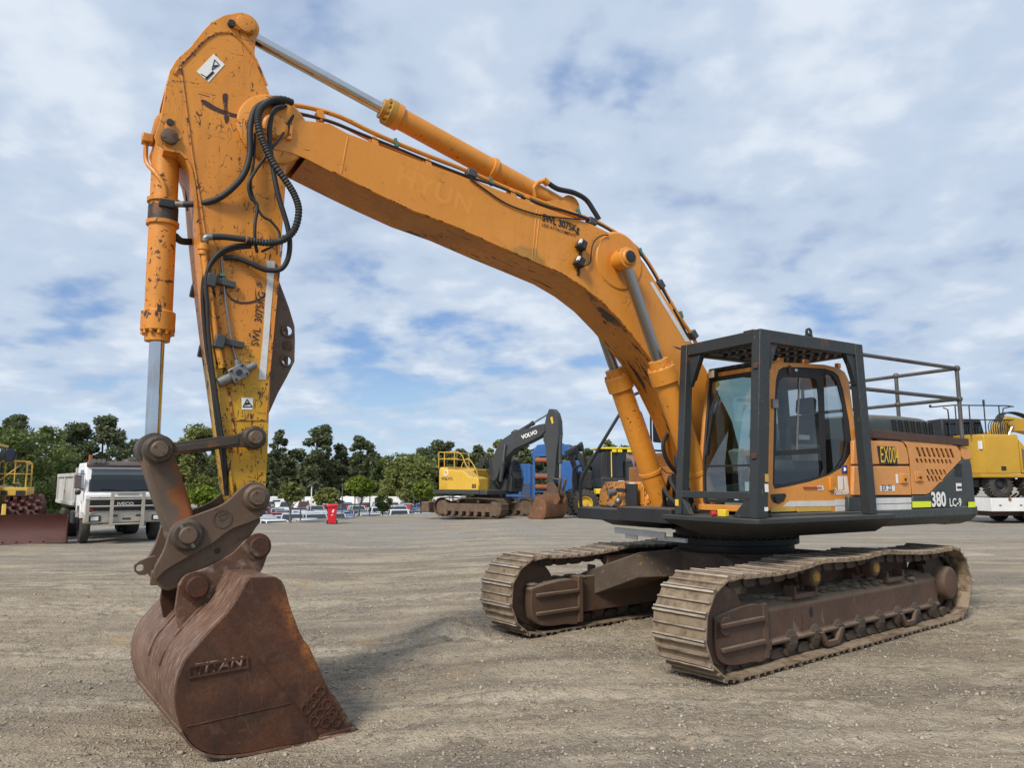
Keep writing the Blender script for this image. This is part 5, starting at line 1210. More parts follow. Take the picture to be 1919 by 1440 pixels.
# --- bucket linkage ------------------------------------------------
l0 = (6.833, 0.36, 2.045); l1 = (6.114, 0.36, 2.159)
for s in (1, -1):
    lk_ = MB(); y0, y1 = (.30 * s, .35 * s)
    pts = spline2([(6.882, 2.106), (6.83, 2.124), (6.76, 2.109), (6.675, 2.112), (6.437, 2.153), (6.252, 2.185), (6.181, 2.232), (6.113, 2.239), (6.059, 2.201), (6.048, 2.138), (6.08, 2.084), (6.14, 2.065), (6.204, 2.081), (6.432, 2.054), (6.65, 2.019), (6.738, 1.992), (6.802, 1.966), (6.86, 1.982), (6.893, 2.035)], 3)
    lk_.prism(pts, y0, y1); lo2 = lk_.build('guide_link', M['link'], EX, bevel=.008)
    ri = MB(); ri.prism([(6.739, 2.076), (6.242, 2.164), (6.235, 2.102), (6.728, 2.022)], .345 * s, .362 * s); ri.build('link_rib', M['link'], lo2, bevel=.006)
    if s > 0:
        bosses(l0, .115, .34, lo2, M['link'], .068, M['pin'], .06); bosses(l1, .10, .34, lo2, M['link'], .060, M['pin'], .05)
MB().lathe((l0[0], -.40, l0[2]), (l0[0], .36, l0[2]), [(0, .09), (.02, .115), (.10, .115), (.105, .10), (.25, .10), (.255, .12), (.5, .12), (.505, .10), (.65, .10), (.655, .115), (.76, .115)], 26).build('link_pin', M['link'], EX, bevel=.004)
MB().lathe((l1[0], -.38, l1[2]), (l1[0], .36, l1[2]), [(0, .085), (.74, .085)], 22).build('link_pin', M['link'], EX)
h0 = (6.588, 0.33, 1.376)
bl = MB(); a, b = Vector((l0[0], 0, l0[2])), Vector((h0[0], 0, h0[2]))
for y0, y1, w0, w1 in ((-.20, .20, .14, .12),):
    d = (b - a).normalized(); nn = Vector((-d.z, 0, d.x)); rings = []
    for t, w, yy in ((0, .11, .22), (.18, .115, .20), (.5, .12, .17), (.8, .115, .17), (1, .10, .20)):
        c = a.lerp(b, t); rings.append([c + nn * w + Vector((0, yy, 0)), c - nn * w + Vector((0, yy, 0)), c - nn * w - Vector((0, yy, 0)), c + nn * w - Vector((0, yy, 0))])
    bl.loft(rings)
bl.cyl((h0[0], -.24, h0[2]), (h0[0], .24, h0[2]), .115, n=24)
M['blink'] = weather('two_tone_link_steel', (0.12, 0.085, 0.06), 0.55, 0.1, var=0.3, vscale=2.5, chips=[((0.24, 0.075, 0.02), 1.6, 0.52, 0.08, ONE), ((0.03, 0.028, 0.028), 2.2, 0.54, 0.06, ONE)], bump=0.25)
bl.build('bucket_link', M['blink'], EX, bevel=.03, seg=3)

# --- quick hitch ---------------------------------------------------
hp = [(6.704, 1.434), (6.671, 1.462), (6.618, 1.494), (6.502, 1.541), (6.363, 1.594), (6.283, 1.648), (6.216, 1.721), (6.154, 1.774), (6.087, 1.791), (6.025, 1.778), (5.979, 1.724), (5.963, 1.653), (5.981, 1.565), (6.022, 1.504), (6.127, 1.454), (6.231, 1.419), (6.311, 1.37), (6.405, 1.294), (6.525, 1.228), (6.639, 1.164), (6.731, 1.108), (6.792, 1.044), (6.812, 1.073), (6.808, 1.137), (6.782, 1.192), (6.748, 1.272), (6.727, 1.361)]
hp_in = [(6.819, 1.1), (6.788, 1.016), (6.755, 0.974), (6.704, 0.945), (6.639, 0.957), (6.556, 1), (6.409, 1.082), (6.249, 1.175), (6.12, 1.299), (6.048, 1.41), (6.012, 1.475), (6.097, 1.543), (6.383, 1.378), (6.652, 1.18)]
qh = MB()
for y in (.27, -.33): qh.prism(spline2(hp, 3), y, y + .06)
hitch = qh.build('quick_hitch', M['hitch'], EX, bevel=.008)
qb = MB()
for y in (.19, -.27): qb.prism(spline2(hp_in, 3), y, y + .07)
qb.build('hitch_inner_plate', M['hitch'], hitch, bevel=.008)
qc = MB(); cc = [(p[0], p[1]) for p in hp]
qc.bar((6.705, -0.2, 0.988), (6.751, 0.2, 1.035), .14, .10); qc.build('hitch_body', M['hitch'], hitch, bevel=.01)
MB().bar((6.217, -0.2, 1.413), (6.291, 0.2, 1.436), .3, .05).build('hitch_cross_plate', M['hitch'], hitch, bevel=.01)
lug = [(6.789, 1.206), (6.842, 1.192), (6.894, 1.17), (6.934, 1.139), (6.927, 1.089), (6.896, 1.062), (6.85, 1.059), (6.805, 1.09), (6.746, 1.128)]
hh = [(6.891, 1.116)][0]
MB().prism(lug, .08, .12, holes=[list(reversed(circ(hh[0], hh[1], .028, 14)))]).build('lifting_lug', M['hitch'], hitch)
bosses(h0, .125, .33, hitch, M['track_dark'], .072, M['pin'], .05)
h1 = (6.072, 0.33, 1.663); bosses(h1, .11, .33, hitch, M['hitch'], .068, M['pin'], .05)
MB().lathe((h1[0], -.34, h1[2]), (h1[0], .34, h1[2]), [(0, .10), (.68, .10)], 22).build('hitch_pin', M['link'], hitch)
for p, q in (((6.572, 0.37, 1.337), (6.542, 0.37, 1.278)), ((6.631, 0.37, 1.426), (6.648, 0.37, 1.455))): MB().cyl(p, q, .016, n=8).build('locking_bolt', M['fitting'], hitch)
em = (6.33, 0.331, 1.495); MB().lathe((em[0], .33, em[2]), (em[0], .336, em[2]), [(0, .075), (.006, .075), (.0061, .066), (0, .066)], 26, cap=False).build('cast_emblem', M['track_dark'], hitch)
o = (6.354, 0.333, 1.47); e = (6.313, 0.333, 1.486); txt('D', hitch, M['track_dark'], o, (e[0] - o[0], 0, e[2] - o[2]), (-.3, 0, 1), .085, name='cast_letter', bold=-.005)
MB().bar((6.372, 0.333, 1.521), (6.304, 0.333, 1.541), .004, .012).build('cast_bar', M['track_dark'], hitch)
hl_ = (6.342, 0.262, 1.235); MB().cyl(hl_, (hl_[0], hl_[1] + .004, hl_[2]), .024, n=14).build('plate_hole', M['black_print'], hitch)

# --- bucket (slightly twisted on the hitch) ------------------------
BK = MB()
HW = .90
bk = [(870, 170), (885, 160), (1060, 155)]
side_px = [(0.099, 1.073), (0.083, 1.083), (-0.105, 1.073), (-0.152, 1.042), (-0.179, 0.996), (-0.226, 0.84), (-0.305, 0.649), (-0.342, 0.581), (-0.391, 0.523), (-0.526, 0.245), (-0.577, 0.149), (-0.613, 0.119), (-0.693, -0.003), (-0.769, -0.125), (-0.834, -0.177), (-0.789, -0.197), (-0.677, -0.2), (-0.489, -0.183), (-0.333, -0.183), (-0.202, -0.172), (0.011, -0.171), (0.197, -0.155), (0.315, -0.123), (0.396, -0.075), (0.456, -0.013), (0.498, 0.051), (0.53, 0.125), (0.555, 0.214), (0.568, 0.294), (0.567, 0.361), (0.557, 0.427), (0.536, 0.493), (0.508, 0.557), (0.454, 0.619), (0.39, 0.692), (0.324, 0.762), (0.245, 0.837), (0.188, 0.915), (0.149, 0.984), (0.121, 1.044)]
bx0 = 6.2
def b2e(p): return p
root_b = MB()
root_b.prism(side_px, HW - .025, HW); 
bucket = root_b.build('bucket', M['bucket_side'], EX, bevel=.006, label='rust brown wide mud bucket resting on the gravel')
bucket.location = (6.2, 0, 0); bucket.rotation_euler = (0, 0, R(4.5))
MB().prism(side_px, -HW, -HW + .025).build('side_plate', M['bucket_side'], bucket, bevel=.006)
shell = side_px[15:] + side_px[:2]
def bstrip(name, pts, y0, y1, th, mat, outward=1):
    m = MB(); rings = []
    for i, p in enumerate(pts):
        a, b = Vector(pts[max(i - 1, 0)]), Vector(pts[min(i + 1, len(pts) - 1)]); d = (b - a).normalized(); nn = Vector((-d.y, d.x)) * th * outward
        q = Vector(p) + nn; rings.append([(p[0], y0, p[1]), (p[0], y1, p[1]), (q.x, y1, q.y), (q.x, y0, q.y)])
    m.loft(rings); return m.build(name, mat, bucket, angle=30)
sm = spline2(shell, 3, False)
bstrip('back_shell', sm, -HW + .026, HW - .026, .025, M['bucket_back'], 1)
wear = sm[12:38]
for y0, y1 in ((.30, .34), (-.12, -.08)):
    bstrip('wear_rib', sm[44:64], y0, y1, -.012, M['bucket_back'], 1)
bstrip('wear_plate', sm[4:32], -HW - .012, HW + .012, -.016, M['bucket_back'], 1)
tq = [(0.127, 1.021), (0.099, 1.073), (0.083, 1.083), (-0.105, 1.073), (-0.131, 1.04), (-0.106, 0.97), (0.039, 0.983)]
MB().prism(tq, -HW + .026, HW - .026).build('torque_tube', M['bucket_back'], bucket, bevel=.008)
lipp = [(-0.489, -0.191), (-0.79, -0.209), (-0.848, -0.184), (-0.774, -0.134), (-0.492, -0.144)]
MB().prism(lipp, -HW - .015, HW + .02).build('cutting_edge', M['bucket_side'], bucket, bevel=.008)
MB().bar((-0.485, 0.91, -0.179), (-0.78, 0.91, -0.193), .04, .05).build('edge_weld', M['bucket_back'], bucket, bevel=.015)
# side wear plate with cast pattern, fold lines, name plate
seam_m = MB()
for p, q in (((0.248, 0.902, 0.815), (-0.487, 0.902, -0.143)), ((0.483, 0.902, 0.095), (-0.258, 0.902, 0.127))): seam_m.bar(p, q, .010, .008, up=(0, 1, 0))
seam_m.build('weld_seam', M['bucket_side'], bucket, bevel=.003)
ptn = MB()
for p, q in (((-0.326, 0.903, 0.081), (-0.495, 0.903, 0.23)), ((-0.405, 0.903, -0.007), (-0.541, 0.903, 0.14)), ((-0.489, 0.903, -0.084), (-0.609, 0.903, 0.073)), ((-0.549, 0.903, -0.099), (-0.655, 0.903, 0.029)), ((-0.646, 0.903, -0.093), (-0.698, 0.903, -0.051))): ptn.bar(p, q, .010, .010, up=(0, 1, 0))
for p in [(-0.377, 0.902, 0.064), (-0.418, 0.902, 0.1), (-0.451, 0.902, 0.138), (-0.488, 0.902, 0.176), (-0.449, 0.902, -0.038), (-0.49, 0.902, 0.009), (-0.544, 0.902, 0.071), (-0.54, 0.902, -0.062), (-0.599, 0.902, -0.002), (-0.628, 0.902, -0.074), (-0.574, 0.902, -0.029)]:
    ptn.lathe(p, (p[0], p[1] + .008, p[2]), [(0, .045), (.008, .042), (.0081, .032), (0, .030)], 14, cap=False)
ptn.build('side_wear_plate', M['bucket_side'], bucket)
np_ = [(0.502, 0.509), (0.081, 0.518), (0.073, 0.434), (0.49, 0.417)]
nin = [(0.483, 0.492), (0.096, 0.501), (0.089, 0.448), (0.476, 0.433)]
npo = MB().prism(np_, HW, HW + .014, holes=[list(reversed(nin))]).build('name_plate', M['bucket_side'], bucket)
o = (0.456, 0.902, 0.438); e = (0.09, 0.902, 0.452); d = Vector((e[0] - o[0], 0, e[2] - o[2]))
tn_ = txt('TITAN', npo, M['bucket_back'], (o[0], HW + .002, o[2]), d, (0, 0, 1), .075, bold=.02, sx=1.12, shear=.15)
so = tn_.modifiers.new('solid', 'SOLIDIFY'); so.thickness = .02; so.offset = 0
# ears
ear = [(0.437, 0.66), (0.457, 0.958), (0.448, 1.002), (0.426, 1.041), (0.388, 1.071), (0.286, 1.097), (0.169, 1.148), (0.051, 1.214), (-0.039, 1.308), (-0.086, 1.337), (-0.143, 1.348), (-0.201, 1.323), (-0.235, 1.277), (-0.241, 1.228), (-0.23, 1.172), (-0.195, 1.064), (-0.157, 1.024), (-0.129, 0.965), (0.017, 0.858), (0.095, 0.739)]
for y in (.25, -.31):
    MB().prism(spline2(ear, 2), y, y + .04).build('bucket_ear', M['bucket_side'] if y < 0 else M['bucket_back'], bucket, bevel=.006)
for pp_ in ((0.332, 0.3, 0.974), (-0.14, 0.3, 1.257)):
    eo = MB().lathe((pp_[0], -.36, pp_[2]), (pp_[0], .36, pp_[2]), [(0, .075), (.005, .085), (.03, .085), (.035, .11), (.05, .11), (.06, .055), (.66, .055), (.67, .11), (.685, .11), (.69, .082), (.735, .082), (.74, .076)], 28).build('bucket_pin', M['bucket_side'], bucket, angle=25)

# ------------------------------------------------------------------ vehicles and machines behind
M['vol_yellow'] = weather('machine_yellow', (0.66, 0.40, 0.045), 0.45, var=0.08, chips=[(RUST, 14, 0.70, 0.05, ONE)], dust=(DUST, 0.25))
M['vol_grey'] = weather('machine_charcoal', (0.045, 0.048, 0.05), 0.5, var=0.15, chips=[((0.14, 0.12, 0.1), 8, 0.68, 0.06, ONE)], dust=(DUST, 0.3))
M['rust_bucket'] = weather('rusty_bucket', (0.16, 0.075, 0.035), 0.65, var=0.3, vscale=2.5, chips=[((0.30, 0.12, 0.035), 4, 0.58, 0.1, ONE), (DKRUST, 10, 0.64, 0.08, ONE)], bump=0.2)
M['rust_track'] = weather('rusty_track', (0.13, 0.085, 0.055), 0.8, var=0.3, vscale=5, chips=[(DKRUST, 12, 0.6, 0.08, ONE)], dust=(DUST, 0.3), bump=0.2)
M['cat_yellow'] = weather('deep_yellow_paint', (0.47, 0.27, 0.022), 0.42, var=0.07, dust=(DUST, 0.25))
M['comp_yellow'] = weather('compactor_yellow', (0.58, 0.36, 0.05), 0.5, var=0.1, chips=[(RUST, 12, 0.68, 0.05, ONE)], dust=(DUST, 0.3))
M['blade'] = weather('oxide_red_blade', (0.085, 0.026, 0.02), 0.6, var=0.2, vscale=1.5, chips=[((0.16, 0.08, 0.055), 8, 0.66, 0.08, (1, 1, .4))], bump=0.1)
M['blue'] = weather('blue_paint', (0.03, 0.12, 0.36), 0.45, var=0.15, chips=[((0.1, 0.08, 0.07), 8, 0.70, 0.05, ONE)], dust=(DUST, 0.2))
M['rust_roller'] = weather('rust_roller', (0.26, 0.085, 0.035), 0.7, var=0.2)
M['ponsse'] = weather('bright_yellow_paint', (0.75, 0.56, 0.02), 0.4, var=0.06, dust=(DUST, 0.2))
M['purple'] = simple('purple_paint', (0.09, 0.03, 0.12), 0.4)
M['truck_white'] = weather('dusty_white_paint', (0.80, 0.80, 0.79), 0.45, var=0.07, vscale=1.5, chips=[((0.26, 0.2, 0.15), 8, 0.66, 0.08, (1, 1, .5))], dust=(DUST, 0.3))
M['tipper'] = weather('scraped_white_tipper', (0.50, 0.49, 0.46), 0.6, var=0.15, vscale=2.0, chips=[((0.20, 0.13, 0.08), 6, 0.60, 0.1, ONE)], dust=(DUST, 0.5))
M['cream_steel'] = weather('cream_bullbar', (0.40, 0.37, 0.31), 0.5, 0.2, var=0.15, vscale=3)
M['visor'] = weather('brown_visor', (0.13, 0.10, 0.095), 0.5, var=0.2)
M['rim_yellow'] = simple('yellow_rim', (0.60, 0.38, 0.04), 0.5)
M['rim_grey'] = weather('grey_rim', (0.16, 0.15, 0.145), 0.5, 0.3, var=0.2)
M['rim_rust'] = weather('rusty_rim', (0.25, 0.14, 0.085), 0.7, var=0.2)
M['bin_red'] = simple('red_plastic', (0.60, 0.012, 0.025), 0.42)
M['solar'] = simple('solar_panel', (0.01, 0.012, 0.025), 0.15)

def wheel(parent, c, r, w, ax, mt='dirty_rubber', mr='rim_grey', lugs=0, rim=.55, side=1):
    """tyre and rim; ax = unit axle vector in the parent's frame, side = which end faces out"""
    c = Vector(c); ax = Vector(ax) * side
    a = c - ax * w / 2; b = c + ax * w / 2
    m = MB(); m.lathe(a, b, [(0, r * .60), (.02 * w, r * .80), (.10 * w, r * .95), (.25 * w, r), (.75 * w, r), (.90 * w, r * .95), (.98 * w, r * .80), (w, r * .60), (.80 * w, r * rim), (.2 * w, r * rim)], 32, cap=False)
    if lugs:
        u = Vector((0, 0, 1)); v = ax.cross(u)
        for k in range(lugs):
            t = 2 * math.pi * k / lugs; d = u * math.cos(t) + v * math.sin(t); tt_ = ax.cross(d)
            for s in (-1, 1):
                p = c + d * r * 1.0 + ax * s * w * .24 + tt_ * s * .02 * r; q = Matrix((tt_, ax, d)).transposed()
                m.box(p, (r * .10, w * .46, r * .10), q @ Matrix.Rotation(.5 * s, 3, 'Z'))
    o = m.build('wheel', M[mt], parent, angle=40)
    h = MB(); h.lathe(c + ax * (-.1 * w), c + ax * w * .45, [(0, r * .05), (0.01, r * rim), (.40 * w, r * rim), (.50 * w, r * rim * 1.04), (.52 * w, r * rim * .9), (.32 * w, r * .42), (.34 * w, r * .22), (.46 * w, r * .2), (.48 * w, r * .1)], 24)
    h.build('rim', M[mr], o, angle=30)
    return o

# --- white tipper truck (x forward, front face at x = 0)
def truck():
    loc = (-12.408, 24, -0.17)
    t = empty('tipper_truck', loc, R(-90 + 37), 'white tipper truck with steel bullbar and brown visor, parked beside the blade', 'truck')
    W = 1.20
    cab = MB(); sec = [(0.0, .95), (.03, 1.55), (-.04, 1.62), (-.22, 2.42), (-.32, 2.55), (-1.75, 2.55), (-1.85, 2.4), (-1.85, .95), (-1.45, .95), (-1.35, 1.22), (-.75, 1.22), (-.62, .95)]
    cab.prism(sec, -W, W); c = cab.build('cab', M['truck_white'], t, bevel=.05, seg=3)
    g = MB(); g.add([(-.015, -1.06, 1.66), (-.015, 1.06, 1.66), (-.225, 1.02, 2.38), (-.225, -1.02, 2.38)], [(0, 1, 2, 3)]); g.add([(v[0] + .012, v[1], v[2]) for v in g.v[:4]], [(0, 1, 2, 3)])
    g.build('windscreen', M['glass_car'], t, fix=False); 
    wb_ = MB(); wb_.add([(-.03, -1.1, 1.64), (-.03, 1.1, 1.64), (-.235, 1.06, 2.42), (-.235, -1.06, 2.42)], [(0, 1, 2, 3)]); wb_.build('windscreen_surround', M['interior'], c, fix=False)
    for s in (-1, 1):
        MB().prism([(-.25, 1.66), (-.42, 2.32), (-1.15, 2.32), (-1.15, 1.66)], s * (W + .003), s * (W + .012)).build('side_window', M['solar'], c, bevel=.0)
        MB().prism([(-.18, 1.0), (-.18, 1.62), (-.38, 2.40), (-1.22, 2.40), (-1.22, 1.25), (-.72, 1.25), (-.60, 1.0)], s * (W + .0), s * (W + .004)).build('door', M['truck_white'], c)
        MB().box((-.05, s * (W + .20), 1.95), (.12, .18, .42)).tube([(-.2, s * W, 2.2), (-.08, s * (W + .2), 2.2)], .015).tube([(-.2, s * W, 1.72), (-.08, s * (W + .2), 1.74)], .015).build('mirror', M['visor'], t, bevel=.02)
        MB().ball((-.05, s * (W + .18), 1.62), .09).build('spot_mirror', M['black'], t)
        MB().box((-.55, s * (W + .004), 1.30), (.14, .01, .11)).build('side_reflector', M['gland'], c)
    MB().box((-.20, 0, 2.50), (.20, 2.34, .16), Matrix.Rotation(R(-20), 3, 'Y')).build('sun_visor', M['visor'], t, bevel=.03)
    MB().box((-1.0, 0, 2.57), (.8, .7, .05)).build('roof_hatch', M['visor'], t, bevel=.02)
    MB().cyl((-1.1, .2, 2.58), (-1.1, .2, 2.70), .28, .22).build('roof_vent', M['grey'], t, bevel=.03)
    for y in (-1.0, -.86, -.74): MB().cyl((-.35, y, 2.62), (-.05, y, 2.60), .03, .075, 12).build('air_horn', M['fitting'], t)
    MB().cyl((-2.0, -.85, 1.2), (-2.0, -.85, 2.85), .06).build('exhaust_stack', M['rust_roller'], t)
    gr_ = MB().box((.035, 0, 1.24), (.03, 2.1, .42)).build('grille', M['black'], t)
    for k in range(7): MB().box((.055, 0, 1.07 + k * .058), (.02, 2.06, .022)).build('grille_bar', M['grey'], gr_)
    txt('IVECO', t, M['white_print'], (.07, -.28, 1.20), (0, 1, 0), (0, 0, 1), .10, bold=.02, sx=1.2)
    MB().box((.045, 0, 1.585), (.02, .62, .05)).build('nose_handle', M['black'], t)
    for s in (-1, 1): MB().bar((.0, s * .15, 1.67), (.01, s * .75, 1.72), .02).build('wiper', M['black'], t)
    bp = MB().box((.06, 0, .82), (.22, 2.4, .34)).build('bumper', M['cream_steel'], t, bevel=.04)
    for s in (-1, 1):
        MB().box((.175, s * .90, .80), (.02, .34, .18)).build('lamp_recess', M['black'], bp); MB().box((.19, s * .90, .80), (.02, .22, .12)).build('headlight', M['lens'], bp, bevel=.01)
    for y, z in ((-.38, .88), (.38, .88), (0, .78)): MB().box((.175, y, z), (.015, .24, .05)).build('bumper_slot', M['black'], bp)
    bb = MB()
    for y in (-1.12, -.45, .45, 1.12):
        top = 1.62 if abs(y) < 1 else 1.42
        bb.bar((.26, y, .55 if abs(y) < 1 else .72), (.24, y, top), .10, .05, up=(1, 0, 0))
    for z in (1.40, 1.18): bb.tube([(.25, -1.18, z), (.25, 1.18, z)], .028)
    bb.tube([(.25, -.45, 1.58), (.25, .45, 1.58)], .028); bb.tube([(.26, -.45, .62), (.26, .45, .62)], .028)
    bb.build('bullbar', M['cream_steel'], t, bevel=.006)
    for s in (-1, 1): MB().box((.20, s * 1.02, 1.06), (.05, .10, .10)).build('indicator', M['red_print'], t, bevel=.02)
    MB().box((-3.6, 0, .80), (5.8, .9, .26)).build('chassis', M['black'], t, bevel=.02)
    for s in (-1, 1):
        MB().prism([(-.60, .80), (-.62, 1.10), (-.75, 1.28), (-1.35, 1.28), (-1.50, 1.10), (-1.52, .8), (-1.42, .8), (-1.40, 1.06), (-1.30, 1.18), (-.80, 1.18), (-.70, 1.06), (-.68, .8)], s * .92, s * 1.22).build('wheel_arch', M['truck_white'], t)
        wheel(t, (-1.05, s * 1.03, .50), .50, .30, (0, 1, 0), side=s, mr='black')
        for x in (-4.6, -5.9): wheel(t, (x, s * .95, .50), .50, .55, (0, 1, 0), side=s, mr='black')
        MB().box((-2.7, s * 1.0, .75), (.9, .4, .45)).build('fuel_tank', M['black'], t, bevel=.05)
    tp_ = MB(); a = [(-2.15, 1.20), (-2.15, 2.20), (-6.9, 2.20), (-6.9, 1.20)]
    for s in (-1, 1): tp_.prism(a, s * 1.17, s * 1.24)
    tp_.box((-2.12, 0, 1.78), (.07, 2.48, 1.25)); tp_.box((-6.93, 0, 1.7), (.07, 2.48, 1.0)); tp_.box((-4.5, 0, 1.16), (4.8, 2.44, .08)); tp_.box((-2.05, 0, 2.38), (.10, 2.3, .36))
    tb_ = tp_.build('tipper_body', M['tipper'], t, bevel=.015)
    for s in (-1, 1):
        MB().box((-4.5, s * 1.25, 2.17), (4.86, .10, .13)).build('top_rail', M['tipper'], tb_, bevel=.02); MB().box((-4.5, s * 1.25, 1.22), (4.86, .10, .14)).build('bottom_rail', M['tipper'], tb_, bevel=.02)
        for x in (-2.25, -4.6, -6.8): MB().box((x, s * 1.265, 1.70), (.12, .06, 1.0)).build('side_post', M['tipper'], tb_, bevel=.01)
truck()

# --- yellow landfill compactor with blade, cut by the left frame edge
def compactor():
    loc = (-15.821, 23.6, -0.17)
    t = empty('landfill_compactor', loc, R(-90 + 24), 'yellow landfill compactor with dark red blade at the left edge', 'compactor')
    bl = MB(); rings = []
    for x, z in ((.30, 0.0), (.24, .12), (.10, .30), (.06, .5), (.10, .75), (.20, .92)): rings.append([(x, -1.0, z), (x - .06, -1.0, z), (x - .06, 1.75, z), (x, 1.75, z)])
    bl = MB(); rows = [[(x, -2.6, z), (x, 1.58, z), (x - .06, 1.58, z), (x - .06, -2.6, z)] for x, z in ((.34, .03), (.26, .15), (.14, .35), (.10, .52), (.13, .74), (.22, .92))]
    bl.loft(rows); b = bl.build('blade', M['blade'], t, angle=50)
    MB().box((.34, -.5, .08), (.03, 4.2, .15), Matrix.Rotation(R(-25), 3, 'Y')).build('cutting_edge', M['blade'], b)
    MB().box((.35, 1.32, .09), (.05, .56, .17), Matrix.Rotation(R(-25), 3, 'Y')).build('edge_plate', M['beam'], b)
    MB().box((.27, 1.60, .45), (.30, .03, .9)).build('blade_end', M['blade'], b)
    for k in range(9): MB().cyl((.36, -1.9 + k * .36, .09), (.38, -1.9 + k * .36, .08), .025, n=8).build('edge_bolt', M['black'], b)
    for s, yy in ((-1, -2.0), (1, .15)):
        d = MB(); d.cyl((-1.25, yy - .55, .80), (-1.25, yy + .55, .80), .58, n=28); dr = d.build('drum', M['blade'], t)
        for k in range(16):
            for j in range(5):
                a = 2 * math.pi * (k + (j % 2) * .5) / 16; q = Matrix.Rotation(-a, 3, 'Y')
                MB_t = MB(); MB_t.box(Vector((-1.25, yy - .44 + j * .22, .80)) + q @ Vector((0, 0, .66)), (.16, .13, .18), q, (.6, .7))
                if math.cos(a) > -.3 : MB_t.build('drum_tooth', M['blade'], dr)
    bd = MB(); bd.box((-1.9, -1.3, 1.35), (2.2, 1.6, .9)); bd.box((-.95, -.75, 1.55), (.5, .5, .55)); body = bd.build('body', M['comp_yellow'], t, bevel=.05)
    MB().box((-.70, -.80, 1.62), (.02, .22, .16)).build('sticker', M['white_print'], body)
    MB().bar((-.5, -.3, 1.2), (-.06, -.2, .35), .12, .2).build('push_arm', M['comp_yellow'], t, bevel=.02)
    MB().bar((-.5, -1.5, 1.2), (-.06, -1.7, .4), .12, .2).build('push_arm', M['comp_yellow'], t, bevel=.02)
    cb_ = MB(); cb_.prism([(-.95, 1.75), (-.75, 2.1), (-.85, 3.05), (-1.0, 3.12), (-2.2, 3.12), (-2.2, 1.75)], -2.0, -.72); cc = cb_.build('cab', M['solar'], t, bevel=.04)
    MB().box((-1.55, -1.36, 3.14), (1.5, 1.45, .09)).build('cab_roof', M['comp_yellow'], t, bevel=.03)
    for y in (-.72, -2.0): MB().tube([(-.78, y, 1.75), (-.74, y, 2.1), (-.86, y, 3.1)], .05).build('cab_pillar', M['black'], cc)
    MB().box((-.75, -.62, 2.95), (.12, .12, .12)).build('work_lamp', M['lens'], t, bevel=.03)
    MB().box((-.72, -.30, 2.80), (.10, .26, .42)).build('mirror', M['solar'], t, bevel=.03)
    MB().bar((-.8, -.67, 2.95), (-.75, -.4, 2.9), .04).build('mirror_arm', M['black'], t)
    rl = MB()
    for x in (-1.0, -1.9):
        rl.tube([(p[0], p[1] - .92, p[2]) for p in ((x, .30, 1.9), (x, .30, 2.55), (x, .38, 2.62), (x, 1.0, 2.62), (x, 1.08, 2.55), (x, 1.08, 1.5))], .025); rl.tube([(p[0], p[1] - .92, p[2]) for p in ((x, .3, 2.2), (x, 1.08, 2.2))], .02)
    for y, z in ((1.08, 2.55), (1.08, 2.2), (.75, 1.9)): rl.tube([(p[0], p[1] - .92, p[2]) for p in ((-1.0, y, z), (-1.9, y, z))], .022)
    rl.tube([(p[0], p[1] - .92, p[2]) for p in ((-1.0, .35, 2.0), (-1.0, .9, 2.5))], .02); rl.tube([(p[0], p[1] - .92, p[2]) for p in ((-1.0, .75, 2.6), (-1.0, .75, 1.9))], .02)
    rl.build('access_rail', M['comp_yellow'], t)
    pl = MB(); pl.box((-1.5, -.2, 1.62), (1.2, .9, .28)); pl.build('platform', M['comp_yellow'], t, bevel=.03)
    for y in (-.45, .05): MB().box((-.89, y, 1.58), (.02, .26, .16)).build('step_recess', M['black'], t)
compactor()

# --- charcoal and yellow excavator
def crawler(parent, y, x0, x1, h, w, mat, frmat, n=44, name='track'):
    r = h / 2; pts = [(x, 0) for x in np.linspace(x0 + r, x1 - r, 20)] + [(x1 - r + r * math.sin(a), r - r * math.cos(a)) for a in np.linspace(.2, 2.94, 10)] + [(x, h + .02 * math.sin(x * 3)) for x in np.linspace(x1 - r, x0 + r, 20)] + [(x0 + r - r * math.sin(a), r + r * math.cos(a)) for a in np.linspace(.2, 2.94, 10)]
    fr_ = MB(); fr_.box(((x0 + x1) / 2, y, h * .5), (x1 - x0 - h * .9, w * .55, h * .42)); fr_.cyl((x1 - r, y - w * .3, r), (x1 - r, y + w * .3, r), r * .8, n=24); fr_.cyl((x0 + r, y - w * .3, r), (x0 + r, y + w * .3, r), r * .8, n=24)
    for k in range(7): xx = x0 + r + (x1 - x0 - 2 * r) * (k + .5) / 7; fr_.cyl((xx, y - w * .32, h * .18), (xx, y + w * .32, h * .18), h * .13, n=12)
    for k in (.35, .65): xx = x0 + (x1 - x0) * k; fr_.cyl((xx, y - w * .3, h * .84), (xx, y + w * .3, h * .84), h * .09, n=12)
    o = fr_.build(name, frmat, parent, bevel=.01)
    pos, L = resample([(p[0], p[1]) for p in pts], n); p = L / n; me = shoe_mesh(p, w).mesh('track_shoe')
    for i in range(n):
        d = (pos[(i + 1) % n] - pos[i - 1]).normalized(); nn = Vector((d.z, 0, -d.x)); q = pos[i] - nn * .03
        s = link('track_shoe', me, mat, o, angle=30); s.matrix_local = Matrix.Translation((q.x, y, q.z)) @ Matrix((d, nn.cross(d), nn)).transposed().to_4x4()
    return o
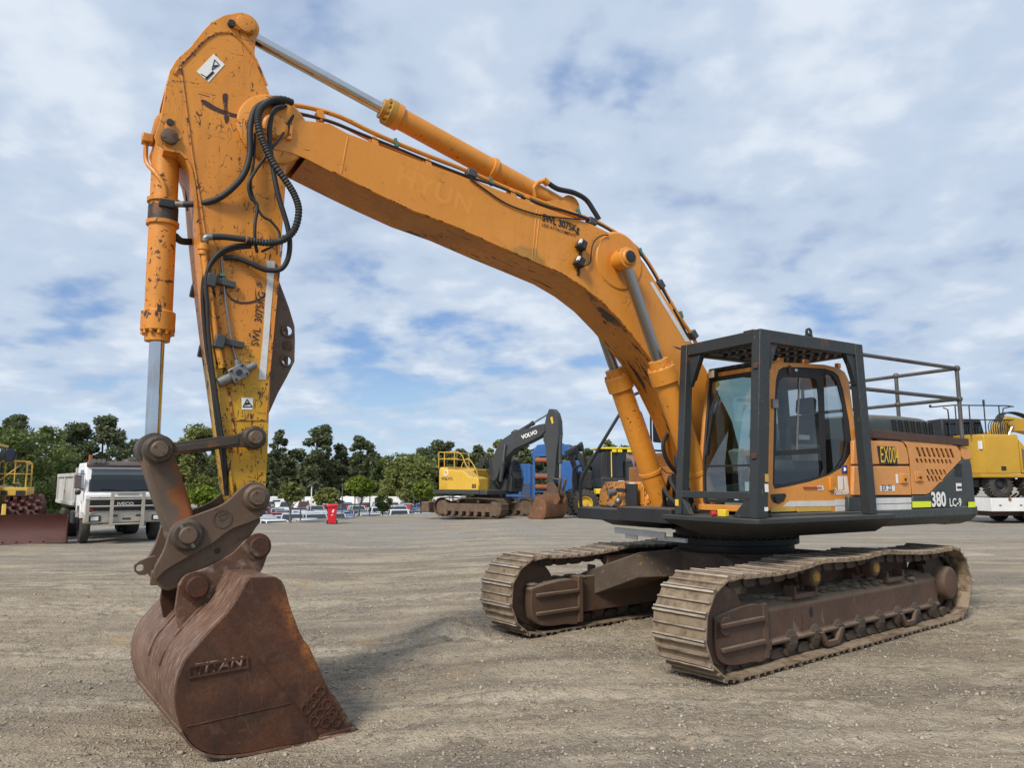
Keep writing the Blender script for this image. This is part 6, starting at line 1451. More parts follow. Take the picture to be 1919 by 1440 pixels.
def dark_excavator():
    t = empty('excavator', (-1.3, 38.5, 0), R(-90 + 52), 'charcoal and yellow crawler excavator parked beyond the yard, rusty bucket on the ground', 'excavator')
    for y in (-1.25, 1.25): crawler(t, y, -2.3, 2.2, .95, .6, M['rust_track'], M['rust_track'])
    MB().box((0, 0, .75), (1.6, 2.2, .4)).lathe((0, 0, .9), (0, 0, 1.15), [(0, .65), (.25, .65)], 28).build('car_body', M['rust_track'], t, bevel=.02)
    MB().box((-2.9, 0, .45), (.5, 3.1, .55)).build('rear_blade', M['rust_track'], t, bevel=.03)
    hs = MB(); hs.box((-.7, 0, 1.23), (3.6, 2.6, .22)); hs.build('upper_frame', M['vol_grey'], t, bevel=.02)
    cw_ = MB(); rings = []
    for z, k in ((1.20, .96), (1.28, 1), (2.35, 1), (2.48, .96), (2.52, .88)):
        rings.append([(-1.6, -1.32 * k, z)] + [(-2.15 - .45 * (1 - (abs(y) / 1.32) ** 3), y * k, z) for y in np.linspace(-1.32, 1.32, 13)] + [(-1.6, 1.32 * k, z)])
    cw_.loft(rings); cwo = cw_.build('counterweight', M['vol_yellow'], t, bevel=.02)
    for y in (-1.0,): txt('VOLVO', t, M['vol_grey'], (-1.98, -1.335, 1.85), (1, 0, 0), (0, 0, 1), .15, bold=.03, sx=1.15)
    em_ = MB(); em_.lathe((-1.65, -1.33, 2.22), (-1.65, -1.345, 2.22), [(0, .16), (.015, .15), (.0151, .11), (0, .11)], 22, cap=False); em_.build('emblem', M['white_print'], t)
    MB().prism([(-1.62, 1.32), (.55, 1.32), (.55, 1.95), (-.1, 2.05), (-.45, 2.30), (-1.62, 2.42)], -1.33, -.55).build('side_panel', M['vol_yellow'], t, bevel=.05)
    MB().prism([(-1.62, 1.32), (-.5, 1.32), (-.5, 2.42), (-1.62, 2.42)], -.5, 1.33).build('engine_cover', M['vol_yellow'], t, bevel=.05)
    MB().prism([(-2.55, 1.15), (.6, 1.15), (.6, 1.36), (-2.55, 1.36)], -1.345, -1.30).build('side_skirt', M['vol_grey'], t)
    MB().prism([(.15, 1.45), (.40, 1.45), (.40, 1.65), (.15, 1.65)], -1.345, -1.325).build('vent', M['vol_grey'], t)
    rl = MB()
    for x in (-1.9, -1.2): rl.tube([(x, -1.2, 2.45), (x, -1.2, 3.3)], .022)
    for z in (3.3, 2.95): rl.tube([(-2.3, -1.2, z), (-1.0, -1.2, z), (-.9, -1.2, z - .05)], .022); rl.tube([(-2.3, -1.2, z), (-2.3, 1.2, z)], .022)
    for y in (-1.2, 0, 1.2): rl.tube([(-2.3, y, 2.45), (-2.3, y, 3.3)], .022)
    rl.tube(spline([(-1.0, -1.25, 3.3), (-.6, -1.28, 3.1), (-.3, -1.3, 2.6), (.1, -1.32, 2.2), (.3, -1.33, 1.5)], 4), .022); rl.tube(spline([(-.7, -1.25, 2.4), (-.5, -1.25, 2.8), (-.1, -1.3, 2.9), (.4, -1.3, 2.3), (.6, -1.3, 1.6)], 4), .022)
    rl.build('handrail', M['vol_yellow'], t)
    cb_ = MB(); cb_.prism([(.10, 1.25), (1.35, 1.25), (1.40, 1.9), (1.15, 2.9), (.95, 3.0), (.0, 3.0), (-.1, 2.8), (-.1, 1.25)], .30, 1.28); cc = cb_.build('cab', M['vol_grey'], t, bevel=.04)
    MB().add([(1.385, .38, 1.5), (1.385, 1.2, 1.5), (1.415, 1.2, 1.95), (1.415, .38, 1.95)], [(0, 1, 2, 3)]).add([(1.415, .38, 2.0), (1.415, 1.2, 2.0), (1.19, 1.2, 2.82), (1.19, .38, 2.82)], [(0, 1, 2, 3)]).build('windscreen', M['solar'], cc, fix=False)
    MB().prism([(.2, 1.9), (1.25, 1.9), (1.05, 2.8), (.1, 2.8)], .28, .297).build('side_window', M['solar'], cc)
    for k in range(9): y = .36 + k * .105; MB().tube([(1.44, y, 1.45), (1.47, y, 1.95), (1.24, y, 2.85)], .014).build('guard_bar', M['grey'], cc)
    for k in range(4): MB().tube([(1.46 - max(0, k - 1) * .08, .32, 1.55 + k * .4), (1.46 - max(0, k - 1) * .08, 1.26, 1.55 + k * .4)], .014).build('guard_bar', M['grey'], cc)
    MB().ball((.6, .8, 3.08), .10).build('beacon', M['white_print'], t)
    # boom, stick
    bt = [(3.798, 4.584), (3.474, 4.546), (2.916, 4.412), (2.01, 4.29), (1.286, 3.938), (0.901, 3.595), (0.585, 3), (0.303, 2.21), (0.412, 1.882), (0.695, 1.773), (0.871, 1.962), (1.079, 2.448), (1.495, 3.037), (2.042, 3.427), (2.847, 3.697), (3.6, 3.988), (3.891, 4.213)]
    bo_ = MB(); bo_.prism(bt, -.25, .25); bmo = bo_.build('boom', M['vol_grey'], t, bevel=.015)
    o = (2.478, -0.26, 3.871); e = (3.303, -0.26, 4.092); txt('VOLVO', bmo, M['white_print'], (o[0], -.252, o[2]), (e[0] - o[0], 0, e[2] - o[2]), (0, 0, 1), .19, bold=.04, sx=1.12)
    sk_ = [(4.092, 5.291), (4.314, 5.278), (4.501, 5.071), (4.623, 4.674), (4.647, 4.027), (4.513, 3.129), (4.411, 2.234), (4.343, 1.698), (4.092, 1.595), (3.968, 1.851), (3.913, 2.884), (3.854, 3.509), (3.728, 3.774), (3.797, 4.453), (3.929, 4.972)]
    so2 = MB(); so2.prism(sk_, -.19, .19); sto = so2.build('stick', M['vol_grey'], t, bevel=.012)
    MB().prism([(4.165, 4.867), (4.292, 4.912), (4.352, 4.597), (4.257, 4.55)], -.196, -.192).build('warning_sticker', M['yellow_print'], sto)
    a, b = (1.563, 0, 4.036), (4.026, 0, 5.124); cylinder('arm_cylinder', a, b, .10, .05, .16, .60, t, M['vol_grey'], M['chrome'], M['vol_grey'], n=16)
    MB().tube([(1.52, 0.1, 4.234), (1.727, 0.1, 4.361), (2.001, 0.1, 4.35)], .03).build('hose', M['rubber'], bmo)
    for s in (-1, 1):
        a, b = (1.188, -0.35, 1.747), (1.495, -0.35, 3.645); cylinder('boom_cylinder', (a[0], .35 * s, a[2]), (b[0], .35 * s, b[2]), .10, .05, .16, .55, t, M['vol_grey'], M['dull_rod'], M['vol_grey'], n=16)
    a, b = (4.616, -0, 4.002), (4.563, 0, 1.927); cylinder('bucket_cylinder', a, b, .10, .045, .16, .66, t, M['vol_grey'], M['chrome'], M['vol_grey'], n=16)
    for s in (-1, 1):
        l1_ = (4.332, -0.25, 1.927); l2_ = (4.764, -0.25, 1.85); l3_ = (4.636, -0.25, 1.321)
        MB().bar((l1_[0], .24 * s, l1_[2]), (l2_[0], .24 * s, l2_[2]), .06, .14, up=(0, 1, 0)).build('guide_link', M['hitch'], t, bevel=.02)
        MB().bar((l2_[0], .20 * s, l2_[2]), (l3_[0], .20 * s, l3_[2]), .06, .16, up=(0, 1, 0)).build('bucket_link', M['hitch'], t, bevel=.02)
    hq = [(3.967, 1.723), (4.344, 1.723), (4.589, 1.394), (4.647, 1.091), (4.274, 0.934), (3.963, 1.236)]
    MB().prism(hq, -.24, -.14).prism(hq, .14, .24).build('quick_hitch', M['hitch'], t, bevel=.01)
    for s in (-.3, .24): MB().prism([(3.837, 1.312), (4.151, 1.187), (4.648, 1.192), (4.769, 0.941), (4.581, 0.686), (3.641, 0.668)], s, s + .06).build('bucket_ear', M['rust_bucket'], t, bevel=.01)
    bkp = [(3.751, 1.068), (3.877, 1.12), (4.311, 0.901), (4.37, 0.554), (4.276, 0.205), (4.058, 0.025), (3.303, 0.052), (3.367, 0.23)]
    bsh = MB(); bsh.prism(bkp, -.87, -.83); bko = bsh.build('bucket', M['rust_bucket'], t, bevel=.006)
    MB().prism(bkp, .83, .87).build('side_plate', M['rust_bucket'], bko, bevel=.006)
    m = MB(); pts = spline2(bkp[0:7], 4, False); rings = []
    for i, p in enumerate(pts):
        a, b = Vector(pts[max(i - 1, 0)]), Vector(pts[min(i + 1, len(pts) - 1)]); d = (b - a).normalized(); q = Vector(p) + Vector((-d.y, d.x)) * .025; rings.append([(p[0], -.85, p[1]), (p[0], .85, p[1]), (q.x, .85, q.y), (q.x, -.85, q.y)])
    m.loft(rings); m.build('back_shell', M['rust_bucket'], bko)
    for px in range(4): MB().tube(spline([(-.3 + px * .2, -.5 - .1 * px, 2.4), (.0 + px * .12, -.3, 2.9 + .1 * px), (.3 + .1 * px, -.25, 2.2), (.9, -.1, 1.5)], 4), .03).build('hose', M['rubber'], t)
dark_excavator()

# --- blue recycling machine behind it
def blue_machine():
    t = empty('recycling_machine', (1.367, 45, 0), R(-4), 'blue recycling machine with rust red rollers behind the charcoal excavator', 'machine')
    MB().box((-.9, 0, 1.75), (1.5, 2.4, 2.1)).build('container', M['blue'], t, bevel=.03)
    for k in range(7): MB().box((-1.55 + k * .22, -1.215, 2.2), (.06, .03, 1.1)).build('container_rib', M['blue'], t)
    lo_ = MB().box((-.5, -1.22, 1.25), (.6, .04, .95)).build('louvre_panel', M['blue'], t)
    for k in range(9): MB().box((-.5, -1.25, .88 + k * .095), (.54, .03, .05), Matrix.Rotation(R(30), 3, 'X')).build('louvre', M['rim_grey'], lo_)
    for x in (.02, 1.0): MB().box((x, -1.3, 1.9), (.12, .25, 2.9)).build('frame_post', M['blue'], t, bevel=.01)
    for z in (.55, 1.2, 2.2, 3.3): MB().box((.5, -1.3, z), (.9, .2, .12)).build('frame_rail', M['blue'], t, bevel=.01)
    for z in (.80, 1.45, 2.05, 3.0): MB().cyl((.10, -1.42, z), (.92, -1.42, z), .16, n=16).build('roller', M['rust_roller'], t)
    MB().box((2.0, .3, 1.9), (1.7, 2.2, 2.2)).build('engine_house', M['blue'], t, bevel=.05)
    MB().prism([(-.2, 3.35), (.2, 3.95), (1.6, 4.1), (2.4, 3.7), (2.6, 3.3)], -1.0, 1.0).build('feed_hopper', M['blue'], t, bevel=.04)
    MB().box((.6, 0, .55), (5.2, 2.2, .4)).build('chassis', M['blue'], t, bevel=.03)
    for x in (-1.2, 2.4):
        for s in (-1, 1): wheel(t, (x, s * 1.1, .45), .45, .35, (0, 1, 0), side=s)
blue_machine()

# --- yellow and black forestry machine with crane
def forwarder():
    t = empty('forestry_machine', (4.192, 38.5, 0), R(8), 'yellow and black forestry machine with big yellow rimmed wheels', 'machine')
    for x, y in ((-.75, -1.15), (.75, -1.15), (-.75, 1.15), (.75, 1.15), (3.2, -1.15), (3.2, 1.15)): wheel(t, (x, y, .68), .68, .62, (0, 1, 0), side=-1 if y < 0 else 1, mr='rim_yellow', lugs=22)
    MB().box((0, 0, 1.05), (2.2, 1.3, .5)).box((2.6, 0, 1.1), (3.0, 1.1, .5)).build('frame', M['vol_grey'], t, bevel=.04)
    for k in range(3): MB().box((.25 + k * .85, -.95, 1.28), (.80, .5, .26)).build('side_box', M['ponsse'], t, bevel=.03)
    cb_ = MB(); cb_.prism([(.3, 1.5), (2.0, 1.5), (2.0, 3.3), (1.85, 3.42), (.45, 3.42), (.25, 3.2), (.15, 2.2)], -.85, .85); cc = cb_.build('cab', M['black'], t, bevel=.05)
    MB().prism([(.55, 2.0), (.98, 2.0), (.98, 3.2), (.55, 3.2)], -.87, -.855).build('side_window', M['solar'], cc); MB().prism([(1.06, 2.0), (1.5, 2.0), (1.5, 3.2), (1.06, 3.2)], -.87, -.855).build('side_window', M['glass_car'], cc)
    M['pink'] = simple('faded_curtain', (.28, .17, .16), .8)
    MB().prism([(1.55, 1.95), (1.98, 1.95), (1.98, 3.2), (1.55, 3.2)], -.88, -.86).build('window_cover', M['pink'], cc)
    MB().box((1.1, -.2, 3.46), (2.0, 1.6, .10)).build('roof_cap', M['ponsse'], t, bevel=.03)
    for x in (.9, 1.2, 1.7): MB().box((x, -.95, 3.32), (.24, .12, .16)).build('work_lamp', M['ponsse'], t, bevel=.03)
    MB().tube([(.75, -.92, 2.0), (.75, -.92, 3.3)], .03).build('grab_rail', M['ponsse'], t)
    MB().box((1.62, -.98, 2.25), (.34, .3, .95)).lathe((1.62, -.98, 2.72), (1.62, -.98, 2.95), [(0, .19), (.10, .19), (.23, .05)], 14).build('exhaust_stack', M['grey'], t)
    MB().prism([(.2, 1.42), (2.1, 1.42), (2.1, 1.85), (.2, 2.0)], -.9, .9).build('cab_base', M['grey'], t, bevel=.04)
    MB().box((1.25, -.905, 1.68), (.3, .01, .28)).build('emblem_plate', M['white_print'], t)
    MB().prism([(2.1, 1.5), (4.3, 1.5), (4.3, 1.9), (4.0, 2.12), (2.1, 2.15)], -.8, .8).build('bonnet', M['ponsse'], t, bevel=.06)
    cr = MB(); cr.tube(spline([(-.9, -.3, 1.3), (-1.0, -.3, 2.4), (-1.2, -.3, 3.1), (-1.0, -.3, 3.5), (-.6, -.3, 3.4)], 4), .14); cr.bar((-.9, -.3, 3.3), (-.35, -.3, 2.2), .22); cr.bar((-1.5, -.3, 3.2), (-1.0, -.3, 3.45), .25)
    cr.build('crane', M['vol_grey'], t, bevel=.01)
    for k in range(5): MB().tube(spline([(-1.3 + k * .07, -.5, 3.1), (-.9 + k * .05, -.55, 3.6 + .05 * k), (-.5, -.5, 3.0 - .1 * k), (-.45, -.45, 2.0)], 4), .03).build('hose', M['rubber'], t)
    MB().box((-.55, -.6, 1.85), (.6, .5, .9)).build('crane_base', M['black'], t, bevel=.05)
forwarder()
def purple_tractor():
    t = empty('tractor', (7.718, 44, 0), R(-90 + 15), 'purple and grey tractor bonnet peeking out behind the orange boom cylinder', 'tractor')
    MB().prism([(.0, 1.2), (.1, 2.0), (-.1, 2.25), (-1.8, 2.5), (-1.8, 1.2)], -.55, .55).build('bonnet', M['rim_grey'], t, bevel=.06)
    MB().prism([(.12, 2.02), (-.08, 2.30), (-.25, 2.34), (-.1, 2.0)], -.60, .60).build('bonnet_trim', M['white_print'], t, bevel=.03)
    MB().prism([(-.22, 2.36), (-.3, 2.52), (-1.8, 2.72), (-1.8, 2.4)], -.5, .5).build('bonnet_top', M['purple'], t, bevel=.05)
    for k in range(8): MB().box((.10, -.42 + k * .12, 1.75), (.03, .05, .5)).build('grille_bar', M['black'], t)
    MB().prism([(-1.8, 1.3), (-1.8, 3.2), (-3.3, 3.2), (-3.4, 1.3)], -.7, .7).build('cab', M['solar'], t, bevel=.05)
    for s in (-1, 1): wheel(t, (-.5, s * .85, .6), .6, .4, (0, 1, 0), side=s, lugs=18); wheel(t, (-2.9, s * .95, .85), .85, .55, (0, 1, 0), side=s, lugs=22)
purple_tractor()

# --- yellow wheeled excavator on a white low loader
def trailer():
    t = empty('low_loader_trailer', (22.137, 33, 0), R(6), 'white low loader trailer carrying the yellow wheeled excavator', 'trailer')
    MB().box((2.2, 0, .80), (8.4, 2.5, .56)).build('deck', M['white'], t, bevel=.02)
    for k in range(8): MB().box((-1.6 + k * .95, -1.262, .78), (.10, .02, .04)).build('side_slot', M['black'], t)
    for k in range(4): MB().bar((-1.2 + k * 1.6, -1.27, 1.05), (-1.1 + k * 1.6, -1.27, 1.0), .05, .10).build('tie_ring', M['rust_roller'], t)
    MB().box((2.2, 0, .42), (8.0, 1.6, .22)).build('chassis', M['beam'], t, bevel=.02)
    for x in (.1, 1.25, 2.4):
        for s in (-1, 1): wheel(t, (x, s * .98, .42), .42, .42, (0, 1, 0), side=s, mr='rim_rust')
    MB().prism([(-.4, .54), (-.35, .80), (-.15, .95), (.35, .95), (.55, .80), (.6, .54)], -1.275, -1.262).build('wheel_arch', M['black'], t)
    for k in range(3): MB().bar((-1.0 + .5 * k, -.9 + .3 * k, 1.10), (-.5 + .5 * k, -.6 + .3 * k, 1.25), .06).build('timber', M['beam'], t)
def wheeled_excavator():
    c = (21.195, 33, 0); t = empty('wheeled_excavator', (c[0], c[1], 1.085), R(6), 'deep yellow wheeled excavator with roof rails, loaded on the white trailer', 'excavator')
    for x in (.15, 1.75, 3.6):
        for s in (-1, 1): wheel(t, (x - .55, s * .95, .55), .55, .5, (0, 1, 0), side=s, mr='black', lugs=24)
    MB().box((1.2, 0, .62), (4.2, 1.0, .35)).box((.2, 0, .8), (1.0, 1.4, .3)).build('chassis', M['black'], t, bevel=.04)
    MB().prism([(-1.35, .86), (3.4, .86), (3.4, 1.02), (-1.35, 1.02)], -1.30, 1.30).build('lower_frame', M['cat_yellow'], t, bevel=.03)
    hs = MB(); rings = []
    for z, k in ((1.03, 1), (2.55, 1), (2.68, .97), (2.72, .9)): rings.append([(-1.1 - .3 * (1 - (abs(y) / 1.28) ** 3), y * k, z) for y in np.linspace(-1.28, 1.28, 11)] + [(.50, 1.28 * k, z), (.50, -1.28 * k, z)])
    hs.loft(rings); ho = hs.build('engine_house', M['cat_yellow'], t, bevel=.03)
    MB().prism([(.53, 1.05), (2.4, 1.05), (2.4, 1.95), (1.1, 2.05), (.75, 2.2), (.53, 2.5)], -1.29, .2).build('side_panel', M['cat_yellow'], t, bevel=.04)
    MB().prism([(.60, 1.22), (2.35, 1.22), (2.35, 1.80), (1.05, 1.88), (.72, 2.0), (.60, 2.12)], -1.31, -1.292).build('side_grille', M['visor'], t)
    MB().box((-.3, -1.285, 1.25), (.22, .02, .18)).build('latch', M['black'], t); MB().box((-1.2, -1.05, 2.25), (.05, .4, .35)).build('sticker', M['white_print'], t)
    cb_ = MB(); cb_.prism([(-1.9, 2.0), (-.0, 2.0), (.2, 2.6), (.0, 3.5), (-1.9, 3.5)], .2, 1.25); cc = cb_.build('cab', M['black'], t, bevel=.06)
    for x0, x1 in ((-1.75, -1.2), (-1.05, -.5), (-.35, .0)): MB().prism([(x0, 2.75), (x1, 2.75), (x1 - .05, 3.35), (x0, 3.35)], .18, .197).build('side_window', M['glass_car'], cc)
    MB().ball((-.55, -.8, 2.78), .10).build('filler_cap', M['cat_yellow'], t)
    rl = MB(); Z = 3.98
    rl.tube([(-1.9, -1.0, Z - .12), (-1.9, -1.0, Z + .0)], .05); rl.tube([(-1.9, -1.0, Z - .1), (-.8, -1.0, Z - .0), (1.7, -1.0, Z), (2.0, -1.0, Z - .04)], .028); rl.tube([(-1.3, -1.0, Z - .12), (-1.1, -1.0, Z - .2), (-1.05, -1.0, 2.7)], .028)
    for x in (-.75, -.1, .6, 1.3): rl.tube([(x, -1.0, Z), (x, -1.0, 2.65)], .026)
    rl.tube([(-.75, -1.0, 3.35), (1.3, -1.0, 3.35)], .024); rl.tube([(1.9, -1.0, Z - .03), (1.5, -1.0, Z - .12), (1.45, -1.0, Z - .4)], .026); rl.tube([(.6, -1.0, Z + .25), (.6, -1.0, Z)], .045)
    rlo = rl.build('roof_rail', M['black'], t); rlo.location = (-1.35, 0, 0)
    ms = MB()
    for k in range(9): ms.tube(spline([(1.4 + k * .11, -.7, 2.75), (1.36 + k * .11, -.72, 3.1), (1.5 + k * .11, -.7, 3.35), (1.75 + k * .11, -.7, 3.4)], 3), .018)
    mso = ms.build('hose_bundle', M['rubber'], t); mso['kind'] = 'stuff'; mso.location = (-1.75, 0, 0)
    bo_ = MB(); bo_.prism([(1.7, 2.35), (2.25, 3.4), (2.6, 3.7), (3.6, 3.55), (4.6, 3.1), (4.5, 2.7), (3.3, 3.0), (2.7, 3.0), (2.2, 2.3)], -.35, .15); bo2 = bo_.build('boom', M['cat_yellow'], t, bevel=.04); bo2.location = (-1.75, 0, -.1)
    cylinder('boom_cylinder', (.45, -.45, 2.1), (1.0, -.45, 3.2), .11, .055, .15, .5, t, M['black'], M['chrome'], M['black'], n=14)
    MB().cyl((2.65, -.50, 3.35), (2.65, -.36, 3.35), .14).build('boom_boss', M['cat_yellow'], bo2)
    for k in range(5): MB().tube(spline([(2.3, -.3 + .1 * k, 3.45), (2.6, -.3 + .1 * k, 3.82), (3.2, -.3 + .1 * k, 3.85), (3.9, -.3 + .1 * k, 3.6)], 4), .025).build('hose', M['rubber'], bo2)
    MB().prism([(2.4, 1.05), (3.4, 1.05), (3.4, 1.9), (2.4, 2.1)], -1.25, .9).build('front_box', M['cat_yellow'], t, bevel=.05)
trailer(); wheeled_excavator()

# --- red wheelie bin at the yard edge
def wheelie_bin():
    x, y, z = (-8.326, 34.6, -0.17)
    t = empty('wheelie_bin', (x, y, float(gz(x, y, True)) - .005), R(12), 'red plastic wheelie bin standing alone at the edge of the yard', 'bin')
    b = MB(); b.loft([[(-.21 * k, -.25 * k, z_), (.21 * k, -.25 * k, z_), (.21 * k, .25 * k, z_), (-.21 * k, .25 * k, z_)] for z_, k in ((.04, .82), (.80, 1.0))]); b.box((0, 0, .80), (.50, .58, .04)); bd = b.build('body', M['bin_red'], t, bevel=.025)
    l = MB(); l.loft([[(-.27 * k, -.30 * k, z_), (.27 * k, -.30 * k, z_), (.27 * k, .32 * k, z_), (-.27 * k, .32 * k, z_)] for z_, k in ((.83, 1.0), (.87, .98), (.91, .80))]); l.build('lid', M['bin_red'], t, bevel=.02)
    MB().tube([(-.2, .33, .84), (.2, .33, .84)], .018).build('handle', M['bin_red'], t)
    for s in (-1, 1): MB().cyl((s * .19, .20, .09), (s * .25, .20, .09), .09).build('wheel', M['rubber'], t, bevel=.01)
    MB().box((.04, -.247, .60), (.07, .006, .15), Matrix.Rotation(R(20), 3, 'Y')).build('sticker', M['white_print'], t); MB().box((0, -.235, .42), (.10, .006, .03)).build('sticker', M['white_print'], t)
wheelie_bin()

# ------------------------------------------------------------------ car park
def car_paint():
    t = NT('car_paint'); c = t.node('ShaderNodeObjectInfo').outputs['Color']
    return t.fin(c, .3, 0.0, .5, **{'Coat Weight': .6, 'Coat Roughness': .08})
M['paint'] = car_paint()
M['car_glass'] = simple('dark_car_glass', (.018, .024, .028), .06, 0, .9)
M['tail'] = simple('tail_lamp', (.30, .01, .01), .25)
M['tag'] = simple('red_tag', (.62, .03, .02), .5)
def car_proto(kind):
    """x forward; returns the empty of a car with its parts"""
    L, W, H, hood, roof0, roof1, tail = {'sedan': (4.6, 1.8, 1.45, .95, .45, -1.05, .98), 'hatch': (4.0, 1.72, 1.48, .95, .55, -1.55, .95), 'suv': (4.6, 1.86, 1.76, 1.08, .55, -1.95, 1.08),
                                           'ute': (5.2, 1.86, 1.78, 1.08, .75, -.55, 1.05), 'wagon': (4.7, 1.8, 1.5, .95, .45, -1.95, .98), 'van': (4.8, 1.85, 1.95, 1.15, 1.15, -2.2, 1.15)}[kind]
    t = bpy.data.objects.new('parked_car', None); COL.objects.link(t); h = L / 2
    b = MB(); rings = []
    prof = [(h, .35, .80), (h - .02, .62, .80), (h - .12, hood - .16, .86), (h - .5, hood - .03, .95), (roof0 + .75, hood, 1.0), (roof1 - .3 if kind != 'ute' else roof1, tail, 1.0), (-h + .15, tail - .04, .94), (-h, tail - .2, .86), (-h, .40, .84)]
    zl = .28
    for x, z, k in prof: rings.append([(x, -W / 2 * k * .97, zl), (x, -W / 2 * k, .5 * (zl + z)), (x, -W / 2 * k * .97, z - .06), (x, -W / 2 * k * .90, z), (x, W / 2 * k * .90, z), (x, W / 2 * k * .97, z - .06), (x, W / 2 * k, .5 * (zl + z)), (x, W / 2 * k * .97, zl)])
    b.loft(rings); b.build('body', M['paint'], t, angle=50)
    g0 = roof0 + .72; g1 = {'sedan': -h + .65, 'hatch': -h + .12, 'suv': -h + .12, 'ute': roof1 - .12, 'wagon': -h + .18, 'van': -h + .06}[kind]
    g = MB(); zb = hood - .02
    q = [(g0, zb), (roof0, H - .05), (roof1, H - .05), (g1, zb)]
    g.loft([[(x, -s * W / 2 * (.93 if z < H - .1 else .74), z) for s in (1, -1)] for x, z in q], cap=False, close=False) if False else None
    wb, wt = W / 2 * .94, W / 2 * .76
    v = [(g0, -wb, zb), (g0, wb, zb), (roof0, -wt, H - .05), (roof0, wt, H - .05), (roof1, -wt, H - .05), (roof1, wt, H - .05), (g1, -wb, zb), (g1, wb, zb)]
    g.add(v, [(0, 1, 3, 2), (2, 3, 5, 4), (4, 5, 7, 6), (0, 2, 4, 6), (1, 7, 5, 3)]); g.build('windows', M['car_glass'], t, smooth=False)
    r = MB(); r.loft([[(x, -wt * k, z), (x, wt * k, z), (x, wt * k * .96, z + .05), (x, -wt * k * .96, z + .05)] for x, z, k in ((roof0 + .06, H - .06, .97), (roof0 - .2, H - .035, 1.02), ((roof0 + roof1) / 2, H - .02, 1.03), (roof1 + .2, H - .04, 1.02), (roof1 - .06, H - .07, .97))])
    for s in (-1, 1):
        y0, y1 = s * (wb + .012), s * (wt + .012)
        r.bar((g0, y0, zb), (roof0, y1, H - .04), .07); r.bar((g1, y0, zb), (roof1, y1, H - .04), .11 if kind != 'sedan' else .09); xm = (roof0 + roof1) / 2
        if kind != 'ute': r.bar((xm, y0, zb), (xm, y1, H - .04), .08)
        r.bar((roof0, y1, H - .045), (roof1, y1, H - .045), .06)
        if kind in ('suv', 'wagon', 'hatch'): r.bar((roof1 * .62, y0, zb), (roof1 * .70, y1, H - .04), .07)
    r.build('roof', M['paint'], t, bevel=.015)
    if kind == 'ute':
        MB().box((roof1 - .95, 0, tail + .04), (1.7, W * .82, .02)).build('tray_cover', M['rubber'], t)
    for s in (-1, 1):
        MB().box((h - .10, s * W * .33, .68), (.14, .34, .14)).build('headlight', M['lens'], t, bevel=.02); MB().box((-h + .06, s * W * .40, .80), (.10, .16, .26)).build('tail_light', M['tail'], t, bevel=.02)
        MB().box((g0 - .28, s * (W / 2 + .07), zb + .08), (.10, .17, .13)).build('door_mirror', M['paint'], t, bevel=.02)
        for x in (h - .85, -h + .85):
            w_ = MB(); w_.lathe((x, s * (W / 2 - .18), .32), (x, s * (W / 2 + .012), .32), [(0, .30), (.03, .32), (.16, .32), (.19, .28), (.192, .20), (.17, .18), (.18, .05)], 18); w_.build('wheel', M['rubber'], t)
    MB().box((h - .0, 0, .58), (.04, W * .5, .16)).build('grille', M['rubber'], t); MB().box((h + .005, 0, .42), (.03, .4, .10)).build('number_plate', M['white_print'], t); MB().box((-h - .005, 0, .62), (.03, .4, .10)).build('number_plate', M['white_print'], t)
    return t
PROTO = {k: car_proto(k) for k in ('sedan', 'hatch', 'suv', 'ute', 'wagon', 'van')}
KNAME = {'sedan': 'sedan', 'hatch': 'hatchback', 'suv': 'four wheel drive', 'ute': 'utility', 'wagon': 'station wagon', 'van': 'van'}
COLS = {'white': (.72, .73, .72), 'silver': (.42, .44, .46), 'black': (.015, .016, .018), 'grey': (.13, .14, .15), 'dark blue': (.02, .04, .10), 'red': (.40, .015, .02), 'blue': (.03, .12, .40), 'pale grey': (.52, .54, .55)}
ORD = ['first', 'second', 'third', 'fourth', 'fifth', 'sixth', 'seventh', 'eighth', 'ninth', 'tenth', 'eleventh', 'twelfth']
def put_car(kind, col, px, d, yaw, label, used=set(), tagged=False):
    x, y, _ = G_(px, d)
    t = PROTO[kind] if kind not in used else copy_tree(PROTO[kind])
    used.add(kind)
    t.location = (x, y, float(gz(x, y, False)) + .0); t.rotation_euler = (0, 0, R(yaw))
    for ch in t.children:
        ch.color = (*COLS[col], 1)
    tag(t, label, 'car', 'cars in the sunken car park')
    if tagged:
        tg = MB().box((1.35, 0, 1.42), (.02, .55, .42)).build('red_tag', M['tag'], t)
    return t
def G_(px, d, z=-2.6):
    return ((px - 959.5) / 1380. * (d * .9914 + (z - 1.8) * .1308), d, z)
rc = random.Random(5)
ROWS = [('front', 50, 512, 690, 4, -60), ('second', 56, 500, 845, 9, -68), ('third', 63, 492, 870, 10, 112), ('fourth', 71, 488, 880, 11, -68), ('fifth', 80, 486, 890, 12, 112), ('sixth', 91, 486, 890, 12, -70), ('seventh', 104, 600, 900, 12, -75), ('back', 118, 500, 905, 12, -80)]
KC = ['white', 'white', 'silver', 'silver', 'grey', 'white', 'black', 'dark blue', 'red', 'grey', 'pale grey', 'silver', 'black', 'blue']
protos_used = set()
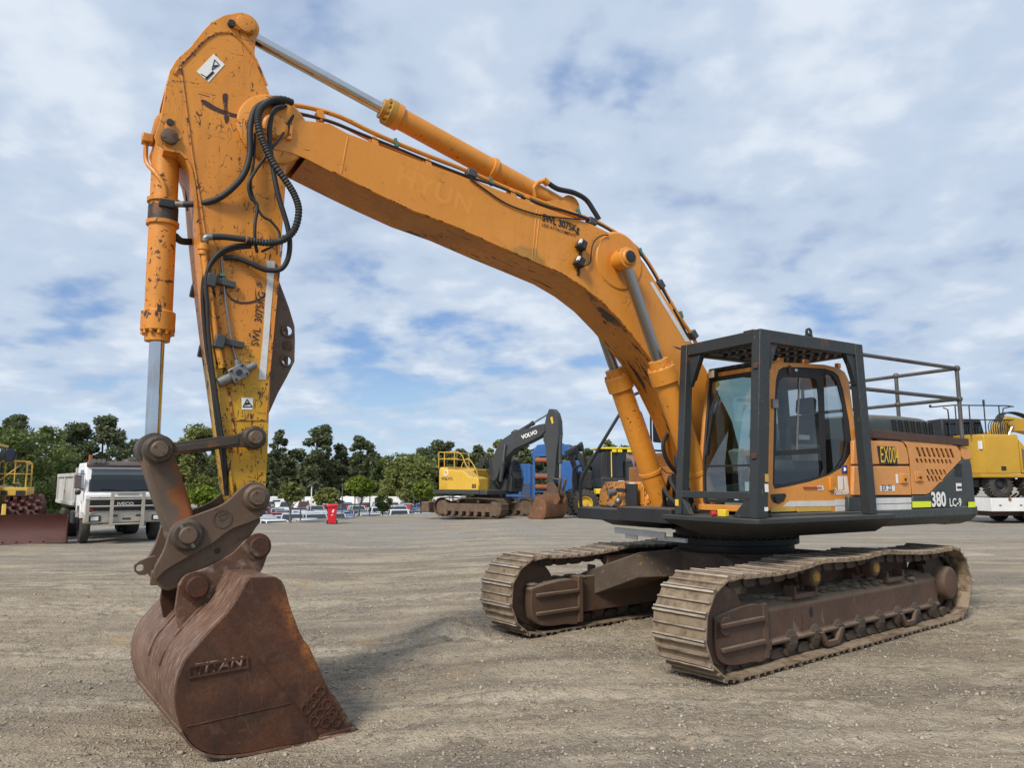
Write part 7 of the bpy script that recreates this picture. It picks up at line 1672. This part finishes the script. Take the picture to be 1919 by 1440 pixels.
for rn, d, pa, pb_, n, yaw in ROWS:
    for i in range(n):
        px = pa + (pb_ - pa) * i / (n - 1) + rc.uniform(-5, 5)
        if rn == 'front' and i == 0: kind, col = 'wagon', 'white'
        else: kind = rc.choice(['sedan', 'hatch', 'hatch', 'suv', 'sedan', 'wagon', 'ute'] if rn not in ('seventh', 'back') else ['suv', 'ute', 'van', 'suv']); col = rc.choice(KC)
        dd = d + rc.uniform(-.6, .6) + (px - 500) * (.018 if rn == 'front' else .008)
        put_car(kind, col, px, dd, yaw + rc.uniform(-6, 6) + 0, f'{col} {KNAME[kind]}, {ORD[i]} from the left in the {rn} row of parked cars', protos_used, rn == 'seventh' or (rn == 'back' and px > 640))
for px, d, kind, col, lab in ((285, 52, 'hatch', 'silver', 'silver hatchback showing between the white truck and the bucket link'), (352, 56, 'sedan', 'white', 'white sedan glimpsed under the small tree behind the hitch'), (395, 60, 'suv', 'black', 'black four wheel drive glimpsed behind the quick hitch'), (835, 58, 'wagon', 'white', 'white station wagon nearest to the rusty track of the charcoal excavator')):
    put_car(kind, col, px, d, -70 if d != 58 else 20, lab, protos_used, kind == 'suv')
for k, p in PROTO.items():
    if 'category' not in p:
        for ch in list(p.children): bpy.data.objects.remove(ch)
        bpy.data.objects.remove(p)

# caravans and motor homes
def caravan(px, d, L, yaw, label, kind=0):
    x, y, _ = G_(px, d)
    t = empty('caravan', (x, y, float(gz(x, y, False))), R(yaw), label, 'caravan', 'caravans behind the parked cars')
    h = L / 2; p = [(h, .55), (h + .15, 1.1), (h - .05, 2.2), (h - .45, 2.55), (-h + .3, 2.60), (-h, 2.3), (-h - .05, .55)]
    b = MB(); b.prism(spline2(p, 3), -1.1, 1.1); bo_ = b.build('body', M['truck_white'], t, bevel=.06, seg=3)
    for i in range(2):
        MB().box((-h * .45 + i * h * .9, -1.105, 1.65), (.8, .02, .5)).build('window', M['car_glass'], t, bevel=.01)
    MB().box((.1, -1.108, 1.3), (.6, .02, 1.5)).build('door', M['tipper'], t); MB().box((0, -1.104, 1.05), (L * .9, .014, .10)).build('stripe', M['grey'], t)
    MB().box((h + .06, 0, 1.75), (.03, 1.4, .5)).build('front_window', M['car_glass'], t); MB().box((0, 0, 2.64), (.6, .5, .10)).build('roof_hatch', M['white'], t, bevel=.02)
    for s in (-1, 1): MB().cyl((-.2, s * .9, .33), (-.2, s * 1.08, .33), .33).build('wheel', M['rubber'], t)
    MB().tube([(h + .1, 0, .55), (h + 1.1, 0, .5)], .05).build('drawbar', M['black'], t)
for i, (px, d, L, yaw, lab) in enumerate(((512, 142, 5.2, -60, 'white motor home farthest left behind the parked cars'), (548, 146, 4.6, 175, 'white caravan between the flat topped tree and the solar lamp'), (592, 142, 5.0, -50, 'white caravan with rounded nose right of the solar lamp'), (650, 148, 4.8, 170, 'white caravan half hidden behind the pale thin tree'),
        (700, 150, 5.0, -165, 'white caravan just right of the bright green tree'), (727, 150, 6.0, 178, 'long white caravan below the dark trees'), (835, 152, 5.0, -150, 'white caravan left of the charcoal excavator'), (858, 154, 5.0, -100, 'white caravan partly behind the charcoal excavator'))):
    caravan(px, d, L, yaw, lab)

# fence posts at the lot edge, solar lamp
for px, d, h, lab in ((562, 36.4, 1.9, 'thin grey fence post left of the red bin'), (640, 40.6, 1.9, 'thin grey fence post just right of the red bin'), (692, 42.6, 2.2, 'tall thin grey fence post right of the bright green tree'), (775, 45.6, 1.9, 'thin grey fence post near the middle of the car park edge'), (664, 41.6, 1.2, 'short dark fence post below the bright green tree'), (842, 48.8, 2.0, 'thin grey fence post beside the rusty track')):
    x, y, _ = G_(px, d, -.6); p = MB(); p.bar((0, 0, 0), (0, 0, h), .06, .05); p.box((0, 0, h), (.08, .07, .03))
    o = p.build('fence_post', M['rail'], None, bevel=.004); o.location = (x, y, float(gz(x, y, False)) - .05); tag(o, lab, 'fence post', 'fence posts at the car park edge')
x, y, _ = G_(583, 136); sl = empty('solar_lamp', (x, y, float(gz(x, y, False))), 0, 'solar lamp post with tilted panel above the caravans', 'lamp post')
MB().cyl((0, 0, 0), (0, 0, 4.6), .10).build('pole', M['white'], sl); MB().box((0, -.1, 4.9), (1.9, .9, .06), Matrix.Rotation(R(-32), 3, 'Y')).build('panel', M['solar'], sl); MB().box((.0, 0, 4.4), (.3, .2, .15)).build('lamp_head', M['white'], sl, bevel=.02)
x, y, _ = G_(500, 215); wh = empty('warehouse', (x, y, -1.7), 0, 'pale warehouse wall glimpsed through the trees', 'building')
MB().box((0, 0, 4.0), (26, 12, 8.0)).build('wall', M['strip_white'], wh); MB().prism([(-13.4, 8.0), (13.4, 8.0), (13.4, 8.3), (0, 9.2), (-13.4, 8.3)], -6.4, 6.4).build('roof', M['rim_grey'], wh)
for k in range(4): MB().box((-9 + k * 6, -6.03, 4.2), (2.4, .06, 1.2)).build('window', M['car_glass'], wh)

# ------------------------------------------------------------------ trees
def leaf_mat(name, a, b):
    t = NT(name); v = t.coords(False); n = t.noise(v, .55, 3, .5); n2 = t.noise(v, 5.0, 3, .6)
    col = t.mix(t.ramp(n, .3, .7), a, b); col = t.mix(t.ramp(n2, .45, .7, 0, .5), col, scale_c(b, 1.5))
    m = t.fin(col, .6, 0, .25)
    tr = t.node('ShaderNodeBsdfTranslucent', {'Color': t.mix(.5, col, scale_c(b, 1.6))})
    mx = t.node('ShaderNodeMixShader', {0: .22, 1: t.b.outputs[0], 2: tr.outputs[0]}); t.l.new(mx.outputs[0], t.out.inputs[0])
    return m
LEAF = {'dark': leaf_mat('dark_gum_leaves', (.052, .066, .034), (.14, .165, .080)), 'mid': leaf_mat('mid_green_leaves', (.065, .090, .028), (.16, .20, .062)),
        'olive': leaf_mat('olive_leaves', (.085, .10, .028), (.20, .22, .065)), 'bright': leaf_mat('bright_green_leaves', (.075, .115, .012), (.19, .25, .03))}
M['bark'] = weather('grey_bark', (.13, .115, .095), .9, var=.3, vscale=3)
def tree(px, d, top_y, wpx, kind, label, base=.25, clump=1.0, nleaf=1.0, cat='tree', name='gum_tree', shape='gum', group='trees beyond the car park', bend=0.0, gy=None):
    x, y, _ = G_(px, d); z0 = float(gz(x, y, False)) if gy is None else gy
    c, q = .9914, .1308; k_ = (720 - top_y) / 1380.; H = 1.8 + d * (q + k_ * c) / (c - k_ * q) - z0
    Wd = wpx / 1380. * d * 1.02
    rg = np.random.default_rng(abs(int(px * 7 + d * 3)) + 1); rr = random.Random(int(px * 3 + d))
    t = empty(name, (x, y, z0), rr.uniform(0, 6.28), label, cat, group)
    cz0 = H * base; ch = H - cz0
    # clump centres
    nc = int((22 + 12.0 * ch / max(Wd, .1)) * (1.3 if shape == 'round' else 1.1)); nc = max(16, min(nc, 60)); C_ = []
    lobe = [rr.uniform(.6, 1.15) for _ in range(7)]
    for i in range(nc):
        if shape == 'gum' and rr.random() < .16: continue
        u = (i + .5) / nc; zz = cz0 + ch * (u * .93 + rr.uniform(-.04, .04))
        if shape == 'gum': prof = math.sin(math.pi * min(1, (u * .80 + .16))) ** .8 * lobe[int(u * 6.99)]
        elif shape == 'flat': prof = (.75 + .45 * math.sin(math.pi * u)) * lobe[int(u * 6.99)] * (1 if u < .7 else .65)
        else: prof = math.sin(math.pi * (u * .72 + .2)) ** .6
        a = i * 2.4 + rr.uniform(-.5, .5); r = Wd / 2 * prof * math.sqrt(rr.uniform(.04, .95))
        C_.append((r * math.cos(a), r * math.sin(a), zz, Wd * .12 * rr.uniform(.55, 1.7) * clump))
    ls = max(.10, min(.5, d * .0030)); pts = []
    tot = 0
    for (cx, cy, cz, cr) in C_:
        n = int(min(300, 42 * (cr / ls) ** 1.5) * nleaf); tot += n
        v = rg.normal(size=(n, 3)); v /= np.linalg.norm(v, axis=1)[:, None]; rad = rg.random(n) ** .45
        P = np.array((cx, cy, cz)) + v * rad[:, None] * cr * np.array((1.15, 1.15, .80)); pts.append(P)
    P = np.concatenate(pts); n = len(P); a = rg.normal(size=(n, 3)); a /= np.linalg.norm(a, axis=1)[:, None]; a[:, 2] = a[:, 2] * .6 - .25
    b = np.cross(a, rg.normal(size=(n, 3))); b /= np.linalg.norm(b, axis=1)[:, None]
    s = ls * (.6 + .8 * rg.random(n))[:, None]
    Vv = np.stack([P - a * s, P + b * s * .45, P + a * s, P - b * s * .45], 1).reshape(-1, 3); Fc = np.arange(n * 4).reshape(-1, 4)
    me = bpy.data.meshes.new('crown'); me.vertices.add(n * 4); me.vertices.foreach_set('co', Vv.reshape(-1).astype(np.float32)); me.loops.add(n * 4); me.loops.foreach_set('vertex_index', Fc.reshape(-1).astype(np.int32))
    me.polygons.add(n); me.polygons.foreach_set('loop_start', (np.arange(n) * 4).astype(np.int32)); me.polygons.foreach_set('loop_total', np.full(n, 4, np.int32)); me.update()
    link('crown', me, LEAF[kind], t, smooth=False)
    tr = MB(); R0 = max(.06, H * .016); sway = [(rr.uniform(-.03, .03) * Wd * i, rr.uniform(-.03, .03) * Wd * i, H * .82 * i / 5) for i in range(6)]
    tr.tube([(0, 0, -.2)] + sway[1:], [R0 * 1.3] + [R0 * (1 - .16 * i) for i in range(1, 6)], 7)
    for (cx, cy, cz, cr) in C_[::2]:
        i = max(1, min(4, int(5 * (cz * .75) / (H * .82)))); st_ = sway[i]; mid = ((st_[0] + cx) / 2, (st_[1] + cy) / 2, (st_[2] + cz) / 2 + .05 * H * .3)
        tr.tube([st_, mid, (cx, cy, cz)], [R0 * .5, R0 * .32, R0 * .12], 5)
    tr.build('trunk', M['bark'], t)
    return t
TREES = [
 (12, 72, 772, 80, 'dark', 'dark gum tree rising highest at the left edge', .2), (62, 52, 792, 150, 'mid', 'broad feathery green tree above the yellow compactor', .12), (8, 48, 800, 110, 'mid', 'feathery green tree cut by the left edge', .1),
 (128, 78, 782, 90, 'dark', 'dark gum tree left of the tallest one behind the truck', .15), (188, 80, 770, 92, 'dark', 'tall dark gum tree directly behind the white truck cab', .12), (108, 60, 850, 90, 'mid', 'green bushy tree above the tipper body', .08),
 (240, 85, 822, 60, 'dark', 'dark gum tree behind the bucket cylinder rod', .12), (275, 88, 828, 60, 'dark', 'dark gum tree between the cylinder rod and the link', .12), (318, 92, 838, 56, 'dark', 'dark gum tree left of the round topped one', .1), (372, 84, 802, 84, 'olive', 'round topped olive gum tree left of the arm', .15), (410, 92, 826, 60, 'dark', 'dark gum tree right behind the yellow arm end', .12),
 (450, 98, 840, 60, 'dark', 'dark gum tree hidden mostly by the arm', .1), (519, 96, 803, 34, 'dark', 'slender pointed gum tree just right of the arm', .2), (550, 98, 842, 62, 'dark', 'low dark gum tree beside the slender one', .1), (592, 96, 796, 58, 'dark', 'tallest gum tree of the middle group', .18), (634, 98, 829, 46, 'dark', 'gum tree between the two tall middle ones', .12), (674, 98, 817, 48, 'dark', 'pointed gum tree right of the tallest middle one', .15),
 (712, 104, 856, 70, 'mid', 'mid green rounded tree right of the pointed gum', .05), (768, 88, 862, 112, 'olive', 'wide olive green tree behind the caravans', .04), (738, 92, 880, 70, 'olive', 'low olive tree at the foot of the wide one', .04), (792, 108, 838, 52, 'dark', 'dark tree left of the twin topped gum', .1), (828, 112, 825, 66, 'dark', 'twin topped dark gum tree left of the charcoal excavator', .1), (862, 108, 838, 52, 'dark', 'dark tree above the yellow counterweight rail', .1), (896, 104, 836, 56, 'dark', 'dark tree behind the yellow handrails', .1),
 (938, 110, 818, 56, 'olive', 'olive gum tree behind the charcoal boom', .12), (978, 112, 826, 56, 'dark', 'dark tree under the charcoal boom', .1), (1012, 112, 838, 50, 'dark', 'dark tree between boom and stick', .1), (1068, 108, 834, 50, 'olive', 'olive tree right of the charcoal stick', .1), (1102, 108, 838, 50, 'dark', 'dark tree above the forestry cab', .1), (1140, 106, 826, 36, 'olive', 'small round crowned gum left of the boom cylinder', .25), (1168, 96, 836, 44, 'dark', 'dark round tree beside the boom cylinder', .1), (1205, 100, 850, 60, 'dark', 'dark tree behind the boom cylinder', .1), (1240, 104, 858, 60, 'dark', 'dark tree seen past the mirror', .1)]
for px, d, ty, w_, kd, lab, bs_ in TREES:
    tree(px, d * 1.75 if px > 230 else d, ty, w_ * (1.3 if px > 230 else 1.15), kd, lab, bs_, clump=.9, nleaf=1.0)
# lower scrub between the trunks
_t = ['twenty', 'thirty']; _o = ['first', 'second', 'third', 'fourth', 'fifth', 'sixth', 'seventh', 'eighth', 'ninth']
NUM = _o + ['tenth', 'eleventh', 'twelfth', 'thirteenth', 'fourteenth', 'fifteenth', 'sixteenth', 'seventeenth', 'eighteenth', 'nineteenth'] + [w if k == 0 else f'{w2}-{_o[k - 1]}' for w, w2 in (('twentieth', 'twenty'), ('thirtieth', 'thirty')) for k in range(10)]
for i, px in enumerate(range(-20, 1260, 34)):
    k_ = rc.choice(['dark', 'dark', 'mid']); tree(px + rc.uniform(-8, 8), 205 + rc.uniform(-8, 10), 862 + rc.uniform(-10, 14), 72, k_, f'{"mid green" if k_ == "mid" else "dark"} scrub bush low between the gum trunks, {NUM[i]} from the left', .02, 1.25, .8, 'bush', 'scrub_bush', 'round', 'scrub bushes below the gum trees')
for px, d, ty, w_, kd, lab, bs_ in ((540, 35.0, 907, 50, 'olive', 'small flat topped tree left of the red bin', .52), (612, 38.6, 918, 52, 'olive', 'small pale thin tree just behind the red bin', .5), (672, 42, 895, 62, 'bright', 'small bright green tree right of the red bin', .55), (715, 43.6, 925, 24, 'mid', 'tiny sapling right of the bright green tree', .3), (788, 46.3, 905, 46, 'bright', 'small bushy green tree in front of the olive tree', .5), (846, 49, 895, 44, 'olive', 'small green tree left of the yellow counterweight', .5), (383, 34.5, 914, 56, 'bright', 'small green tree seen above the quick hitch', .55)):
    tree(px, d, ty, w_, kd, lab, bs_ + .06, .85, .75, 'tree', 'small_tree', 'flat', 'small trees along the car park edge')
